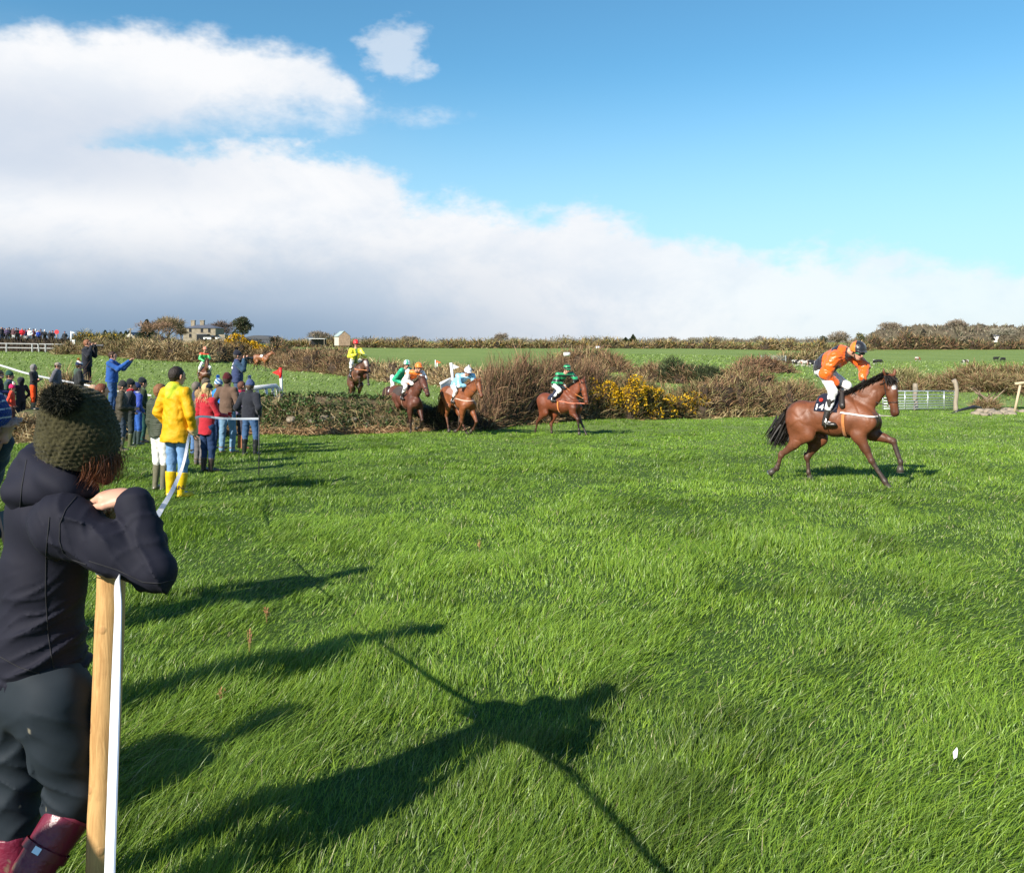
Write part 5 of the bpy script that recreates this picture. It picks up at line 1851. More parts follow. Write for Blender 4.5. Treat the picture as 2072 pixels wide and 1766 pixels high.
def horse(label, fr, G, coat, legcol, vox=.02, mane=(.015, .012, .01), face=None, socks=None, tailn=500, group=None, cloth=None, number=None,
          girthc=(.6, .2, .05), plate=None, blinkers=False, sheep=None, bridle=(.02, .015, .012), name='horse'):
    """G: joints in world space"""
    f, l = fr.f, fr.l
    up = v3(0, 0, 1)
    root = thing(name, label, 'horse', G.get('ground', fr.O), group)
    c1 = np.array(coat); c2 = np.array(legcol)
    dk = c1 * .55
    B = Blob(.055)
    ax = (l, .92)
    B.cap(G['croup'], G['loin'], .265, .255, c1, flat=(l, .95))
    B.cap(G['loin'], G['barrel'], .255, .285, c1, flat=(l, .95))
    B.cap(G['barrel'], G['girth'], .285, .285, c1, flat=(l, .92))
    B.cap(G['girth'], G['chest'], .275, .205, c1, flat=(l, .95))
    bu = unit(np.cross(f, l))
    wi = G['withers']
    B.cap(wi - f * .02 - up * .08, wi - f * .35 - up * .12, .085, .13, c1, flat=(l, .8))
    # neck
    poll, muz = G['poll'], G['muzzle']
    nb = lerp(G['chest'], wi, .45)
    ha = unit(muz - poll)
    hl = G.get('headl', l)
    hn = unit(np.cross(hl, ha)); hn = hn if hn @ (f + up * .01) > 0 else -hn     # face side
    throat = poll + ha * .12 - hn * .12
    B.cap(wi - up * .10 + f * .05, poll - hn * .03, .12, .075, c1, flat=(l, .62))
    B.cap(nb - up * .06, lerp(nb, throat, .55), .205, .135, c1, flat=(l, .62))
    B.cap(lerp(nb, throat, .5), throat, .14, .085, c1, flat=(l, .68))
    # head
    HL = np.linalg.norm(muz - poll)
    hs = HL / .60 * 1.0
    hw = 1.12
    k = .03
    B.cap(poll + ha * .05, poll + ha * .26 * hs, .088 * hs * hw, .078 * hs * hw, c1, flat=(hl, .98), k=k)
    B.cap(poll + ha * .24 * hs, muz - ha * .05 + hn * .005, .078 * hs * hw, .054 * hs * hw, c1, flat=(hl, .9), k=k)
    B.cap(poll + ha * .13 * hs - hn * .07 * hs, poll + ha * .28 * hs - hn * .05 * hs, .098 * hs * hw, .066 * hs * hw, c1, flat=(hl, .66), k=k)
    B.cap(poll + ha * .28 * hs - hn * .05 * hs, muz - ha * .08 - hn * .03 * hs, .055 * hs, .036 * hs, c1, flat=(hl, .8), k=k)
    B.ball(muz - ha * .045 - hn * .005, .060 * hs, dk * .5, flat=(hl, .95), k=k)
    B.ball(muz - ha * .01 - hn * .035, .034 * hs, dk * .4, k=.02)
    for q in (-1, 1):
        B.ball(poll + ha * .19 * hs + hl * q * .074 * hs + hn * .018, .024, (.01, .008, .008), k=.012)
        B.cap(poll + ha * .155 * hs + hl * q * .072 * hs + hn * .035, poll + ha * .19 * hs + hl * q * .078 * hs + hn * .05, .02, .016, c1, k=.02)
        B.ball(muz - ha * .055 + hl * q * .036 * hs + hn * .035, .017, (.012, .01, .01), k=.008)
        eo = poll + hl * q * .062 * hs - hn * .0
        B.cap(eo, eo - ha * .09 * hs + hl * q * .035 + hn * .01, .032, .024, c1, k=.015)
        B.cap(eo - ha * .08 * hs + hl * q * .035 + hn * .01, eo - ha * .155 * hs + hl * q * .028 + hn * .02, .023, .006, c1 * .7, k=.01)
    if face == 'stripe':
        B.cap(poll + ha * .13 * hs + hn * .074 * hs, poll + ha * .30 * hs + hn * .064 * hs, .026, .010, (.85, .80, .76), k=.01, w=2)
    # limbs
    for S, q in (('L', 1), ('R', -1)):
        side = l * q
        hip, sti, hoc, fet, hoo = (G[n + S] for n in ('hip', 'sti', 'hoc', 'hfet', 'hhoof'))
        B.cap(G['croup'] + side * .12 + up * .02 - f * .05, hip, .19, .20, c1, flat=(l, .75))
        B.cap(hip, sti, .19, .125, c1, flat=(l, .72))
        B.cap(hip - f * .12 - up * .02, lerp(sti, hoc, .45) - f * .02, .13, .065, c1, flat=(l, .75))
        B.cap(sti, lerp(sti, hoc, .55), .125, .075, c1, flat=(l, .75), k=.04)
        cm = lerp(c1, c2, .45)
        B.cap(lerp(sti, hoc, .5), hoc, .076, .052, cm, flat=(l, .8), k=.03)
        B.ball(hoc, .059, cm, flat=(l, .8), k=.02)
        back = unit(np.cross(side, fet - hoc)); back = back if back @ f < 0 else -back
        B.cap(hoc + back * .035 - unit(fet - hoc) * .05, hoc + back * .02 + unit(fet - hoc) * .04, .026, .03, cm, k=.02)
        lc = np.array(socks[S]) if socks and S in socks else c2
        B.cap(hoc, fet, .043, .035, lerp(cm, c2, .6), k=.02)
        B.ball(fet, .046, lc, k=.02)
        B.cap(fet, lerp(fet, hoo, .6), .034, .036, lc, k=.015)
        sho, elb, kne, ffe, fho = (G[n + S] for n in ('sho', 'elb', 'kne', 'ffet', 'fhoof'))
        B.cap(wi + side * .09 - up * .14 + f * .02, sho, .12, .145, c1, flat=(l, .62))
        B.cap(sho, elb, .135, .115, c1, flat=(l, .72))
        B.cap(elb, lerp(elb, kne, .55), .115, .070, c1, flat=(l, .85), k=.04)
        B.cap(lerp(elb, kne, .5), kne, .070, .050, cm, flat=(l, .9), k=.03)
        B.ball(kne, .056, lerp(cm, c2, .5), k=.02)
        B.cap(kne, ffe, .042, .035, c2, k=.02)
        B.ball(ffe, .046, c2, k=.02)
        B.cap(ffe, lerp(ffe, fho, .6), .034, .036, c2, k=.015)
    def veins(P):
        q = fbm(P[:, 0] * 5, P[:, 1] * 5, P[:, 2] * 4, 12, 2)
        return .008 * q - .009 * (1 - np.abs(vnoise(P[:, 0] * 6, P[:, 1] * 6, P[:, 2] * 4.5, 44))) ** 8

    def coatc(V, CC):
        n = fbm(V[:, 0] * 3.2, V[:, 1] * 3.2, V[:, 2] * 3.2, 33, 3)
        m = fbm(V[:, 0] * 28, V[:, 1] * 28, V[:, 2] * 28, 35, 2)
        low = np.clip((.62 - (V[:, 2] - fr.O[2])) / .5, 0, 1)
        mud = np.clip(m - .25, 0, 1) * low
        c = CC * (1 + .30 * np.clip(n, -1, 1) + .10 * m)[:, None]
        c = c + mud[:, None] * np.array([.16, .11, .07])
        if face == 'star':
            q = V - (poll + ha * .165 * hs + hn * .085 * hs)
            dd = np.sqrt((q @ hl) ** 2 * 1.3 + (q @ ha) ** 2 + (np.clip(-(q @ hn) - .05, 0, 9) * 5) ** 2) + .012 * m
            c = np.where((dd < .038)[:, None], np.array([.62, .58, .55]), c)
        return c
    body = B.build('body', vox, M_COAT, root, disp=veins, sharp=.022, colfn=coatc)
    # hooves
    for S in 'LR':
        for a, b in (('hfet', 'hhoof'), ('ffet', 'fhoof')):
            A, Hh = G[a + S], G[b + S]
            d = unit(Hh - A)
            m = MB().tube([lerp(A, Hh, .45), Hh - d * .015, Hh + d * .03], [.042, .052, .060], 12, (.06, .05, .04))
            hf = m.build('hoof', M_TACK, root, True)
            if vox < .016:
                MB().tube([Hh + d * .029, Hh + d * .038], [.060, .060], 14).build('shoe', M_STEEL, hf, False)
    bv = bvh_of([body])
    # tail
    d0, t1 = G['dock'], G['tail']
    n = tailn
    u0 = RNG.random((n, 1)) * .55
    td = t1 - d0
    TL = np.linalg.norm(td)
    bow = -unit(f) * .10 * TL + v3(0, 0, .05)
    P = d0 + f * .03 + RNG.normal(size=(n, 3)) * (.018 + .075 * u0 ** .7) + td * u0 + bow * (4 * u0 * (1 - u0))
    D = unit(np.tile(td, (n, 1)) + RNG.normal(size=(n, 3)) * .06 + (1 - u0) * bow * 2)
    LL = TL * np.minimum(1.02 - u0[:, 0], .62) * RNG.uniform(.7, 1.0, n)
    ribbons('tail', [ribbon_arrays(P, D, LL, .026, RNG.normal(size=(n, 3)) * .05 + v3(0, 0, -.10), cols([mane], n, .5), 4, .3)], M_HAIRSTR, root)
    # mane and forelock
    if mane is not None:
        n = int(tailn * .8)
        s = RNG.random(n)
        crest0 = wi + f * .08 + up * .0
        P = []
        top = []
        for q in s:
            c = lerp(crest0, poll + up * .02, q)
            o = c + unit(up - f * .35) * .5
            loc, _, _, _ = bv.ray_cast(Vector(o), Vector(-unit(up - f * .35)))
            top.append(np.array(loc) if loc is not None else c)
        P = np.array(top) - (up - f * .35) * .015
        D = unit(np.tile(up * .5 - f * .75, (n, 1)) - l * .5 + RNG.normal(size=(n, 3)) * .28)
        sets = [ribbon_arrays(P, D, RNG.uniform(.05, .12, n), .022, np.tile(-l * .3 - up * .5 - f * .3, (n, 1)), cols([mane], n, .5), 3, .3)]
        m = n // 6
        Pf = np.tile(poll - ha * .02 + hn * .04, (m, 1)) + hl * RNG.normal(size=(m, 1)) * .03
        sets.append(ribbon_arrays(Pf - hl * .03, unit(np.tile(ha * .5 + hn * .4 - hl * .0, (m, 1)) + RNG.normal(size=(m, 3)) * .25), RNG.uniform(.06, .12, m), .018, np.tile(ha * .5, (m, 1)), cols([mane], m, .5), 2, .3))
        ribbons('mane', sets, M_HAIRSTR, root)
    # tack ------------------------------------------------------------
    def arc(c, ax_u, ax_v, a0, a1, n, R=1.0):
        out = []
        for a in np.linspace(a0, a1, n):
            dd = ax_u * math.cos(a) + ax_v * math.sin(a)
            out.append((c + dd * R, -dd))
        return out
    if cloth is not None:
        x0, x1 = cloth.get('x', (-.38, .12))
        c0, cth = cloth['col'], cloth.get('low', .30)
        rays = []
        for x in np.linspace(x0, x1, 12):
            c = lerp(G['loin'], G['girth'], (x + .38) / .63) + up * .05
            rays.append(arc(c, up, l, -cloth.get('a', 1.5), cloth.get('a', 1.5), 34))
        cl = wrap('saddle_cloth', bv, rays, .006, M_CLOTH, root, .008, c0)
        # saddle
        S = Blob(.02)
        sc_ = lerp(G['barrel'], G['girth'], .45)
        loc, _, _, _ = bv.ray_cast(Vector(sc_ + up), Vector(-up))
        tp = np.array(loc) if loc is not None else sc_ + up * .3
        S.cap(tp - f * .18 + up * .035, tp + f * .14 + up * .045, .045, .035, (.03, .022, .018), flat=(up, .6))
        S.cap(tp - f * .2 + up * .03 - l * .08, tp - f * .2 + up * .03 + l * .08, .03, .03, (.03, .022, .018))
        for q in (-1, 1):
            S.cap(tp + l * q * .10 + up * .01, tp + l * q * .24 - up * .18 + f * .05, .05, .045, (.025, .02, .018), flat=(l, .45))
        S.build('saddle', vox, M_TACK, root)
        # girth strap
        gx = lerp(G['girth'], G['barrel'], .25)
        rays = [arc(gx + f * q + up * 0, up, l, 1.22, 2 * PI - 1.22, 34) for q in np.linspace(-.026, .026, 4)]
        wrap('girth_strap', bv, rays, .012, M_CLOTH, root, .008, girthc)
    if plate is not None:
        # breast girth around the chest
        rays = []
        for dz in (-.014, 0, .014):
            row = []
            for a in np.linspace(-2.3, 2.3, 46):
                dd = f * math.cos(a) + l * math.sin(a)
                c = lerp(G['chest'], G['girth'], .5) + up * (.06 + dz + .06 * (1 - math.cos(a)) * .5)
                row.append((c + dd * 1.2, -dd))
            rays.append(row)
        wrap('breast_girth', bv, rays, .008, M_CLOTH, root, .007, plate)
    # bridle
    br = Blob(.006)
    def ring(c, r_u, r_v, u, v, col, rr, n=16, a0=0, a1=2 * PI):
        prev = None
        for a in np.linspace(a0, a1, n):
            dd = u * math.cos(a) * r_u + v * math.sin(a) * r_v
            loc, _, _, _ = bv.ray_cast(Vector(c + unit(dd) * .35), Vector(-unit(dd)))
            p = np.array(loc) + unit(dd) * .003 if loc is not None else None
            if p is not None and np.linalg.norm(p - c) > .22 * hs:
                p = None
            if p is not None and prev is not None:
                br.cap(prev, p, rr, rr, col)
            prev = p
    ring(poll + ha * .40 * hs - hn * .01, 1, 1, hl, hn, bridle, .008)                # noseband
    ring(poll + ha * .085 * hs, 1, 1, hl, unit(hn - ha * .3), bridle, .009)          # brow and throat lash
    for q in (-1, 1):
        pts = []
        for tt in np.linspace(.06, .46, 8):
            c = poll + ha * tt * hs - hn * .03
            loc, _, _, _ = bv.ray_cast(Vector(c + hl * q * .35), Vector(-hl * q))
            if loc is not None: pts.append(np.array(loc) + hl * q * .004)
        for a, b in zip(pts[:-1], pts[1:]):
            br.cap(a, b, .008, .008, bridle)
        if pts:
            bitp = pts[-1]
            br.ball(bitp, .016, (.5, .5, .5))
            G['bit' + ('L' if q > 0 else 'R')] = bitp
            if blinkers and sheep is None:
                br.ball(pts[3] + hn * .02, .05, (.012, .012, .012), flat=(hl, .5))
    if br.p:
        br.build('bridle', min(vox * .6, .01), M_TACK, root)
    if sheep is not None:
        sb = Blob(.02)
        c = poll + ha * .40 * hs
        sb.cap(c + hn * .075 - hl * .05, c + hn * .075 + hl * .05, .028, .028, sheep)
        sb.build('noseband', vox, M_WOOL, root)
    G['bvh'] = bv
    G['root'] = root
    return root, G


def joints(fr, spec, lat=None):
    """spec: name -> crop pixel (zx, zy) or local (x, y, z) triple; missing ones from STD"""
    G = {}
    y = dict(hip=.15, sti=.17, hoc=.14, hfet=.13, hhoof=.13, sho=.16, elb=.16, kne=.14, ffet=.13, fhoof=.13)
    if lat: y.update(lat)
    for k, v in STD.items():
        G[k] = fr.w(v)
    for k, v in spec.items():
        if len(v) == 3:
            G[k] = fr.w(v)
        else:
            yy = 0.0
            if k[-1] in 'LR' and k[:-1] in y:
                yy = y[k[:-1]] * (1 if k[-1] == 'L' else -1)
            G[k] = fr.tr(v[0], v[1], yy)
    return G


def jockey(label, fr, G, P, out, s=.97, vox=.014, stir=True):
    """P: crop pixels / local triples of the rider's joints"""
    lat = dict(sh=.19, el=.24, ha=.07, hi=.11, kn=.24, an=.30)
    J = {}
    for k, v in P.items():
        if len(v) == 3:
            J[k] = fr.w(v)
        else:
            yy = 0.0
            if k[-1] in 'LR' and k[:-1] in lat:
                yy = lat[k[:-1]] * (1 if k[-1] == 'L' else -1)
            J[k] = fr.tr(v[0], v[1], yy)
    # mirror what is hidden
    for S, O, q in (('L', 'R', 1), ('R', 'L', -1)):
        for n in lat:
            if n + S not in J and n + O in J:
                J[n + S] = J[n + O] + fr.l * (2 * lat[n] * q)
    f = fr.f
    J.setdefault('face', f + v3(0, 0, -.15))
    if isinstance(J['face'], tuple) or 'facev' in P:
        pass
    J['tf'] = unit(f * .8 + v3(0, 0, -.6))
    J.setdefault('pelvis', (J['hiL'] + J['hiR']) / 2)
    J.setdefault('chest', lerp((J['shL'] + J['shR']) / 2, J['pelvis'], .22))
    J.setdefault('waist', lerp(J['chest'], J['pelvis'], .6))
    J.setdefault('neck', lerp((J['shL'] + J['shR']) / 2, J['head'], .35))
    for S in 'LR':
        J['toe' + S] = unit(f + v3(0, 0, .12))
    root = thing('person', label, 'person', fr.O + v3(0, 0, 1.5))
    o = dict(trousers=(.80, .80, .78), trmat=M_SILK, tight=.92, trlen=.55, boots=(.03, .025, .022), booth=.78, bootr=.058, hat='helmet', jmat=M_SILK,
             jockey=True, collar=False, jlen=.60, fat=1.15, sleevefat=1.25, nohair=True, foldamp=.014, foldf=11, gloves=(.05, .04, .04))
    o.update(out)
    if o.get('facev') is not None:
        J['face'] = f * o['facev'][0] + fr.l * o['facev'][1] + v3(0, 0, o['facev'][2])
    obs = figure(root, J, o, s, vox)
    # stirrups belong to the horse
    for S in 'LR':
        if not stir: break
        a = J['an' + S]
        m = MB()
        q = 1 if S == 'L' else -1
        pts = [a + f * .03 + fr.l * x + v3(0, 0, z) for x, z in ((-.055, -.075), (-.06, .0), (-.03, .07), (0, .09), (.03, .07), (.06, 0), (.055, -.075), (-.055, -.075))]
        m.tube(pts, .008, 6, (.5, .5, .5))
        m.tube([a + f * .03 + v3(0, 0, .09), lerp(G['barrel'], G['withers'], .5) + fr.l * q * .24], .012, 6, (.1, .08, .07), flat=.5)
        m.build('stirrup', M_STEEL, G['root'])
        if 'bit' + S in G:
            b = G['bit' + S]; hnd = J['ha' + S]
            mid = lerp(b, hnd, .5) - v3(0, 0, .05)
            MB().tube([b, mid, hnd], .007, 5, o.get('rein', (.03, .02, .015))).build('rein', M_TACK, G['root'])
    return root, J


def build_lead():
    fr = HFrame(1712, 13.9, -38, (1510, 647, .2711))
    G = joints(fr, dict(
        croup=(425, 715), loin=(545, 722), barrel=(670, 738), girth=(790, 742), chest=(890, 738), withers=(745, 560), poll=(1070, 428), muzzle=(1112, 712),
        dock=(382, 648), tail=(262, 925),
        hipR=(405, 760), stiR=(455, 850), hocR=(262, 1008), hfetR=(228, 1108), hhoofR=(186, 1138),
        hipL=(470, 770), stiL=(548, 880), hocL=(458, 1022), hfetL=(466, 1140), hhoofL=(480, 1188),
        shoR=(895, 760), elbR=(838, 862), kneR=(937, 1052), ffetR=(1035, 1208), fhoofR=(1068, 1258),
        shoL=(935, 760), elbL=(945, 850), kneL=(1098, 905), ffetL=(1150, 1062), fhoofL=(1150, 1122)))
    G['ground'] = fr.O
    ca, sa = math.cos(math.radians(44)), math.sin(math.radians(44))
    G['headl'] = unit(fr.l * ca + fr.f * sa)
    horse('leading bay horse with a white star at full stretch', fr, G, (.155, .052, .022), (.045, .03, .023), vox=.012, face='star', tailn=2600,
          cloth=dict(col=(.012, .014, .03), x=(-.40, .05), a=1.32), plate=(.70, .60, .56), girthc=(.50, .19, .06))
    # number on the saddle cloth
    bv = bvh_of([G['root'].children[0]])
    p = fr.tr(545, 628, -.3)
    cl = [c for c in G['root'].children if c.name.startswith('saddle_cloth')]
    text_obj('number', '14', .15, fr.tr(533, 640, -.27) , fr.f, v3(0, 0, 1) + fr.l * .45, mat('number_white', (.82, .82, .80), rough=.6), cl[0] if cl else G['root'], bvh=bvh_tri(cl[0]))
    # red pad behind the saddle
    rp = Blob(.02)
    q0 = fr.tr(558, 600, -.12)
    rp.cap(q0 + fr.l * .06, q0 - fr.l * .0, .034, .034, (.70, .03, .02))
    rp.build('weight_pad', .012, M_CLOTH, G['root'])

    def silks(V, CC):
        y = (V - fr.O) @ fr.l
        x = (V - fr.O) @ fr.f
        arm = CC[:, 0] > .45
        br = ((x > -.33) & (x < -.21)) | ((x > -.09) & (x < .02))
        c = np.where(br[:, None], np.array([.80, .125, .008]), np.array([.018, .015, .02]))
        return np.where(arm[:, None], np.array([.80, .125, .008]), c)

    def cap(V, CC):
        d = V - fr.tr(830, 240)
        a = (d @ fr.l) * (d @ fr.f)
        return np.where((a > 0)[:, None], np.array([.86, .20, .02]), np.array([.015, .015, .02]))
    root, J = jockey('jockey in orange and black silks riding the leading horse', fr, G, dict(
        head=(832, 243), neck=(770, 235), pelvis=(568, 372), shR=(660, 275), shL=(790, 262), chest=(690, 275), waist=(615, 320), elR=(590, 402), haR=(668, 478),
        elL=(885, 352), haL=(872, 440), hiR=(572, 392), hiL=(600, 385), knR=(648, 538), knL=(752, 492), anR=(586, 762), anL=(700, 735)),
        dict(jacket=(.018, .015, .02), sleeve=(.88, .17, .021), jcol=silks, hatcol=cap, hatc=(.015, .015, .02), peak=(.02, .30, .12), facev=(.75, -.55, -.35),
             gloves=(.04, .035, .035), strap=(.02, .35, .15), headvox=.009, sleevefat=1.4, fat=1.28, foldamp=.016), s=1.06, vox=.012)
    return root


def spots(c0, c1, fr_, sc=9.0, th=.25, seed=3):
    return lambda V, CC: np.where((vnoise(V[:, 0] * sc, V[:, 1] * sc, V[:, 2] * sc, seed) > th)[:, None], np.array(c1), np.array(c0))


def hoops(c0, c1, O, w=.07):
    return lambda V, CC: np.where((np.sin((V[:, 2] - O[2]) / w * PI) > 0)[:, None], np.array(c1), np.array(c0))


def build_field():
    # green and black rider, right of the bunch
    fr = HFrame(1143, 27.3, -44, (1017, 647, .2678))
    G = joints(fr, dict(croup=(325, 610), loin=(375, 622), barrel=(420, 632), girth=(470, 640), chest=(540, 640), withers=(470, 530), poll=(600, 462), muzzle=(636, 632), dock=(292, 565), tail=(228, 700),
                        hipR=(310, 640), stiR=(322, 700), hocR=(262, 772), hfetR=(248, 845), hhoofR=(246, 874), hipL=(350, 640), stiL=(398, 705), hocL=(368, 790), hfetL=(370, 850), hhoofL=(376, 876),
                        shoR=(530, 665), elbR=(530, 700), kneR=(568, 752), ffetR=(576, 832), fhoofR=(578, 862), shoL=(572, 665), elbL=(566, 705), kneL=(592, 775), ffetL=(634, 868), fhoofL=(655, 896)))
    G['ground'] = fr.O
    ca, sa = math.cos(math.radians(20)), math.sin(math.radians(20))
    G['headl'] = unit(fr.l * ca + fr.f * sa)
    horse('bay horse with black face blinkers in front of the gorse', fr, G, (.17, .046, .019), (.022, .015, .013), vox=.018, tailn=500, cloth=dict(col=(.02, .025, .05), x=(-.38, .05), a=1.35), plate=(.6, .2, .12),
          girthc=(.75, .22, .05), blinkers=True)
    gr, bl = (.02, .33, .12), (.012, .014, .014)
    jockey('jockey in green and black hooped silks with a hooped cap', fr, G, dict(head=(486, 375), pelvis=(398, 490), shR=(418, 418), shL=(520, 412), chest=(445, 435), waist=(415, 462), elR=(410, 470), haR=(452, 488),
           elL=(552, 445), haL=(540, 470), hiR=(400, 500), hiL=(420, 500), knR=(432, 535), knL=(500, 530), anR=(372, 605), anL=(450, 610)),
           dict(jacket=bl, sleeve=gr, jcol=hoops(bl, gr, fr.O, .075), hatc=gr, hatcol=hoops(bl, gr, fr.O, .055), peak=bl, facev=(.9, -.25, -.35), gloves=(.7, .7, .7), rein=(.75, .25, .05), headvox=.012), s=1.0, vox=.016)

    # blue rider
    fr = HFrame(933, 27.4, -60, (647, 647, .1934))
    G = joints(fr, dict(withers=(1490, 715), chest=(1555, 870), girth=(1500, 850), barrel=(1440, 820), loin=(1385, 790), croup=(1345, 775), poll=(1655, 640), muzzle=(1697, 812), dock=(1310, 720), tail=(1290, 980),
                        shoR=(1500, 900), elbR=(1490, 960), kneR=(1488, 1075), ffetR=(1452, 1150), fhoofR=(1420, 1166), shoL=(1600, 900), elbL=(1600, 960), kneL=(1640, 1065), ffetL=(1608, 1140), fhoofL=(1582, 1168),
                        hipR=(1335, 830), stiR=(1345, 900), hocR=(1325, 1000), hfetR=(1345, 1120), hhoofR=(1352, 1165), hipL=(1390, 830), stiL=(1440, 920), hocL=(1480, 1060), hfetL=(1525, 1160), hhoofL=(1545, 1196)))
    G['ground'] = fr.O
    G['headl'] = unit(fr.l * ca + fr.f * sa)
    horse('chestnut horse under the rider in pale blue', fr, G, (.24, .075, .026), (.085, .035, .02), vox=.018, mane=(.20, .07, .025), tailn=400, cloth=dict(col=(.30, .16, .12), x=(-.38, .05), a=1.35), plate=(.62, .45, .36), girthc=(.3, .2, .15))
    jockey('jockey in pale blue silks with a white bobble cap', fr, G, dict(head=(1550, 548), pelvis=(1410, 690), shR=(1448, 590), shL=(1598, 590), chest=(1490, 610), waist=(1445, 650), elR=(1462, 690), haR=(1525, 690),
           elL=(1620, 650), haL=(1550, 690), hiR=(1405, 700), hiL=(1440, 710), knR=(1420, 745), knL=(1530, 745), anR=(1385, 850), anL=(1480, 850)),
           dict(jacket=(.30, .62, .85), sleeve=(.30, .62, .85), jcol=spots((.27, .58, .82), (.65, .82, .92), fr, 8, .15), hatc=(.82, .80, .86), bobble=(.85, .82, .84), facev=(.95, -.1, -.5), gloves=(.60, .33, .26), headvox=.012), s=1.03, vox=.016)

    # orange and white rider
    fr = HFrame(838, 28.0, -62, (647, 647, .1934))
    G = joints(fr, dict(withers=(965, 700), chest=(1005, 865), girth=(950, 850), barrel=(890, 815), loin=(835, 785), croup=(805, 760), poll=(1068, 612), muzzle=(1135, 792), dock=(780, 700), tail=(760, 860),
                        shoR=(950, 900), elbR=(945, 960), kneR=(950, 1060), ffetR=(952, 1165), fhoofR=(955, 1205), shoL=(1045, 900), elbL=(1050, 950), kneL=(1072, 1050), ffetL=(1045, 1125), fhoofL=(1010, 1140),
                        hipR=(800, 810), stiR=(820, 890), hocR=(800, 990), hfetR=(805, 1085), hhoofR=(800, 1128), hipL=(850, 820), stiL=(890, 900), hocL=(912, 1000), hfetL=(925, 1110), hhoofL=(930, 1148)))
    G['ground'] = fr.O
    G['headl'] = unit(fr.l * ca + fr.f * sa)
    horse('dark bay horse under the rider in orange and white', fr, G, (.105, .036, .021), (.02, .013, .012), vox=.018, tailn=400, cloth=dict(col=(.05, .035, .03), x=(-.38, .05), a=1.35), plate=None, girthc=(.4, .22, .14), sheep=(.05, .04, .035))
    og = (.88, .20, .02)
    fr0 = fr
    jockey('jockey in white and orange silks with an orange cap', fr, G, dict(head=(1036, 505), pelvis=(895, 660), shR=(925, 545), shL=(1070, 560), chest=(970, 575), waist=(930, 620), elR=(905, 640), haR=(975, 672),
           elL=(1100, 610), haL=(1010, 665), hiR=(895, 665), hiL=(935, 680), knR=(900, 700), knL=(1010, 715), anR=(858, 815), anL=(960, 810)),
           dict(jacket=(.74, .70, .68), sleeve=(.80, .76, .74), jcol=lambda V, CC: np.where((vnoise(V[:, 0] * 9, V[:, 1] * 9, V[:, 2] * 9, 3) > .38)[:, None] | ((CC[:, 0] < .77) & ((V - fr0.O) @ fr0.f > -.10))[:, None], np.array(og), CC), hatc=og, facev=(.97, -.05, -.2),
                gloves=(.55, .03, .04), headvox=.012), s=1.08, vox=.016)

    # emerald rider just behind him
    fr = HFrame(806, 30.0, -58, (647, 647, .1934))
    G = joints(fr, dict(dock=(-1.0, 0, 1.34), tail=(-1.3, 0, .8)))
    G['ground'] = fr.O
    horse('dark horse mostly hidden behind the orange rider', fr, G, (.055, .022, .015), (.015, .011, .01), vox=.022, tailn=400, cloth=dict(col=(.5, .5, .5), x=(-.38, .05), a=1.3))
    em = (.02, .42, .22)
    R = dict(RIDER); R.update(head=(912, 470), shR=(855, 530), shL=(935, 525), pelvis=(835, 620))
    jockey('jockey in emerald green silks with a green and white cap', fr, G, R, dict(jacket=em, sleeve=em, jcol=lambda V, CC: np.where((np.abs((V - fr.O) @ fr.f - .05) < .07)[:, None], np.array([.7, .8, .76]), CC),
           hatc=(.10, .42, .33), hatcol=lambda V, CC: np.where((np.sin(np.arctan2((V - fr.tr(912, 470)) @ fr.l, (V - fr.tr(912, 470)) @ fr.f) * 4) > 0)[:, None], np.array([.75, .78, .78]), np.array([.04, .33, .22])),
           facev=(.95, -.2, -.2), headvox=.013), s=1.0, vox=.018)

    # yellow rider in the air over the wall
    fr = HFrame(727, 32.6, -66, (647, 647, .1934), dz=.42)
    fr.pitch = math.radians(24)
    G = joints(fr, dict(poll=(478, 432), muzzle=(512, 545), kneR=(.66, -.14, .78), ffetR=(.50, -.13, .52), fhoofR=(.40, -.13, .50), elbL=(.42, .16, .92), kneL=(.78, .14, .84), ffetL=(.85, .13, .52), fhoofL=(.82, .13, .42),
                        hocR=(-1.0, -.14, .62), hfetR=(-1.25, -.13, .42), hhoofR=(-1.34, -.13, .36), hocL=(-.95, .14, .6), hfetL=(-1.18, .13, .36), hhoofL=(-1.26, .13, .30), chest=(.55, 0, 1.18)))
    G['ground'] = fr.O
    G['headl'] = unit(fr.l * math.cos(.8) + fr.f * math.sin(.8))
    horse('brown horse with a white face mark rising over the wall', fr, G, (.11, .045, .025), (.03, .02, .016), vox=.02, face='stripe', tailn=300, cloth=dict(col=(.04, .03, .03), x=(-.38, .05), a=1.3), girthc=(.55, .22, .10), plate=(.55, .22, .10))
    R = dict(RIDER); R.update(head=(.12, 0, 2.42), shR=(.0, -.19, 2.20), shL=(.0, .19, 2.20), haR=(.36, -.1, 1.86), haL=(.36, .1, 1.86), elR=(.06, -.30, 1.92), elL=(.06, .30, 1.92), pelvis=(-.38, 0, 1.84))
    fr2 = fr
    yl = (.80, .74, .03)
    jockey('jockey in yellow silks with a red cap jumping the wall', fr, G, R, dict(jacket=yl, sleeve=yl, jcol=lambda V, CC: np.where((np.abs((V - fr2.O) @ fr2.l) < .05)[:, None], np.array([.10, .22, .04]), CC), hatc=(.75, .02, .02),
           facev=(.95, -.2, -.25), headvox=.013), s=1.0, vox=.018)

    # far rider in green and red
    fr = HFrame(414, 48.0, -62, (339, 616.5, .1785))
    G = joints(fr, dict(STAND, poll=(.98, 0, 1.95), muzzle=(1.22, 0, 1.45)))
    G['ground'] = fr.O
    G['headl'] = unit(fr.l * ca + fr.f * sa)
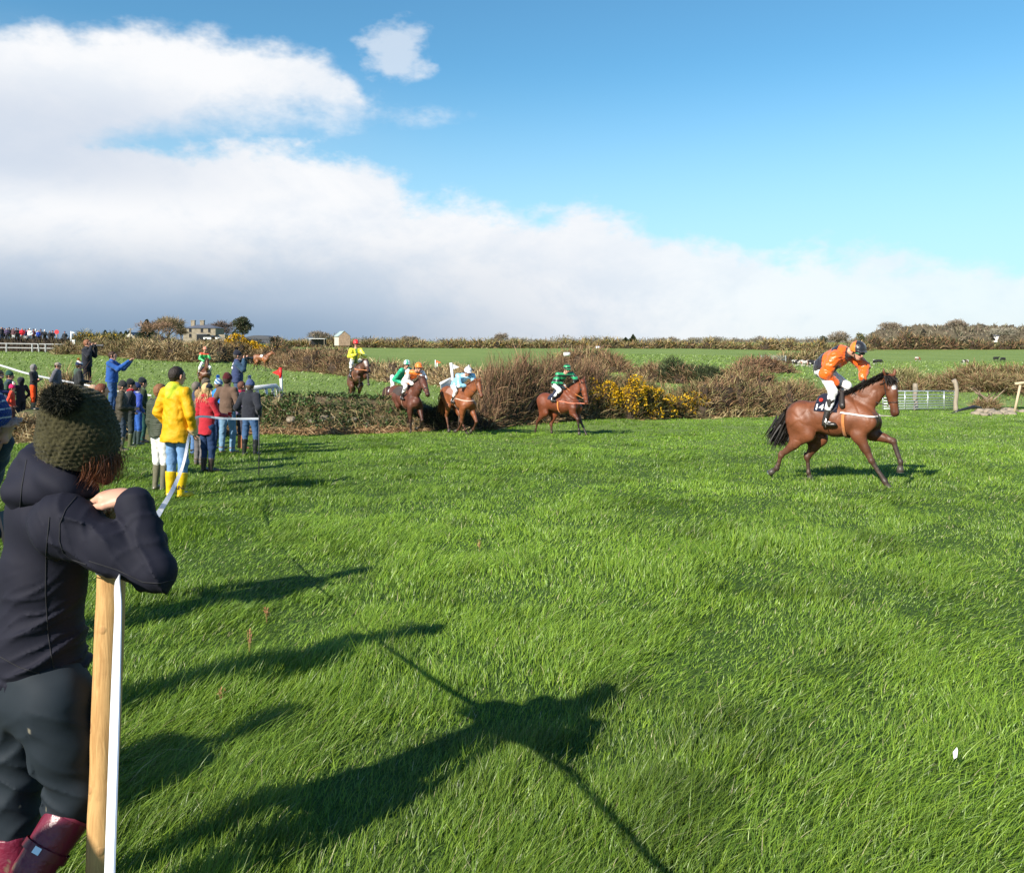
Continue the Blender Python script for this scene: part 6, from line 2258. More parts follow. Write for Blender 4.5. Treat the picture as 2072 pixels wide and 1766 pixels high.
    horse('dark bay horse cantering in the field behind the spectators', fr, G, (.12, .042, .02), (.02, .013, .012), vox=.026, tailn=250, cloth=dict(col=(.04, .04, .05), x=(-.38, .05), a=1.3), plate=(.55, .4, .3))
    R = dict(RIDER); R.update(head=(.12, 0, 2.50), shL=(-.02, .19, 2.26), shR=(-.02, -.19, 2.26), pelvis=(-.18, 0, 1.78), hiL=(-.15, .11, 1.74), hiR=(-.15, -.11, 1.74), elL=(.08, .27, 2.0), elR=(.08, -.27, 2.0), haL=(.34, .07, 1.85), haR=(.34, -.07, 1.85),
                              knL=(.18, .28, 1.5), knR=(.18, -.28, 1.5), anL=(.0, .32, 1.08), anR=(.0, -.32, 1.08))
    gr2 = (.02, .36, .09)
    jockey('jockey in green and red silks sitting upright in the far field', fr, G, R, dict(jacket=gr2, sleeve=gr2, jcol=lambda V, CC: np.where((V[:, 2] > fr.O[2] + 2.22)[:, None], np.array([.75, .10, .04]), CC), hatc=(.75, .25, .15), facev=(.9, .1, -.1), fat=1.0), s=1.0, vox=.024)

    # riderless horse
    fr = HFrame(532, 77.0, -18)
    G = joints(fr, dict(STAND, poll=(1.0, 0, 1.80), muzzle=(1.36, 0, 1.42), kneL=(.55, .14, .55), ffetL=(.66, .13, .22), fhoofL=(.74, .13, .08)))
    G['ground'] = fr.O
    horse('riderless bay horse with a white saddle cloth in the far field', fr, G, (.21, .08, .032), (.02, .013, .012), vox=.035, tailn=200, cloth=dict(col=(.75, .75, .75), x=(-.18, .10), a=1.3))




build_lead()
build_field()

# ---------------------------------------------------------------- spectators
def tool(name, label, cat, mb, material):
    return tag(mb.build(name, material), label, cat)


def P_(px, d):
    return (px - CX) / F * d, d


def camera_prop(J, label, f, lens=.16):
    h = (J['haL'] + J['haR']) / 2 + f * .03 + v3(0, 0, .02)
    l = v3(-f[1], f[0], 0)
    R = np.stack([f, l, v3(0, 0, 1)], 1)
    mb = MB().box(h, (.07, .14, .10), R=R).tube([h + f * .03, h + f * (.04 + lens * .6), h + f * (.05 + lens)], [.037, .042, .048], 12)
    tool('camera', label, 'camera', mb, M_HARDK)


M_HARDK = mat('black_plastic_shell', (.02, .02, .022), rough=.35)


def build_people():
    jeans = (.10, .19, .36); djeans = (.025, .05, .12)
    # --- man in the yellow coat
    X, Y = P_(357, 12.1)
    yel = (.60, .32, .003)
    out = dict(jacket=yel, sleeve=yel, jmat=M_WAX, trousers=(.16, .29, .50), boots=(.72, .48, .01), booth=.62, bootr=.078, hair=(.022, .015, .012), hood=(.60, .74, .05), collarc=(.66, .40, .01), hem=.20, flare=1.14, fat=1.2, sleevefat=1.12,
               cuff=(.55, .55, .5), foldamp=.017, foldf=7, tight=.95)
    root, J, s, obs = person('man in a bright yellow coat and yellow boots holding the barrier tape', X, Y, 62, 1.86, out, .012,
                             armL=((-.06, .29, 1.15), (.10, .24, .92)), armR=((-.02, .28, 1.13), (.10, .23, .87)), look=-8)
    bo = obs['bootR']
    a = J['anR']; tocam = unit(v3(0, 0, a[2]) - v3(a[0], a[1], a[2])); tocam[2] = 0
    xd = unit(np.cross([0, 0, 1.0], tocam)) * 1
    text_obj('lettering', 'RNLI', .085, a + v3(0, 0, .07) + tocam * .05, xd, v3(0, 0, 1), mat('print_black', (.03, .02, .02), rough=.6), bo, bvh=bvh_tri(bo))
    # --- boy left of him
    X, Y = P_(324, 12.9)
    person('boy with ginger hair in a dark green padded jacket and white trousers', X, Y, 58, 1.62, dict(jacket=(.045, .055, .035), puff=95, jmat=M_WAX, trousers=(.78, .77, .74), boots=(.16, .15, .10), booth=.85, hair=(.20, .09, .04), fat=1.1,
           sleevefat=1.35), .013, armL='down', armR='front', spread=.10, look=-10)
    # --- man with grey hair
    X, Y = P_(397, 19.0)
    person('grey haired man in a navy jacket behind the man in yellow', X, Y, 55, 1.68, dict(jacket=(.035, .045, .085), trousers=djeans, hair=(.16, .13, .11), fat=1.15), .02, fingers=False) if False else \
        person('grey haired man in a navy jacket behind the man in yellow', X, Y, 55, 1.68, dict(jacket=(.035, .045, .085), trousers=jeans, hair=(.16, .13, .11), fat=1.15), .018, armL='pockets', armR='pockets')
    X, Y = P_(416, 21.5)
    person('man in a brown tweed flat cap behind the woman in red', X, Y, 60, 1.78, dict(jacket=(.06, .05, .04), trousers=(.08, .08, .08), hat='flatcap', hatc=(.14, .11, .08), hair=(.1, .08, .06)), .02, armL='pockets', armR='pockets')
    X, Y = P_(404, 16.8)
    person('person in a brown coat and grey trousers beside the woman in red', X, Y, 50, 1.52, dict(jacket=(.075, .05, .04), trousers=(.15, .14, .14), boots=(.12, .09, .07), hair=(.30, .18, .08), longhair=.22, fat=1.15, scarf=(.35, .22, .12), hem=.22), .016,
           armL='pockets', armR='pockets', look=-15)
    # --- woman in red
    X, Y = P_(421, 15.6)
    red = (.38, .018, .03)
    root, J, s, obs = person('woman in a dark red coat and navy cap holding a red can', X, Y, 58, 1.64, dict(jacket=red, sleeve=red, trousers=djeans, boots=(.05, .035, .035), booth=.5, hat='cap', hatc=(.015, .02, .035), hair=(.55, .38, .18), longhair=.2,
           fat=1.05, hem=.20, flare=1.1, scarf=red, foldamp=.012), .013, armL='front', armR=((.06, .25, 1.14), (.30, .22, 1.10)), look=10, lean=-.02)
    h = J['haR'] + unit(J['haR'] - J['elR']) * .07
    tool('drink_can', 'red drink can in the hand of the woman in the red coat', 'can', MB().tube([h + v3(0, 0, -.03), h + v3(0, 0, -.02), h + v3(0, 0, .075), h + v3(0, 0, .085)], [.028, .033, .033, .027], 14), mat('can_red', (.65, .02, .02), rough=.25, metal=.3))
    # --- child with blue bobble hat
    X, Y = P_(442, 21.0)
    wv = lambda V, CC: np.where((np.sin(V[:, 2] * 70 + V[:, 0] * 60) > 0.0)[:, None], np.array([.55, .65, .75]), np.array([.06, .16, .36]))
    person('person in a bright blue hooded jacket and pale blue bobble hat', X, Y, 70, 1.72, dict(jacket=(.03, .20, .62), hood=(.03, .22, .66), trousers=(.05, .09, .2), hat='beanie', hatc=(.3, .45, .6), hatcol=wv, pom=(.05, .25, .7), hair=(.2, .12, .07)), .018, armL='pockets', armR='pockets')
    # --- man with maroon beanie
    X, Y = P_(460, 20.0)
    person('man in a brown fleece, maroon beanie and faded jeans', X, Y, 72, 1.86, dict(jacket=(.12, .075, .052), trousers=(.17, .29, .42), boots=(.20, .09, .05), booth=.15, trlen=.98, hat='beanie', hatc=(.075, .014, .016), hair=(.05, .03, .02), fat=1.12, sleevefat=1.1),
           .014, armL='pockets', armR=((-.02, .28, 1.14), (.16, .20, 1.02)), spread=.14)
    # --- photographer with gilet
    X, Y = P_(480, 24.6)
    nv = (.035, .05, .12)
    root, J, s, obs = person('photographer in a navy gilet with white back print on the bank', X, Y, 22, 1.80, dict(jacket=nv, sleeve=(.03, .07, .12), trousers=(.06, .09, .16), hat='beanie', hatc=(.02, .022, .035), pom=(.01, .01, .015), hair=(.1, .08, .06), fat=1.25,
           sleevefat=1.15, hood=None), .015, armL='cameraL', armR='camera', z=-.38, look=0)
    camera_prop(J, 'black camera with a short lens held by the photographer in the gilet', J['tf'])
    jb = bvh_tri(obs['jacket'])
    c = J['chest'] + v3(0, 0, .04)
    back = -J['tf'] * .8 + v3(0, -1, 0) * .45; back = unit(back)
    xd = unit(np.cross([0, 0, 1.0], back))
    wp = mat('print_white', (.75, .75, .76), rough=.7)
    rays = [[(c + xd * x + v3(0, 0, z) + back, -back) for x in np.linspace(-.13, .05, 8)] for z in np.linspace(-.06, .0, 4)]
    wrap('print', jb, rays, .002, wp, obs['jacket'], .002)
    rays = [[(c + xd * (-.04 + r_ * math.cos(a)) + v3(0, 0, .09 + r_ * 1.3 * math.sin(a)) + back, -back) for r_ in (.0, .02, .035)] for a in np.linspace(0, 2 * PI, 12)]
    wrap('emblem', jb, rays, .002, wp, obs['jacket'], .002)
    # --- man in black jacket, blue bobble hat
    X, Y = P_(506, 19.3)
    person('stocky man in a black jacket and slate blue bobble hat, hands in pockets', X, Y, 72, 1.70, dict(jacket=(.018, .02, .028), trousers=(.06, .12, .24), boots=(.02, .022, .022), booth=.75, bootr=.075, hat='beanie', hatc=(.07, .10, .22), pom=(.10, .16, .32), hair=(.1, .07, .05), fat=1.25,
           sleevefat=1.25), .014, armL='pockets', armR='pockets', spread=.15)
    X, Y = P_(489, 21.3)
    person('woman with a brown ponytail and pink scarf behind the man in the black jacket', X, Y, 40, 1.70, dict(jacket=(.12, .10, .16), trousers=(.05, .05, .07), boots=(.30, .12, .06), booth=.7, hair=(.12, .05, .03), longhair=.25, scarf=(.6, .03, .10), fat=1.05), .018,
           armL='pockets', armR='pockets')
    X, Y = P_(347, 22.0)
    person('child in a bright blue coat with a navy bobble hat behind the man in yellow', X, Y, 70, 1.55, dict(jacket=(.05, .06, .4), trousers=(.04, .04, .06), hat='beanie', hatc=(.02, .04, .35), pom=(.01, .015, .04)), .022, armL='pockets', armR='pockets')

    # --- group left of the yellow coat
    X, Y = P_(247, 20.3)
    root, J, s, obs = person('man in an olive wax jacket and charcoal beanie reading a white race card', X, Y, 22, 1.66, dict(jacket=(.05, .042, .028), jmat=M_WAX, trousers=(.06, .08, .11), boots=(.20, .17, .10), booth=.75, bootr=.075, hat='beanie', hatc=(.035, .035, .035), hair=(.15, .1, .07), fat=1.2,
           sleevefat=1.15, hem=.18), .014, armL='front', armR='front', tilt=8, spread=.12)
    h = (J['haL'] + J['haR']) / 2 + J['tf'] * .06
    l = v3(-J['tf'][1], J['tf'][0], 0)
    c = h + v3(0, 0, .07)
    q = unit(v3(0, 0, 1) - J['tf'] * -.5) * .10
    V = [c + l * .10 - q, c - l * .10 - q, c - l * .10 + q, c + l * .10 + q]; n = np.cross(l, q); n = unit(n) * .002
    mesh('race_card', [*V, *[x + n for x in V]], [(0, 1, 2, 3), (7, 6, 5, 4), (0, 4, 5, 1), (1, 5, 6, 2), (2, 6, 7, 3), (3, 7, 4, 0)], mat('paper', (.85, .85, .85)))
    tag(C.objects[-1], 'white race card held by the man in the olive wax jacket', 'paper')
    X, Y = P_(264, 21.6)
    person('person in a black beanie and red scarf between the wax jacket and the blue coat', X, Y, 25, 1.72, dict(jacket=(.03, .03, .035), trousers=(.04, .05, .05), boots=(.10, .11, .05), booth=.75, hat='beanie', hatc=(.015, .018, .02), scarf=(.5, .02, .03), fat=1.1, sleevefat=1.1), .016, armL='pockets', armR='pockets')
    X, Y = P_(277, 22.6)
    person('person in a royal blue anorak and blue trousers with a navy beanie', X, Y, 50, 1.63, dict(jacket=(.03, .06, .30), hood=(.03, .06, .30), trousers=(.04, .12, .42), boots=(.04, .06, .06), booth=.8, bootr=.075, hat='beanie', hatc=(.03, .045, .13), scarf=(.5, .5, .55), fat=1.1, sleevefat=1.2), .016,
           armL='pockets', armR='pockets')
    X, Y = P_(288, 23.4)
    person('person in a dark green parka and black beanie behind the blue anorak', X, Y, 35, 1.76, dict(jacket=(.03, .045, .02), hood=(.12, .16, .06), trousers=(.03, .09, .08), hat='beanie', hatc=(.015, .02, .025), fat=1.1, sleevefat=1.1, hem=.22), .018, armL='pockets', armR='pockets')

    # --- people on the bank
    X, Y = P_(227, 24.8)
    root, J, s, obs = person('man in a royal blue fleece on the bank holding up a phone', X, Y, 4, 1.80, dict(jacket=(.02, .08, .30), sleeve=(.02, .09, .33), trousers=(.05, .11, .26), hair=(.05, .025, .015), fat=1.25, sleevefat=1.15, boots=(.03, .03, .03)), .014, armL='phone', armR='phone', z=-.38)
    h = (J['haL'] + J['haR']) / 2 + J['tf'] * .05 + v3(0, 0, .03)
    tool('phone', 'phone held up by the man in the royal blue fleece', 'phone', MB().box(h, (.012, .15, .075), R=np.stack([J['tf'], v3(-J['tf'][1], J['tf'][0], 0), v3(0, 0, 1)], 1)), M_HARDK)
    X, Y = P_(176, 28.6)
    root, J, s, obs = person('red haired photographer in a black jacket with a long lens, high on the bank', X, Y, 6, 1.84, dict(jacket=(.016, .018, .026), trousers=(.014, .015, .02), hair=(.24, .10, .05), fat=1.2, sleevefat=1.2), .016, armL='cameraL', armR='camera', z=-.06)
    camera_prop(J, 'black camera with a long lens held by the red haired photographer', J['tf'], .24)
    ridge('earth_bank', None, [(120, 28.7, -.1, .8), (176, 28.7, -.05, .9), (225, 28.9, -.12, .8)], M_EARTH, 'structure', n=20)
    X, Y = P_(160, 24.6)
    ht = lambda V, CC: np.where((np.abs(((V - J2['head']) @ v3(.5, .3, 1)) - .115) < .028)[:, None], np.array([.75, .7, .65]), np.where((((V - J2['head']) @ v3(.5, .3, 1)) > .115)[:, None], np.array([.65, .03, .02]), np.array([.02, .03, .08])))
    J2, _, _ = stand(X, Y, 40, 1.52, z=-.40)
    person('child in a red, white and navy striped hat below the red haired photographer', X, Y, 40, 1.52, dict(jacket=(.02, .022, .024), hood=(.07, .11, .08), trousers=(.03, .03, .03), hat='beanie', hatc=(.5, .1, .1), hatcol=ht, pom=(.75, .4, .1), fat=1.15), .016, armL='pockets', armR='front', z=-.40)
    X, Y = P_(116, 25.0)
    person('boy in a grey padded jacket and grey cap before the thicket', X, Y, 12, 1.46, dict(jacket=(.13, .13, .15), sleeve=(.10, .10, .12), puff=100, trousers=(.05, .05, .06), hat='cap', hatc=(.25, .21, .17), hair=(.05, .03, .02), fat=1.1, sleevefat=1.2), .014, armL='pockets', armR='pockets', z=-.36, tilt=5)
    X, Y = P_(68, 25.4)
    og = lambda V, CC: np.where(((V - v3(X, Y, 0)) @ v3(.3, -1, 0) > .05)[:, None], np.array([.85, .09, .02]), np.array([.03, .03, .035]))
    person('child in a black jacket with grey hood and orange striped trousers', X, Y, 8, 1.36, dict(jacket=(.022, .022, .025), trousers=(.3, .05, .03), trcol=og, boots=(.25, .22, .16), booth=.5, hat='hood', hatc=(.20, .19, .19)), .014, armL='folded', armR='folded', z=-.33, spread=.10)
    X, Y = P_(19, 25.6)
    person('man in a dark green beanie and navy gilet at the left edge', X, Y, 14, 1.72, dict(jacket=(.03, .045, .09), sleeve=(.04, .08, .05), trousers=(.05, .05, .07), hat='beanie', hatc=(.02, .07, .05), fat=1.2, sleevefat=1.1), .015, armL='front', armR='front', z=-.93)
    X, Y = P_(42, 25.4)
    root, J, s, obs = person('person in a black hood drinking from a white cup', X, Y, 160, 1.46, dict(jacket=(.03, .03, .04), trousers=(.04, .04, .05), hat='hood', hatc=(.02, .022, .03)), .016, armL=((.2, .2, 1.25), (.26, .03, 1.48)), armR='pockets', z=-.82)
    h = J['haL'] + J['tf'] * .05 + v3(0, 0, .05)
    tool('cup', 'white paper cup held by the person in the black hood', 'cup', MB().tube([h - v3(0, 0, .04), h + v3(0, 0, .06)], [.028, .038], 12), M_WHITE)
    X, Y = P_(24, 23.4)
    person('small child in a pink hat and red coat among the brambles', X, Y, 20, 1.22, dict(jacket=(.62, .06, .03), trousers=(.1, .05, .05), hat='beanie', hatc=(.75, .02, .13)), .016, armL='pockets', armR='pockets', z=-.72)
    X, Y = P_(-2, 24.8)
    person('person in a black flat cap cut off by the left edge of the view', X, Y, 20, 1.74, dict(jacket=(.02, .022, .03), sleeve=(.02, .03, .12), trousers=(.04, .04, .05), hat='flatcap', hatc=(.02, .02, .02), beard=(.35, .25, .2)), .016, armL='front', armR='front', z=-.86)
    X, Y = P_(205, 14.2)
    person('person with auburn hair seen just over the green bobble hat', X, Y, 30, 1.62, dict(jacket=(.08, .04, .03), trousers=(.04, .04, .05), hair=(.16, .05, .025)), .02, armL='pockets', armR='pockets')
    X, Y = P_(188, 14.6)
    person('fair haired person beside the one with auburn hair, mostly hidden', X, Y, 150, 1.60, dict(jacket=(.10, .10, .12), trousers=(.04, .04, .05), hair=(.45, .30, .20)), .02, armL='pockets', armR='pockets')

    # --- people standing left of the camera, seen by their shadows only
    for X, Y, H, hd, lb in ((-3.35, 4.85, 1.88, 50, 'tall spectator in a grey coat standing outside the view, casting the upper shadow'),
                            (-2.95, 1.75, 1.80, 50, 'spectator in a brown coat standing outside the view, casting the lower shadow'),
                            (-2.7, .55, 1.78, 50, 'spectator in a blue coat standing outside the view nearest the photographer')):
        person(lb, X, Y, hd, H, dict(jacket=(.10, .09, .09), trousers=(.04, .05, .07), hat='beanie', hatc=(.05, .05, .06), fat=1.15), .025, armL='pockets', armR='front')

    # --- crowd on the hill
    R_ = random.Random(5)
    L = [(3, .03, .03, .04, .03, .04, .08, 'in black and jeans'), (5.2, .6, .35, .35, .05, .05, .06, 'in pale pink'), (8.7, .03, .02, .03, .03, .03, .05, 'in black'), (14, .08, .06, .12, .05, .05, .06, 'in dark purple'),
         (18.5, .03, .03, .03, .2, .18, .13, 'in black with tan trousers'), (23.5, .10, .08, .07, .04, .04, .05, 'in brown'), (27.5, .10, .05, .06, .75, .75, .75, 'in white trousers'), (33, .05, .07, .08, .05, .06, .07, 'in slate grey'),
         (37, .03, .02, .03, .05, .05, .05, 'in black with a burgundy scarf'), (45, .70, .02, .04, .3, .3, .3, 'in a bright red coat'), (51, .03, .04, .12, .7, .7, .7, 'in navy with white breeches'),
         (57.5, .6, .1, .1, .3, .3, .35, 'in red and white'), (60.5, .78, .78, .78, .08, .12, .18, 'in a white hooded top'), (67.5, .2, .05, .05, .1, .1, .1, 'in dark red'), (72.5, .55, .55, .58, .03, .03, .04, 'in a pale hood'),
         (77.5, .04, .10, .55, .03, .03, .04, 'in a bright blue coat'), (82.5, .05, .05, .07, .05, .05, .06, 'in grey'), (90.5, .03, .03, .03, .05, .05, .05, 'in black with a white hood'),
         (101, .02, .02, .025, .03, .03, .03, 'in black, left one of the close pair'), (106.5, .04, .04, .05, .02, .02, .02, 'in dark grey, right one of the close pair'), (131, .03, .035, .045, .04, .05, .07, 'in black standing apart with folded arms')]
    for i, (px, a, b, c, d_, e, f_, w) in enumerate(L):
        dd = 104.5 + (i % 3) * .7
        X, Y = P_(px, dd)
        hat = 'beanie' if i % 3 else None
        hc = (.75, .75, .75) if 'white hood' in w or 'pale hood' in w else (R_.uniform(.01, .06), .02, R_.uniform(.02, .08))
        person('distant spectator on the hill ' + w, X, Y, 300 + R_.uniform(-30, 30), R_.uniform(1.60, 1.8) if px < 95 else 1.65, dict(jacket=(a, b, c), trousers=(d_, e, f_), hat='beanie' if 'hood' in w or i % 3 else None, hatc=hc, haired=True, hair=hc if i % 3 else (.05, .03, .03), nohair=True,
               group='crowd on the hill', fat=1.2, sleevefat=1.2), .045, armL='folded' if i % 2 else 'pockets', armR='folded' if i % 2 else 'pockets')


build_people()

# ---------------------------------------------------------------- the girl leaning on the post, and the post
def knit(P0, ax, amp=.0045, n=150):
    """knitted stitches: rows around an axis"""
    ax = unit(ax); u = unit(np.cross(ax, [1.0, .2, .1])); v = np.cross(ax, u)

    def f(P):
        q = P - P0
        z = q @ ax; a = np.arctan2(q @ v, q @ u)
        row = z / .0115
        st = np.abs(np.sin(a * 19 + np.floor(row) * 1.57 + .4 * vnoise(P[:, 0] * 14, P[:, 1] * 14, z * 20, 8)))
        return amp * (1.5 * st ** .6 * np.abs(np.sin(row * PI)) ** .6 - .5) + .002 * vnoise(P[:, 0] * 40, P[:, 1] * 40, P[:, 2] * 40, 7)
    return f


M_KNIT = mat('knitted_wool', None, rough=.95, spec=.05, bump=.25, bscale=260, sheen=.1, vary=.4, vscale=70)
M_SOFT = mat('softshell', None, rough=.78, spec=.22, bump=.05, bscale=600, vary=.18, vscale=11)


def build_post():
    top = at(231, 1024, 2.42)
    bot = at(203, 1766, 2.34)
    dirn = (bot - top) / (bot[2] - top[2])
    base = top + dirn * (float(gz(top[0], top[1])) - .1 - top[2])
    n = 60
    pts = [lerp(base, top, k / n) for k in range(n + 1)]
    rs = [.0385 * (1 + .035 * float(vnoise(k * .35, 0, 0, 9))) for k in range(n + 1)]
    m = bpy.data.materials.new('peeled_post')
    m.use_nodes = True
    t = m.node_tree; E.tree = t
    p = t.nodes['Principled BSDF']; p.inputs['Roughness'].default_value = .75; p.inputs['Specular IOR Level'].default_value = .25
    tc = t.nodes.new('ShaderNodeTexCoord'); mp = t.nodes.new('ShaderNodeMapping'); mp.inputs['Scale'].default_value = (1, 1, .07)
    t.links.new(tc.outputs['Object'], mp.inputs[0])
    grain = enoise(mp.outputs[0], 55, 5, .65, 0, 1.5)
    c = emix(ss(grain, .3, .7), (.36, .20, .075), (.56, .34, .14))
    c = emix(ss(enoise(tc.outputs['Object'], 9, 4, .6, 4), .55, .75) * .6, c, (.27, .14, .055))
    vor = t.nodes.new('ShaderNodeTexVoronoi'); vor.inputs['Scale'].default_value = 12.0
    mp2 = t.nodes.new('ShaderNodeMapping'); mp2.inputs['Scale'].default_value = (1, 1, .8)
    t.links.new(tc.outputs['Object'], mp2.inputs[0]); t.links.new(mp2.outputs[0], vor.inputs['Vector'])
    dd = E(vor.outputs['Distance'])
    c = emix(1.0 - ss(dd, .03, .10), c, (.22, .10, .04))
    ring = ss(dd, .10, .13) * (1.0 - ss(dd, .15, .20))
    c = emix(ring * .5, c, (.36, .19, .08))
    t.links.new(c, p.inputs['Base Color'])
    b = t.nodes.new('ShaderNodeBump'); b.inputs['Strength'].default_value = .6; b.inputs['Distance'].default_value = .004
    t.links.new((grain + ring).s, b.inputs['Height']); t.links.new(b.outputs[0], p.inputs['Normal'])
    post = thing('wooden_post', 'round peeled wooden post the girl in the bobble hat leans on', 'post', base)
    MB().tube(pts, rs, 28).build('shaft', m, post, True)
    # tape wound round its head
    k0 = top + dirn * -.165
    MB().tube([k0 + dirn * 0, k0 + dirn * -.022], .0415, 28, cap=True).build('tape_loop', M_PLAST, post, True)
    return top


def build_girl():
    top = build_post()
    A = lambda x, y, d: at(x, y, d)
    root = thing('person', 'girl in a green bobble hat and dark jacket leaning on the near post', 'person', g3(-1.32, 2.4))
    navy = np.array([.010, .0105, .020])
    tf = unit(v3(.75, .66, 0))
    Hd = A(158, 872, 2.36)
    Hf = unit(v3(.80, .58, -.22)); Hl = unit(np.cross([0, 0, 1.0], Hf)); Hu = np.cross(Hf, Hl)
    h = lambda a, b, c: Hd + Hf * a + Hl * b + Hu * c
    skin = (.56, .31, .22)
    shR, shL = A(128, 1062, 2.27), A(70, 1035, 2.62)
    elR, elL = A(318, 1158, 2.24), A(300, 1100, 2.66)
    wrR, wrL = A(268, 1010, 2.30), A(262, 1030, 2.50)
    neck = A(118, 965, 2.42); chest = A(92, 1085, 2.44); waist = A(88, 1240, 2.43); pel = A(88, 1380, 2.42)
    hiR, hiL = A(118, 1425, 2.36), A(38, 1425, 2.50)
    knR, knL = A(158, 1590, 2.42), A(38, 1590, 2.52)
    anR, anL = A(80, 1745, 2.34), A(22, 1790, 2.46)
    hand = A(215, 1005, 2.37)
    # body: head, neck, trunk, arms, hands, legs in one
    B = Blob(.015)
    B.ball(h(-.015, 0, .015), .085, skin, flat=(Hl, .88)); B.cap(h(.035, 0, .02), h(.045, 0, -.07), .062, .040, skin); B.cap(h(.095, 0, .01), h(.108, 0, -.02), .010, .015, skin)
    for q in (-1, 1):
        B.cap(h(-.005, q * .085, .015), h(-.012, q * .088, -.02), .016, .012, skin)
        B.ball(h(.082, q * .032, .015), .012, (.05, .03, .02), k=.005)
    B.cap(h(.09, -.02, -.05), h(.09, .02, -.05), .008, .008, (.4, .12, .1), k=.006)
    B.cap(neck, h(-.02, 0, -.05), .052, .05, skin)
    B.cap(chest, waist, .10, .09, navy); B.cap(waist, pel, .09, .10, navy); B.cap(shL, shR, .05, .05, navy)
    for sh, el, wr in ((shR, elR, wrR), (shL, elL, wrL)):
        B.cap(sh, el, .042, .036, navy); B.cap(el, wr, .034, .025, skin)
    for hi, kn, an in ((hiR, knR, anR), (hiL, knL, anL)):
        B.cap(hi, kn, .07, .045, navy); B.cap(kn, an, .042, .03, navy)
    # right hand lies bent over the post, knuckles up
    palm0 = wrR; palm1 = A(216, 1004, 2.33)
    dr = unit(palm1 - palm0)
    sd = unit(v3(.12, 1, .05)); sd = unit(sd - dr * (sd @ dr)); up = unit(np.cross(sd, dr)); up = up if up[2] > 0 else -up
    B.cap(palm0, palm0 + dr * .045, .029, .036, skin, flat=(up, .68), k=.012)
    B.cap(palm0 + dr * .03 + sd * .012, palm0 + dr * .08 + sd * .016, .030, .028, skin, flat=(up, .62), k=.014)
    B.cap(palm0 + dr * .03 - sd * .014, palm0 + dr * .082 - sd * .014, .028, .026, skin, flat=(up, .62), k=.014)
    for i in range(4):
        o = palm0 + dr * (.083 - .004 * abs(i - 1.3)) + sd * ((i - 1.5) * .0195) + up * .004
        m1 = o + unit(dr * .9 - up * .45) * .034; m2 = m1 + unit(dr * -.15 - up * 1.0) * .024; m3 = m2 + unit(-dr * .9 - up * .3) * .018
        B.ball(o, .0115, tuple(np.array(skin) * [1.02, .92, .9]), k=.006)
        B.cap(o, m1, .0105, .0095, skin, k=.005); B.cap(m1, m2, .0095, .0088, skin, k=.004); B.cap(m2, m3, .0088, .0078, skin, k=.004)
    o = palm0 + dr * .02 - sd * .028 - up * .004
    B.cap(o, o + unit(dr * .8 - sd * .5 - up * .2) * .038, .0135, .0115, skin, k=.008); o2 = o + unit(dr * .8 - sd * .5 - up * .2) * .038
    B.cap(o2, o2 + unit(dr - sd * .05 - up * .15) * .030, .0115, .0085, skin, k=.005)
    # left hand folded beneath it
    pl = A(236, 1018, 2.47); dl = unit(pl - wrL)
    B.cap(wrL, wrL + dl * .07, .028, .032, skin, k=.012)
    for i in range(4):
        o = wrL + dl * .075 + v3(0, 1, 0) * (i - 1.5) * .017
        m1 = o + unit(dl - v3(0, 0, .5)) * .03; B.cap(o, m1, .010, .009, skin, k=.005); B.cap(m1, m1 + unit(dl * -.1 - v3(0, 0, 1)) * .03, .009, .0075, skin, k=.004)
    B.cap(wrL + dl * .02 + v3(0, -.03, 0), wrL + dl * .06 + v3(0, -.045, .01), .012, .009, skin, k=.006)
    B.build('body', .0055, M_SKIN, root, sharp=.006)

    # jacket ------------------------------------------------------
    J = Blob(.04)
    J.cap(A(100, 1040, 2.44), A(90, 1160, 2.44), .128, .122, navy, flat=(tf, .86))
    J.cap(A(90, 1160, 2.44), A(80, 1290, 2.44), .122, .122, navy, flat=(tf, .88))
    J.cap(A(80, 1290, 2.44), A(82, 1350, 2.44), .124, .134, navy, flat=(tf, .92))
    J.cap(shL, shR, .062, .062, navy, k=.07)
    J.cap(neck - v3(0, 0, .03), neck + v3(.01, .01, .03), .078, .066, navy, k=.03)
    J.cap(shR, lerp(shR, elR, .5), .072, .064, navy, k=.06); J.cap(lerp(shR, elR, .5), elR, .062, .051, navy, k=.03)
    J.cap(elR, lerp(elR, wrR, .55), .051, .044, navy, k=.018); J.cap(lerp(elR, wrR, .55), lerp(elR, wrR, .90), .046, .044, navy, k=.015)
    J.cap(lerp(elR, wrR, .83), lerp(elR, wrR, .93), .0475, .046, navy * 1.05, k=.004)
    J.cap(shL, elL, .068, .055, navy, k=.03); J.cap(elL, lerp(elL, wrL, .9), .052, .042, navy, k=.018)

    def crease(q, p=3.0):
        return (1 - np.abs(np.sin(q))) ** p

    def folds(P):
        z = P[:, 2]; x = P[:, 0]; y = P[:, 1]
        d = .006 * fbm(x * 8, y * 8, z * 11, 5, 2)
        # drag lines running from the arm pit across the back to the left
        s_ = z - .42 * x + .03 * vnoise(x * 5, y * 5, z * 5, 8)
        w = np.exp(-((x + 1.30) / .13) ** 2) * np.clip(vnoise(x * 4, y * 4, z * 7, 11) + .55, 0, 1.2)
        d += .016 * w * crease(s_ * 33 + 1.2 * vnoise(x * 9, y * 9, z * 6, 12), 2.5) * (z < 1.17)
        d += .008 * w * crease(s_ * 71 + 2.0 * vnoise(x * 11, y * 11, z * 6, 13), 3) * (z < 1.12)
        # creases round the elbow and along the upper arm
        e = np.exp(-(np.linalg.norm(P - elR, axis=1) / .13) ** 2)
        q = (P - elR) @ unit(wrR - shR)
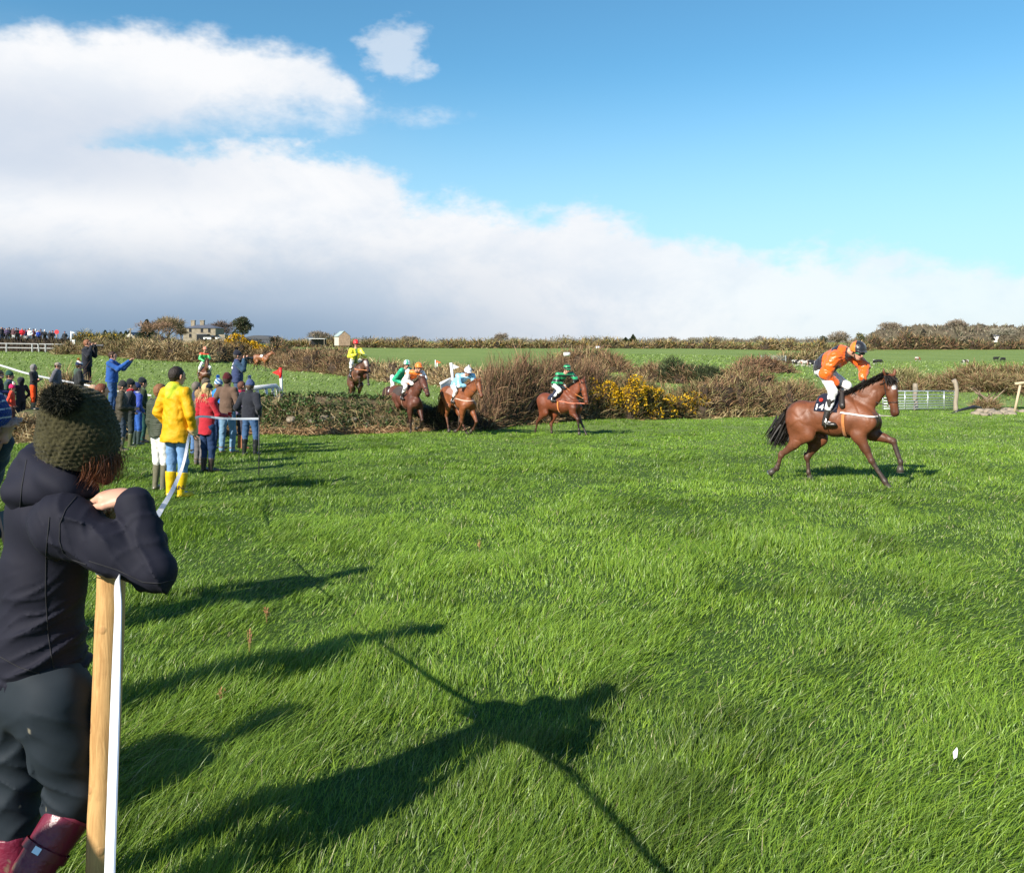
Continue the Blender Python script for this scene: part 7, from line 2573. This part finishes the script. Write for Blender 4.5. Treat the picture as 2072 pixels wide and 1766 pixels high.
        d += .013 * e * crease(q * 42 + 1.6 * vnoise(x * 9, y * 9, z * 9, 3), 2.5)
        u_ = unit(elR - shR)
        t_ = (P - shR) @ u_
        dd = np.linalg.norm(P - shR - t_[:, None] * u_, axis=1)
        m = ((t_ > .02) & (t_ < .30) & (dd < .1)) * np.clip(vnoise(x * 5, y * 5, z * 5, 14) + .4, 0, 1)
        d += .010 * m * crease((z + .55 * x) * 40 + 1.5 * vnoise(x * 8, y * 8, z * 8, 15), 3)
        f2 = np.exp(-(np.linalg.norm(P - lerp(elR, wrR, .6), axis=1) / .10) ** 2)
        d += .009 * f2 * crease(((P - elR) @ unit(wrR - elR)) * 48 + 2.2 * vnoise(x * 12, y * 12, z * 12, 6), 3)
        sfold = np.exp(-(np.linalg.norm(P - shR, axis=1) / .11) ** 2)
        d += .008 * sfold * crease((x * 1.1 + z * .5) * 48 + 1.5 * vnoise(x * 9, y * 9, z * 9, 16), 3)
        zh = A(82, 1372, 2.44)[2] - .10 * (x + 1.34)
        a = np.arctan2(y - 2.44, x + 1.34)
        d += .005 * np.exp(-((z - zh) / .022) ** 2) * np.sin(a * 46)
        d -= .006 * np.exp(-((z - zh - .033) / .007) ** 2)
        return d
    hemz = lambda P: (A(82, 1395, 2.44)[2] - .10 * (P[:, :, :, 0] + 1.34)) - P[:, :, :, 2]
    jk = J.build('jacket', .0062, M_SOFT, root, disp=folds, carve=hemz)
    bj = bvh_tri(jk)
    seamm = mat('seam', (.008, .008, .012), rough=.8)

    def seam(pts, name='seam'):
        """stitched seam laid on the jacket through frame positions"""
        out = []
        P = np.array(pts, float)
        s_ = np.concatenate([[0], np.cumsum(np.linalg.norm(np.diff(P, axis=0), axis=1))])
        q = np.linspace(0, s_[-1], int(s_[-1] / 6) + 2)
        for x, y in zip(np.interp(q, s_, P[:, 0]), np.interp(q, s_, P[:, 1])):
            o = v3(0, 0, CAMZ); r_ = unit(at(x, y, 2.0) - o)
            loc, nr, _, _ = bj.ray_cast(Vector(o), Vector(r_))
            if loc is not None and loc[1] < 2.7:
                out.append(np.array(loc) - r_ * .0008)
        if len(out) > 2:
            MB().tube(out, .0016, 6).build(name, seamm, jk, True)
    seam([(100, 1046), (93, 1120), (92, 1200), (97, 1280), (106, 1340), (112, 1365)])
    seam([(158, 1000), (133, 1030), (121, 1060), (120, 1095), (128, 1118), (145, 1132), (175, 1142)])
    seam([(180, 1135), (235, 1152), (290, 1178), (325, 1180), (352, 1172)])
    seam([(0, 1328), (40, 1350), (100, 1368), (170, 1378)])

    # hood lying on the back
    H = Blob(.03)
    H.cap(A(40, 1000, 2.36), A(52, 1032, 2.36), .050, .028, navy * 1.02)
    H.cap(A(66, 958, 2.40), A(56, 1000, 2.37), .062, .048, navy * 1.02, flat=(tf, .7))
    H.cap(A(72, 952, 2.42), A(125, 975, 2.34), .062, .056, navy * 1.02)
    H.cap(A(70, 985, 2.34), A(135, 985, 2.31), .050, .045, navy * 1.02)
    H.cap(A(125, 970, 2.33), A(178, 992, 2.36), .052, .026, navy * 1.02)
    H.cap(A(75, 938, 2.48), A(120, 945, 2.54), .06, .05, navy)
    cf = lambda P: .0045 * np.sin(P[:, 2] * 60 + P[:, 0] * 30 + 2 * fbm(P[:, 0] * 6, P[:, 1] * 6, P[:, 2] * 6, 4, 2))
    hd = H.build('hood', .0062, M_SOFT, root, disp=cf)
    bj2 = bvh_tri(hd)
    out = []
    for x, y in zip(np.interp(np.linspace(0, 1, 30), [0, .5, 1], [54, 44, 40]), np.linspace(930, 1040, 30)):
        o = v3(0, 0, CAMZ); r_ = unit(at(x, y, 2.0) - o)
        loc, nr, _, _ = bj2.ray_cast(Vector(o), Vector(r_))
        if loc is not None: out.append(np.array(loc) - r_ * .0006)
    if len(out) > 2:
        MB().tube(out, .0018, 6).build('seam', seamm, hd, True)

    # trousers
    teal = np.array([.014, .021, .029])
    T = Blob(.04)
    T.cap(A(82, 1360, 2.43), A(84, 1400, 2.43), .118, .125, teal, flat=(tf, .95))
    T.cap(A(110, 1410, 2.38), A(132, 1500, 2.40), .105, .088, teal); T.cap(A(132, 1500, 2.40), knR, .088, .070, teal)
    T.cap(knR, A(140, 1635, 2.42), .070, .064, teal, k=.02)
    T.cap(A(45, 1410, 2.48), A(38, 1510, 2.50), .100, .082, teal); T.cap(A(38, 1510, 2.50), A(32, 1670, 2.50), .078, .062, teal)

    def tfold(P):
        x, y, z = P.T
        d = .007 * fbm(x * 8, y * 8, z * 9, 15, 2)
        kz = knR[2]
        w = np.exp(-((z - kz) / .11) ** 2)
        d += .011 * w * crease(z * 40 + x * 26 + 1.6 * vnoise(x * 9, y * 9, z * 7, 18), 1.3)
        w2 = np.exp(-((z - (kz - .02)) / .2) ** 2) * (x < -1.33)
        d += .010 * w2 * crease(z * 30 - x * 30 + 1.6 * vnoise(x * 8, y * 8, z * 8, 19), 1.3)
        hz_ = A(84, 1440, 2.4)[2]
        d += .006 * np.exp(-((z - hz_) / .05) ** 2) * crease(z * 50 + x * 18 + 1.3 * vnoise(x * 7, y * 7, z * 7, 20), 1.5) * (x > -1.32)
        # curved seat seam
        return d
    mt = mat('walking_trousers', None, rough=.75, spec=.25, bump=.05, bscale=500, vary=.25, vscale=6)

    def specks(V, CC):
        n = vnoise(V[:, 0] * 70, V[:, 1] * 70, V[:, 2] * 70, 77)
        return np.where((n > .88)[:, None], np.array([.22, .20, .15]), CC)
    T.build('trousers', .0065, mt, root, disp=tfold, colfn=specks)

    # wellington boots
    pink = np.array([.135, .010, .030])
    mud = lambda V, CC: np.where((fbm(V[:, 0] * 22, V[:, 1] * 22, V[:, 2] * 22, 31, 3) > .95)[:, None], np.array([.16, .09, .065]), CC * (1 + .12 * vnoise(V[:, 0] * 40, V[:, 1] * 40, V[:, 2] * 40, 3)[:, None]))
    mb = mat('boot_rubber', None, rough=.36, spec=.5, bump=.3, bscale=30)
    b = Blob(.02)
    t0 = A(28, 1688, 2.50); b.cap(t0, anL, .068, .052, pink); toe = unit(v3(.8, .55, 0))
    b.cap(anL - v3(0, 0, .05), anL + toe * .15 - v3(0, 0, .07), .045, .042, pink); b.cap(anL - v3(0, 0, .09), anL + toe * .16 - v3(0, 0, .09), .04, .04, pink * .5, flat=(v3(0, 0, 1), .5))
    ax = unit(t0 - anL)
    b.build('boot', .006, mb, root, carve=lambda P: (P - t0) @ ax, colfn=mud)
    b = Blob(.02)
    t1 = A(140, 1648, 2.41); ank = A(72, 1752, 2.34)
    ax2 = unit(t1 - ank)
    b.cap(t1, ank, .064, .055, pink); td = unit(v3(-.15, .5, -.85))
    b.cap(ank - ax2 * .03, ank - ax2 * .05 + td * .13, .048, .042, pink)
    b.cap(ank - ax2 * .07, ank - ax2 * .08 + td * .14, .040, .036, pink * .5, flat=(ax2, .5))
    bt = b.build('boot', .006, mb, root, carve=lambda P: (P - t1) @ ax2, colfn=mud)
    MB().tube([t1 - ax2 * .004, t1 - ax2 * -.004], [.0655, .0655], 30, cap=False).build('rim', mat('boot_rim', (.20, .02, .05), rough=.4), bt, True)
    # strap and buckle
    c0 = t1 - ax2 * .085
    MB().tube([c0, c0 - ax2 * .022], .0665, 30, cap=False).build('strap', mat('boot_strap', (.11, .008, .022), rough=.35), bt, True)
    sdv = unit(np.cross(ax2, v3(0, 1, 0)))
    fr_ = unit(v3(0, -1, 0) - ax2 * (v3(0, -1, 0) @ ax2))
    MB().box(c0 - ax2 * .011 + fr_ * .068 + sdv * .01, (.020, .006, .017), R=np.stack([sdv, fr_, ax2], 1)).build('buckle', M_STEEL, bt)

    # bobble hat
    ol = np.array([.062, .056, .027])
    K = Blob(.03)
    hc = A(158, 868, 2.36)
    K.cap(A(160, 905, 2.36), A(158, 880, 2.355), .099, .101, ol, flat=(Hl, .98)); K.cap(A(158, 880, 2.355), A(152, 842, 2.35), .100, .082, ol)
    K.cap(A(152, 842, 2.35), A(140, 832, 2.33), .082, .062, ol)
    axh = unit(Hu * 1.0 - Hf * .25 + v3(-.1, 0, 0))
    low = A(158, 934, 2.37)
    hat = K.build('hat', .0042, M_KNIT, root, disp=knit(hc, axh), carve=lambda P: -((P - low) @ unit(axh + v3(.42, 0, 0))),
                  colfn=lambda V, CC: CC * (.8 + .35 * vnoise(V[:, 0] * 130, V[:, 1] * 130, V[:, 2] * 130, 5)[:, None]))
    pc = A(124, 808, 2.26)
    n = 11000
    u = rdir(n)
    rr = RNG.random(n) ** .25
    D = unit(u + RNG.normal(size=(n, 3)) * .55)
    Pp = pc + u * (.038 * rr)[:, None] * np.array([1.12, 1, .88])
    ribbons('bobble', [ribbon_arrays(Pp, D, RNG.uniform(.007, .013, n), .0022, RNG.normal(size=(n, 3)) * .5, cols([(.022, .023, .014), (.014, .015, .010), (.035, .032, .018)], n, .3), 3, .45)], M_KNIT, hat)
    bb = Blob(.02); bb.ball(pc, .037, (.03, .03, .02)); bb.build('bobble_core', .008, M_KNIT, hat)
    # fuzz on the hat
    me = hat.data
    vv = np.empty(len(me.vertices) * 3, np.float32); me.vertices.foreach_get('co', vv); vv = vv.reshape(-1, 3)
    pick = RNG.integers(0, len(vv), 2600); nn = unit(vv[pick] - hc)
    ribbons('fuzz', [ribbon_arrays(vv[pick], unit(nn * .6 + rdir(2600) * .9), RNG.uniform(.004, .010, 2600), .0008, rdir(2600) * .6, cols([(.10, .09, .05), (.05, .045, .025)], 2600), 2, .5)], M_KNIT, hat)
    # hair blown out below the hat on the right
    n = 1900
    o = A(212, 926, 2.36) + RNG.normal(size=(n, 3)) * [.016, .03, .012]
    ribbons('hair', [ribbon_arrays(o, unit(np.tile(v3(.25, .0, -.9), (n, 1)) + RNG.normal(size=(n, 3)) * .14), RNG.uniform(.03, .068, n), .0015, RNG.normal(size=(n, 3)) * .12 + v3(-.45, 0, -.1), cols([(.10, .03, .011), (.17, .055, .018), (.045, .015, .008)], n, .3), 4, .3),
                      ribbon_arrays(A(234, 925, 2.36) + RNG.normal(size=(40, 3)) * .012, unit(np.tile(v3(.6, 0, .1), (40, 1)) + RNG.normal(size=(40, 3)) * .5), RNG.uniform(.02, .05, 40), .0009, RNG.normal(size=(40, 3)) * .8, cols([(.2, .07, .03)], 40), 4, .3)], M_HAIRSTR, root)
    hb = Blob(.02)
    hb.cap(A(205, 935, 2.36), A(215, 965, 2.36), .030, .022, (.07, .022, .012)); hb.cap(A(165, 925, 2.38), A(205, 940, 2.36), .06, .035, (.05, .018, .01)); hb.cap(A(150, 940, 2.40), A(185, 955, 2.36), .05, .03, (.04, .015, .01))
    hb.build('hair', .006, M_HAIR, root, disp=FOLD(.004, 60, 9))


def build_neighbour():
    """man in the striped hat at the left edge"""
    X, Y = (-54 - CX) / F * 3.55, 3.55
    stripes = lambda V, CC: np.where(((((V - HN) @ unit(v3(-.45, 0, 1))) / .034 % 1) < .13)[:, None], np.array([.55, .58, .62]), np.array([.012, .035, .17]))
    a = math.radians(18)
    J, s, O = stand(X - .33, Y - .1, 14, 1.53, armL='eyes', armR=((.16, .26, 1.14), (.42, .14, 1.16)), stoop=.62, tilt=22)
    HN = J['head']
    root = thing('person', 'bearded man in a blue striped knitted hat at the left edge', 'person', O)
    figure(root, J, dict(headvox=.005, jacket=(.015, .03, .05), trousers=(.05, .12, .18), boots=(.3, .2, .15), hat='beanie', hatc=(.012, .035, .17), hatcol=stripes, beard=(.14, .07, .05), hair=(.07, .035, .02), fat=1.1, skin=(.42, .24, .18)), s, .010)
    h = J['haR'] + unit(J['haR'] - J['elR']) * .06
    tag(MB().box(h, (.02, .12, .16), R=np.stack([unit(v3(.9, -.3, .3)), unit(v3(.3, .9, 0)), unit(np.cross(unit(v3(.9, -.3, .3)), unit(v3(.3, .9, 0))))], 1)).build('phone', M_HARDK), 'black phone in the hand of the man in the striped hat', 'phone')


build_girl()
build_neighbour()
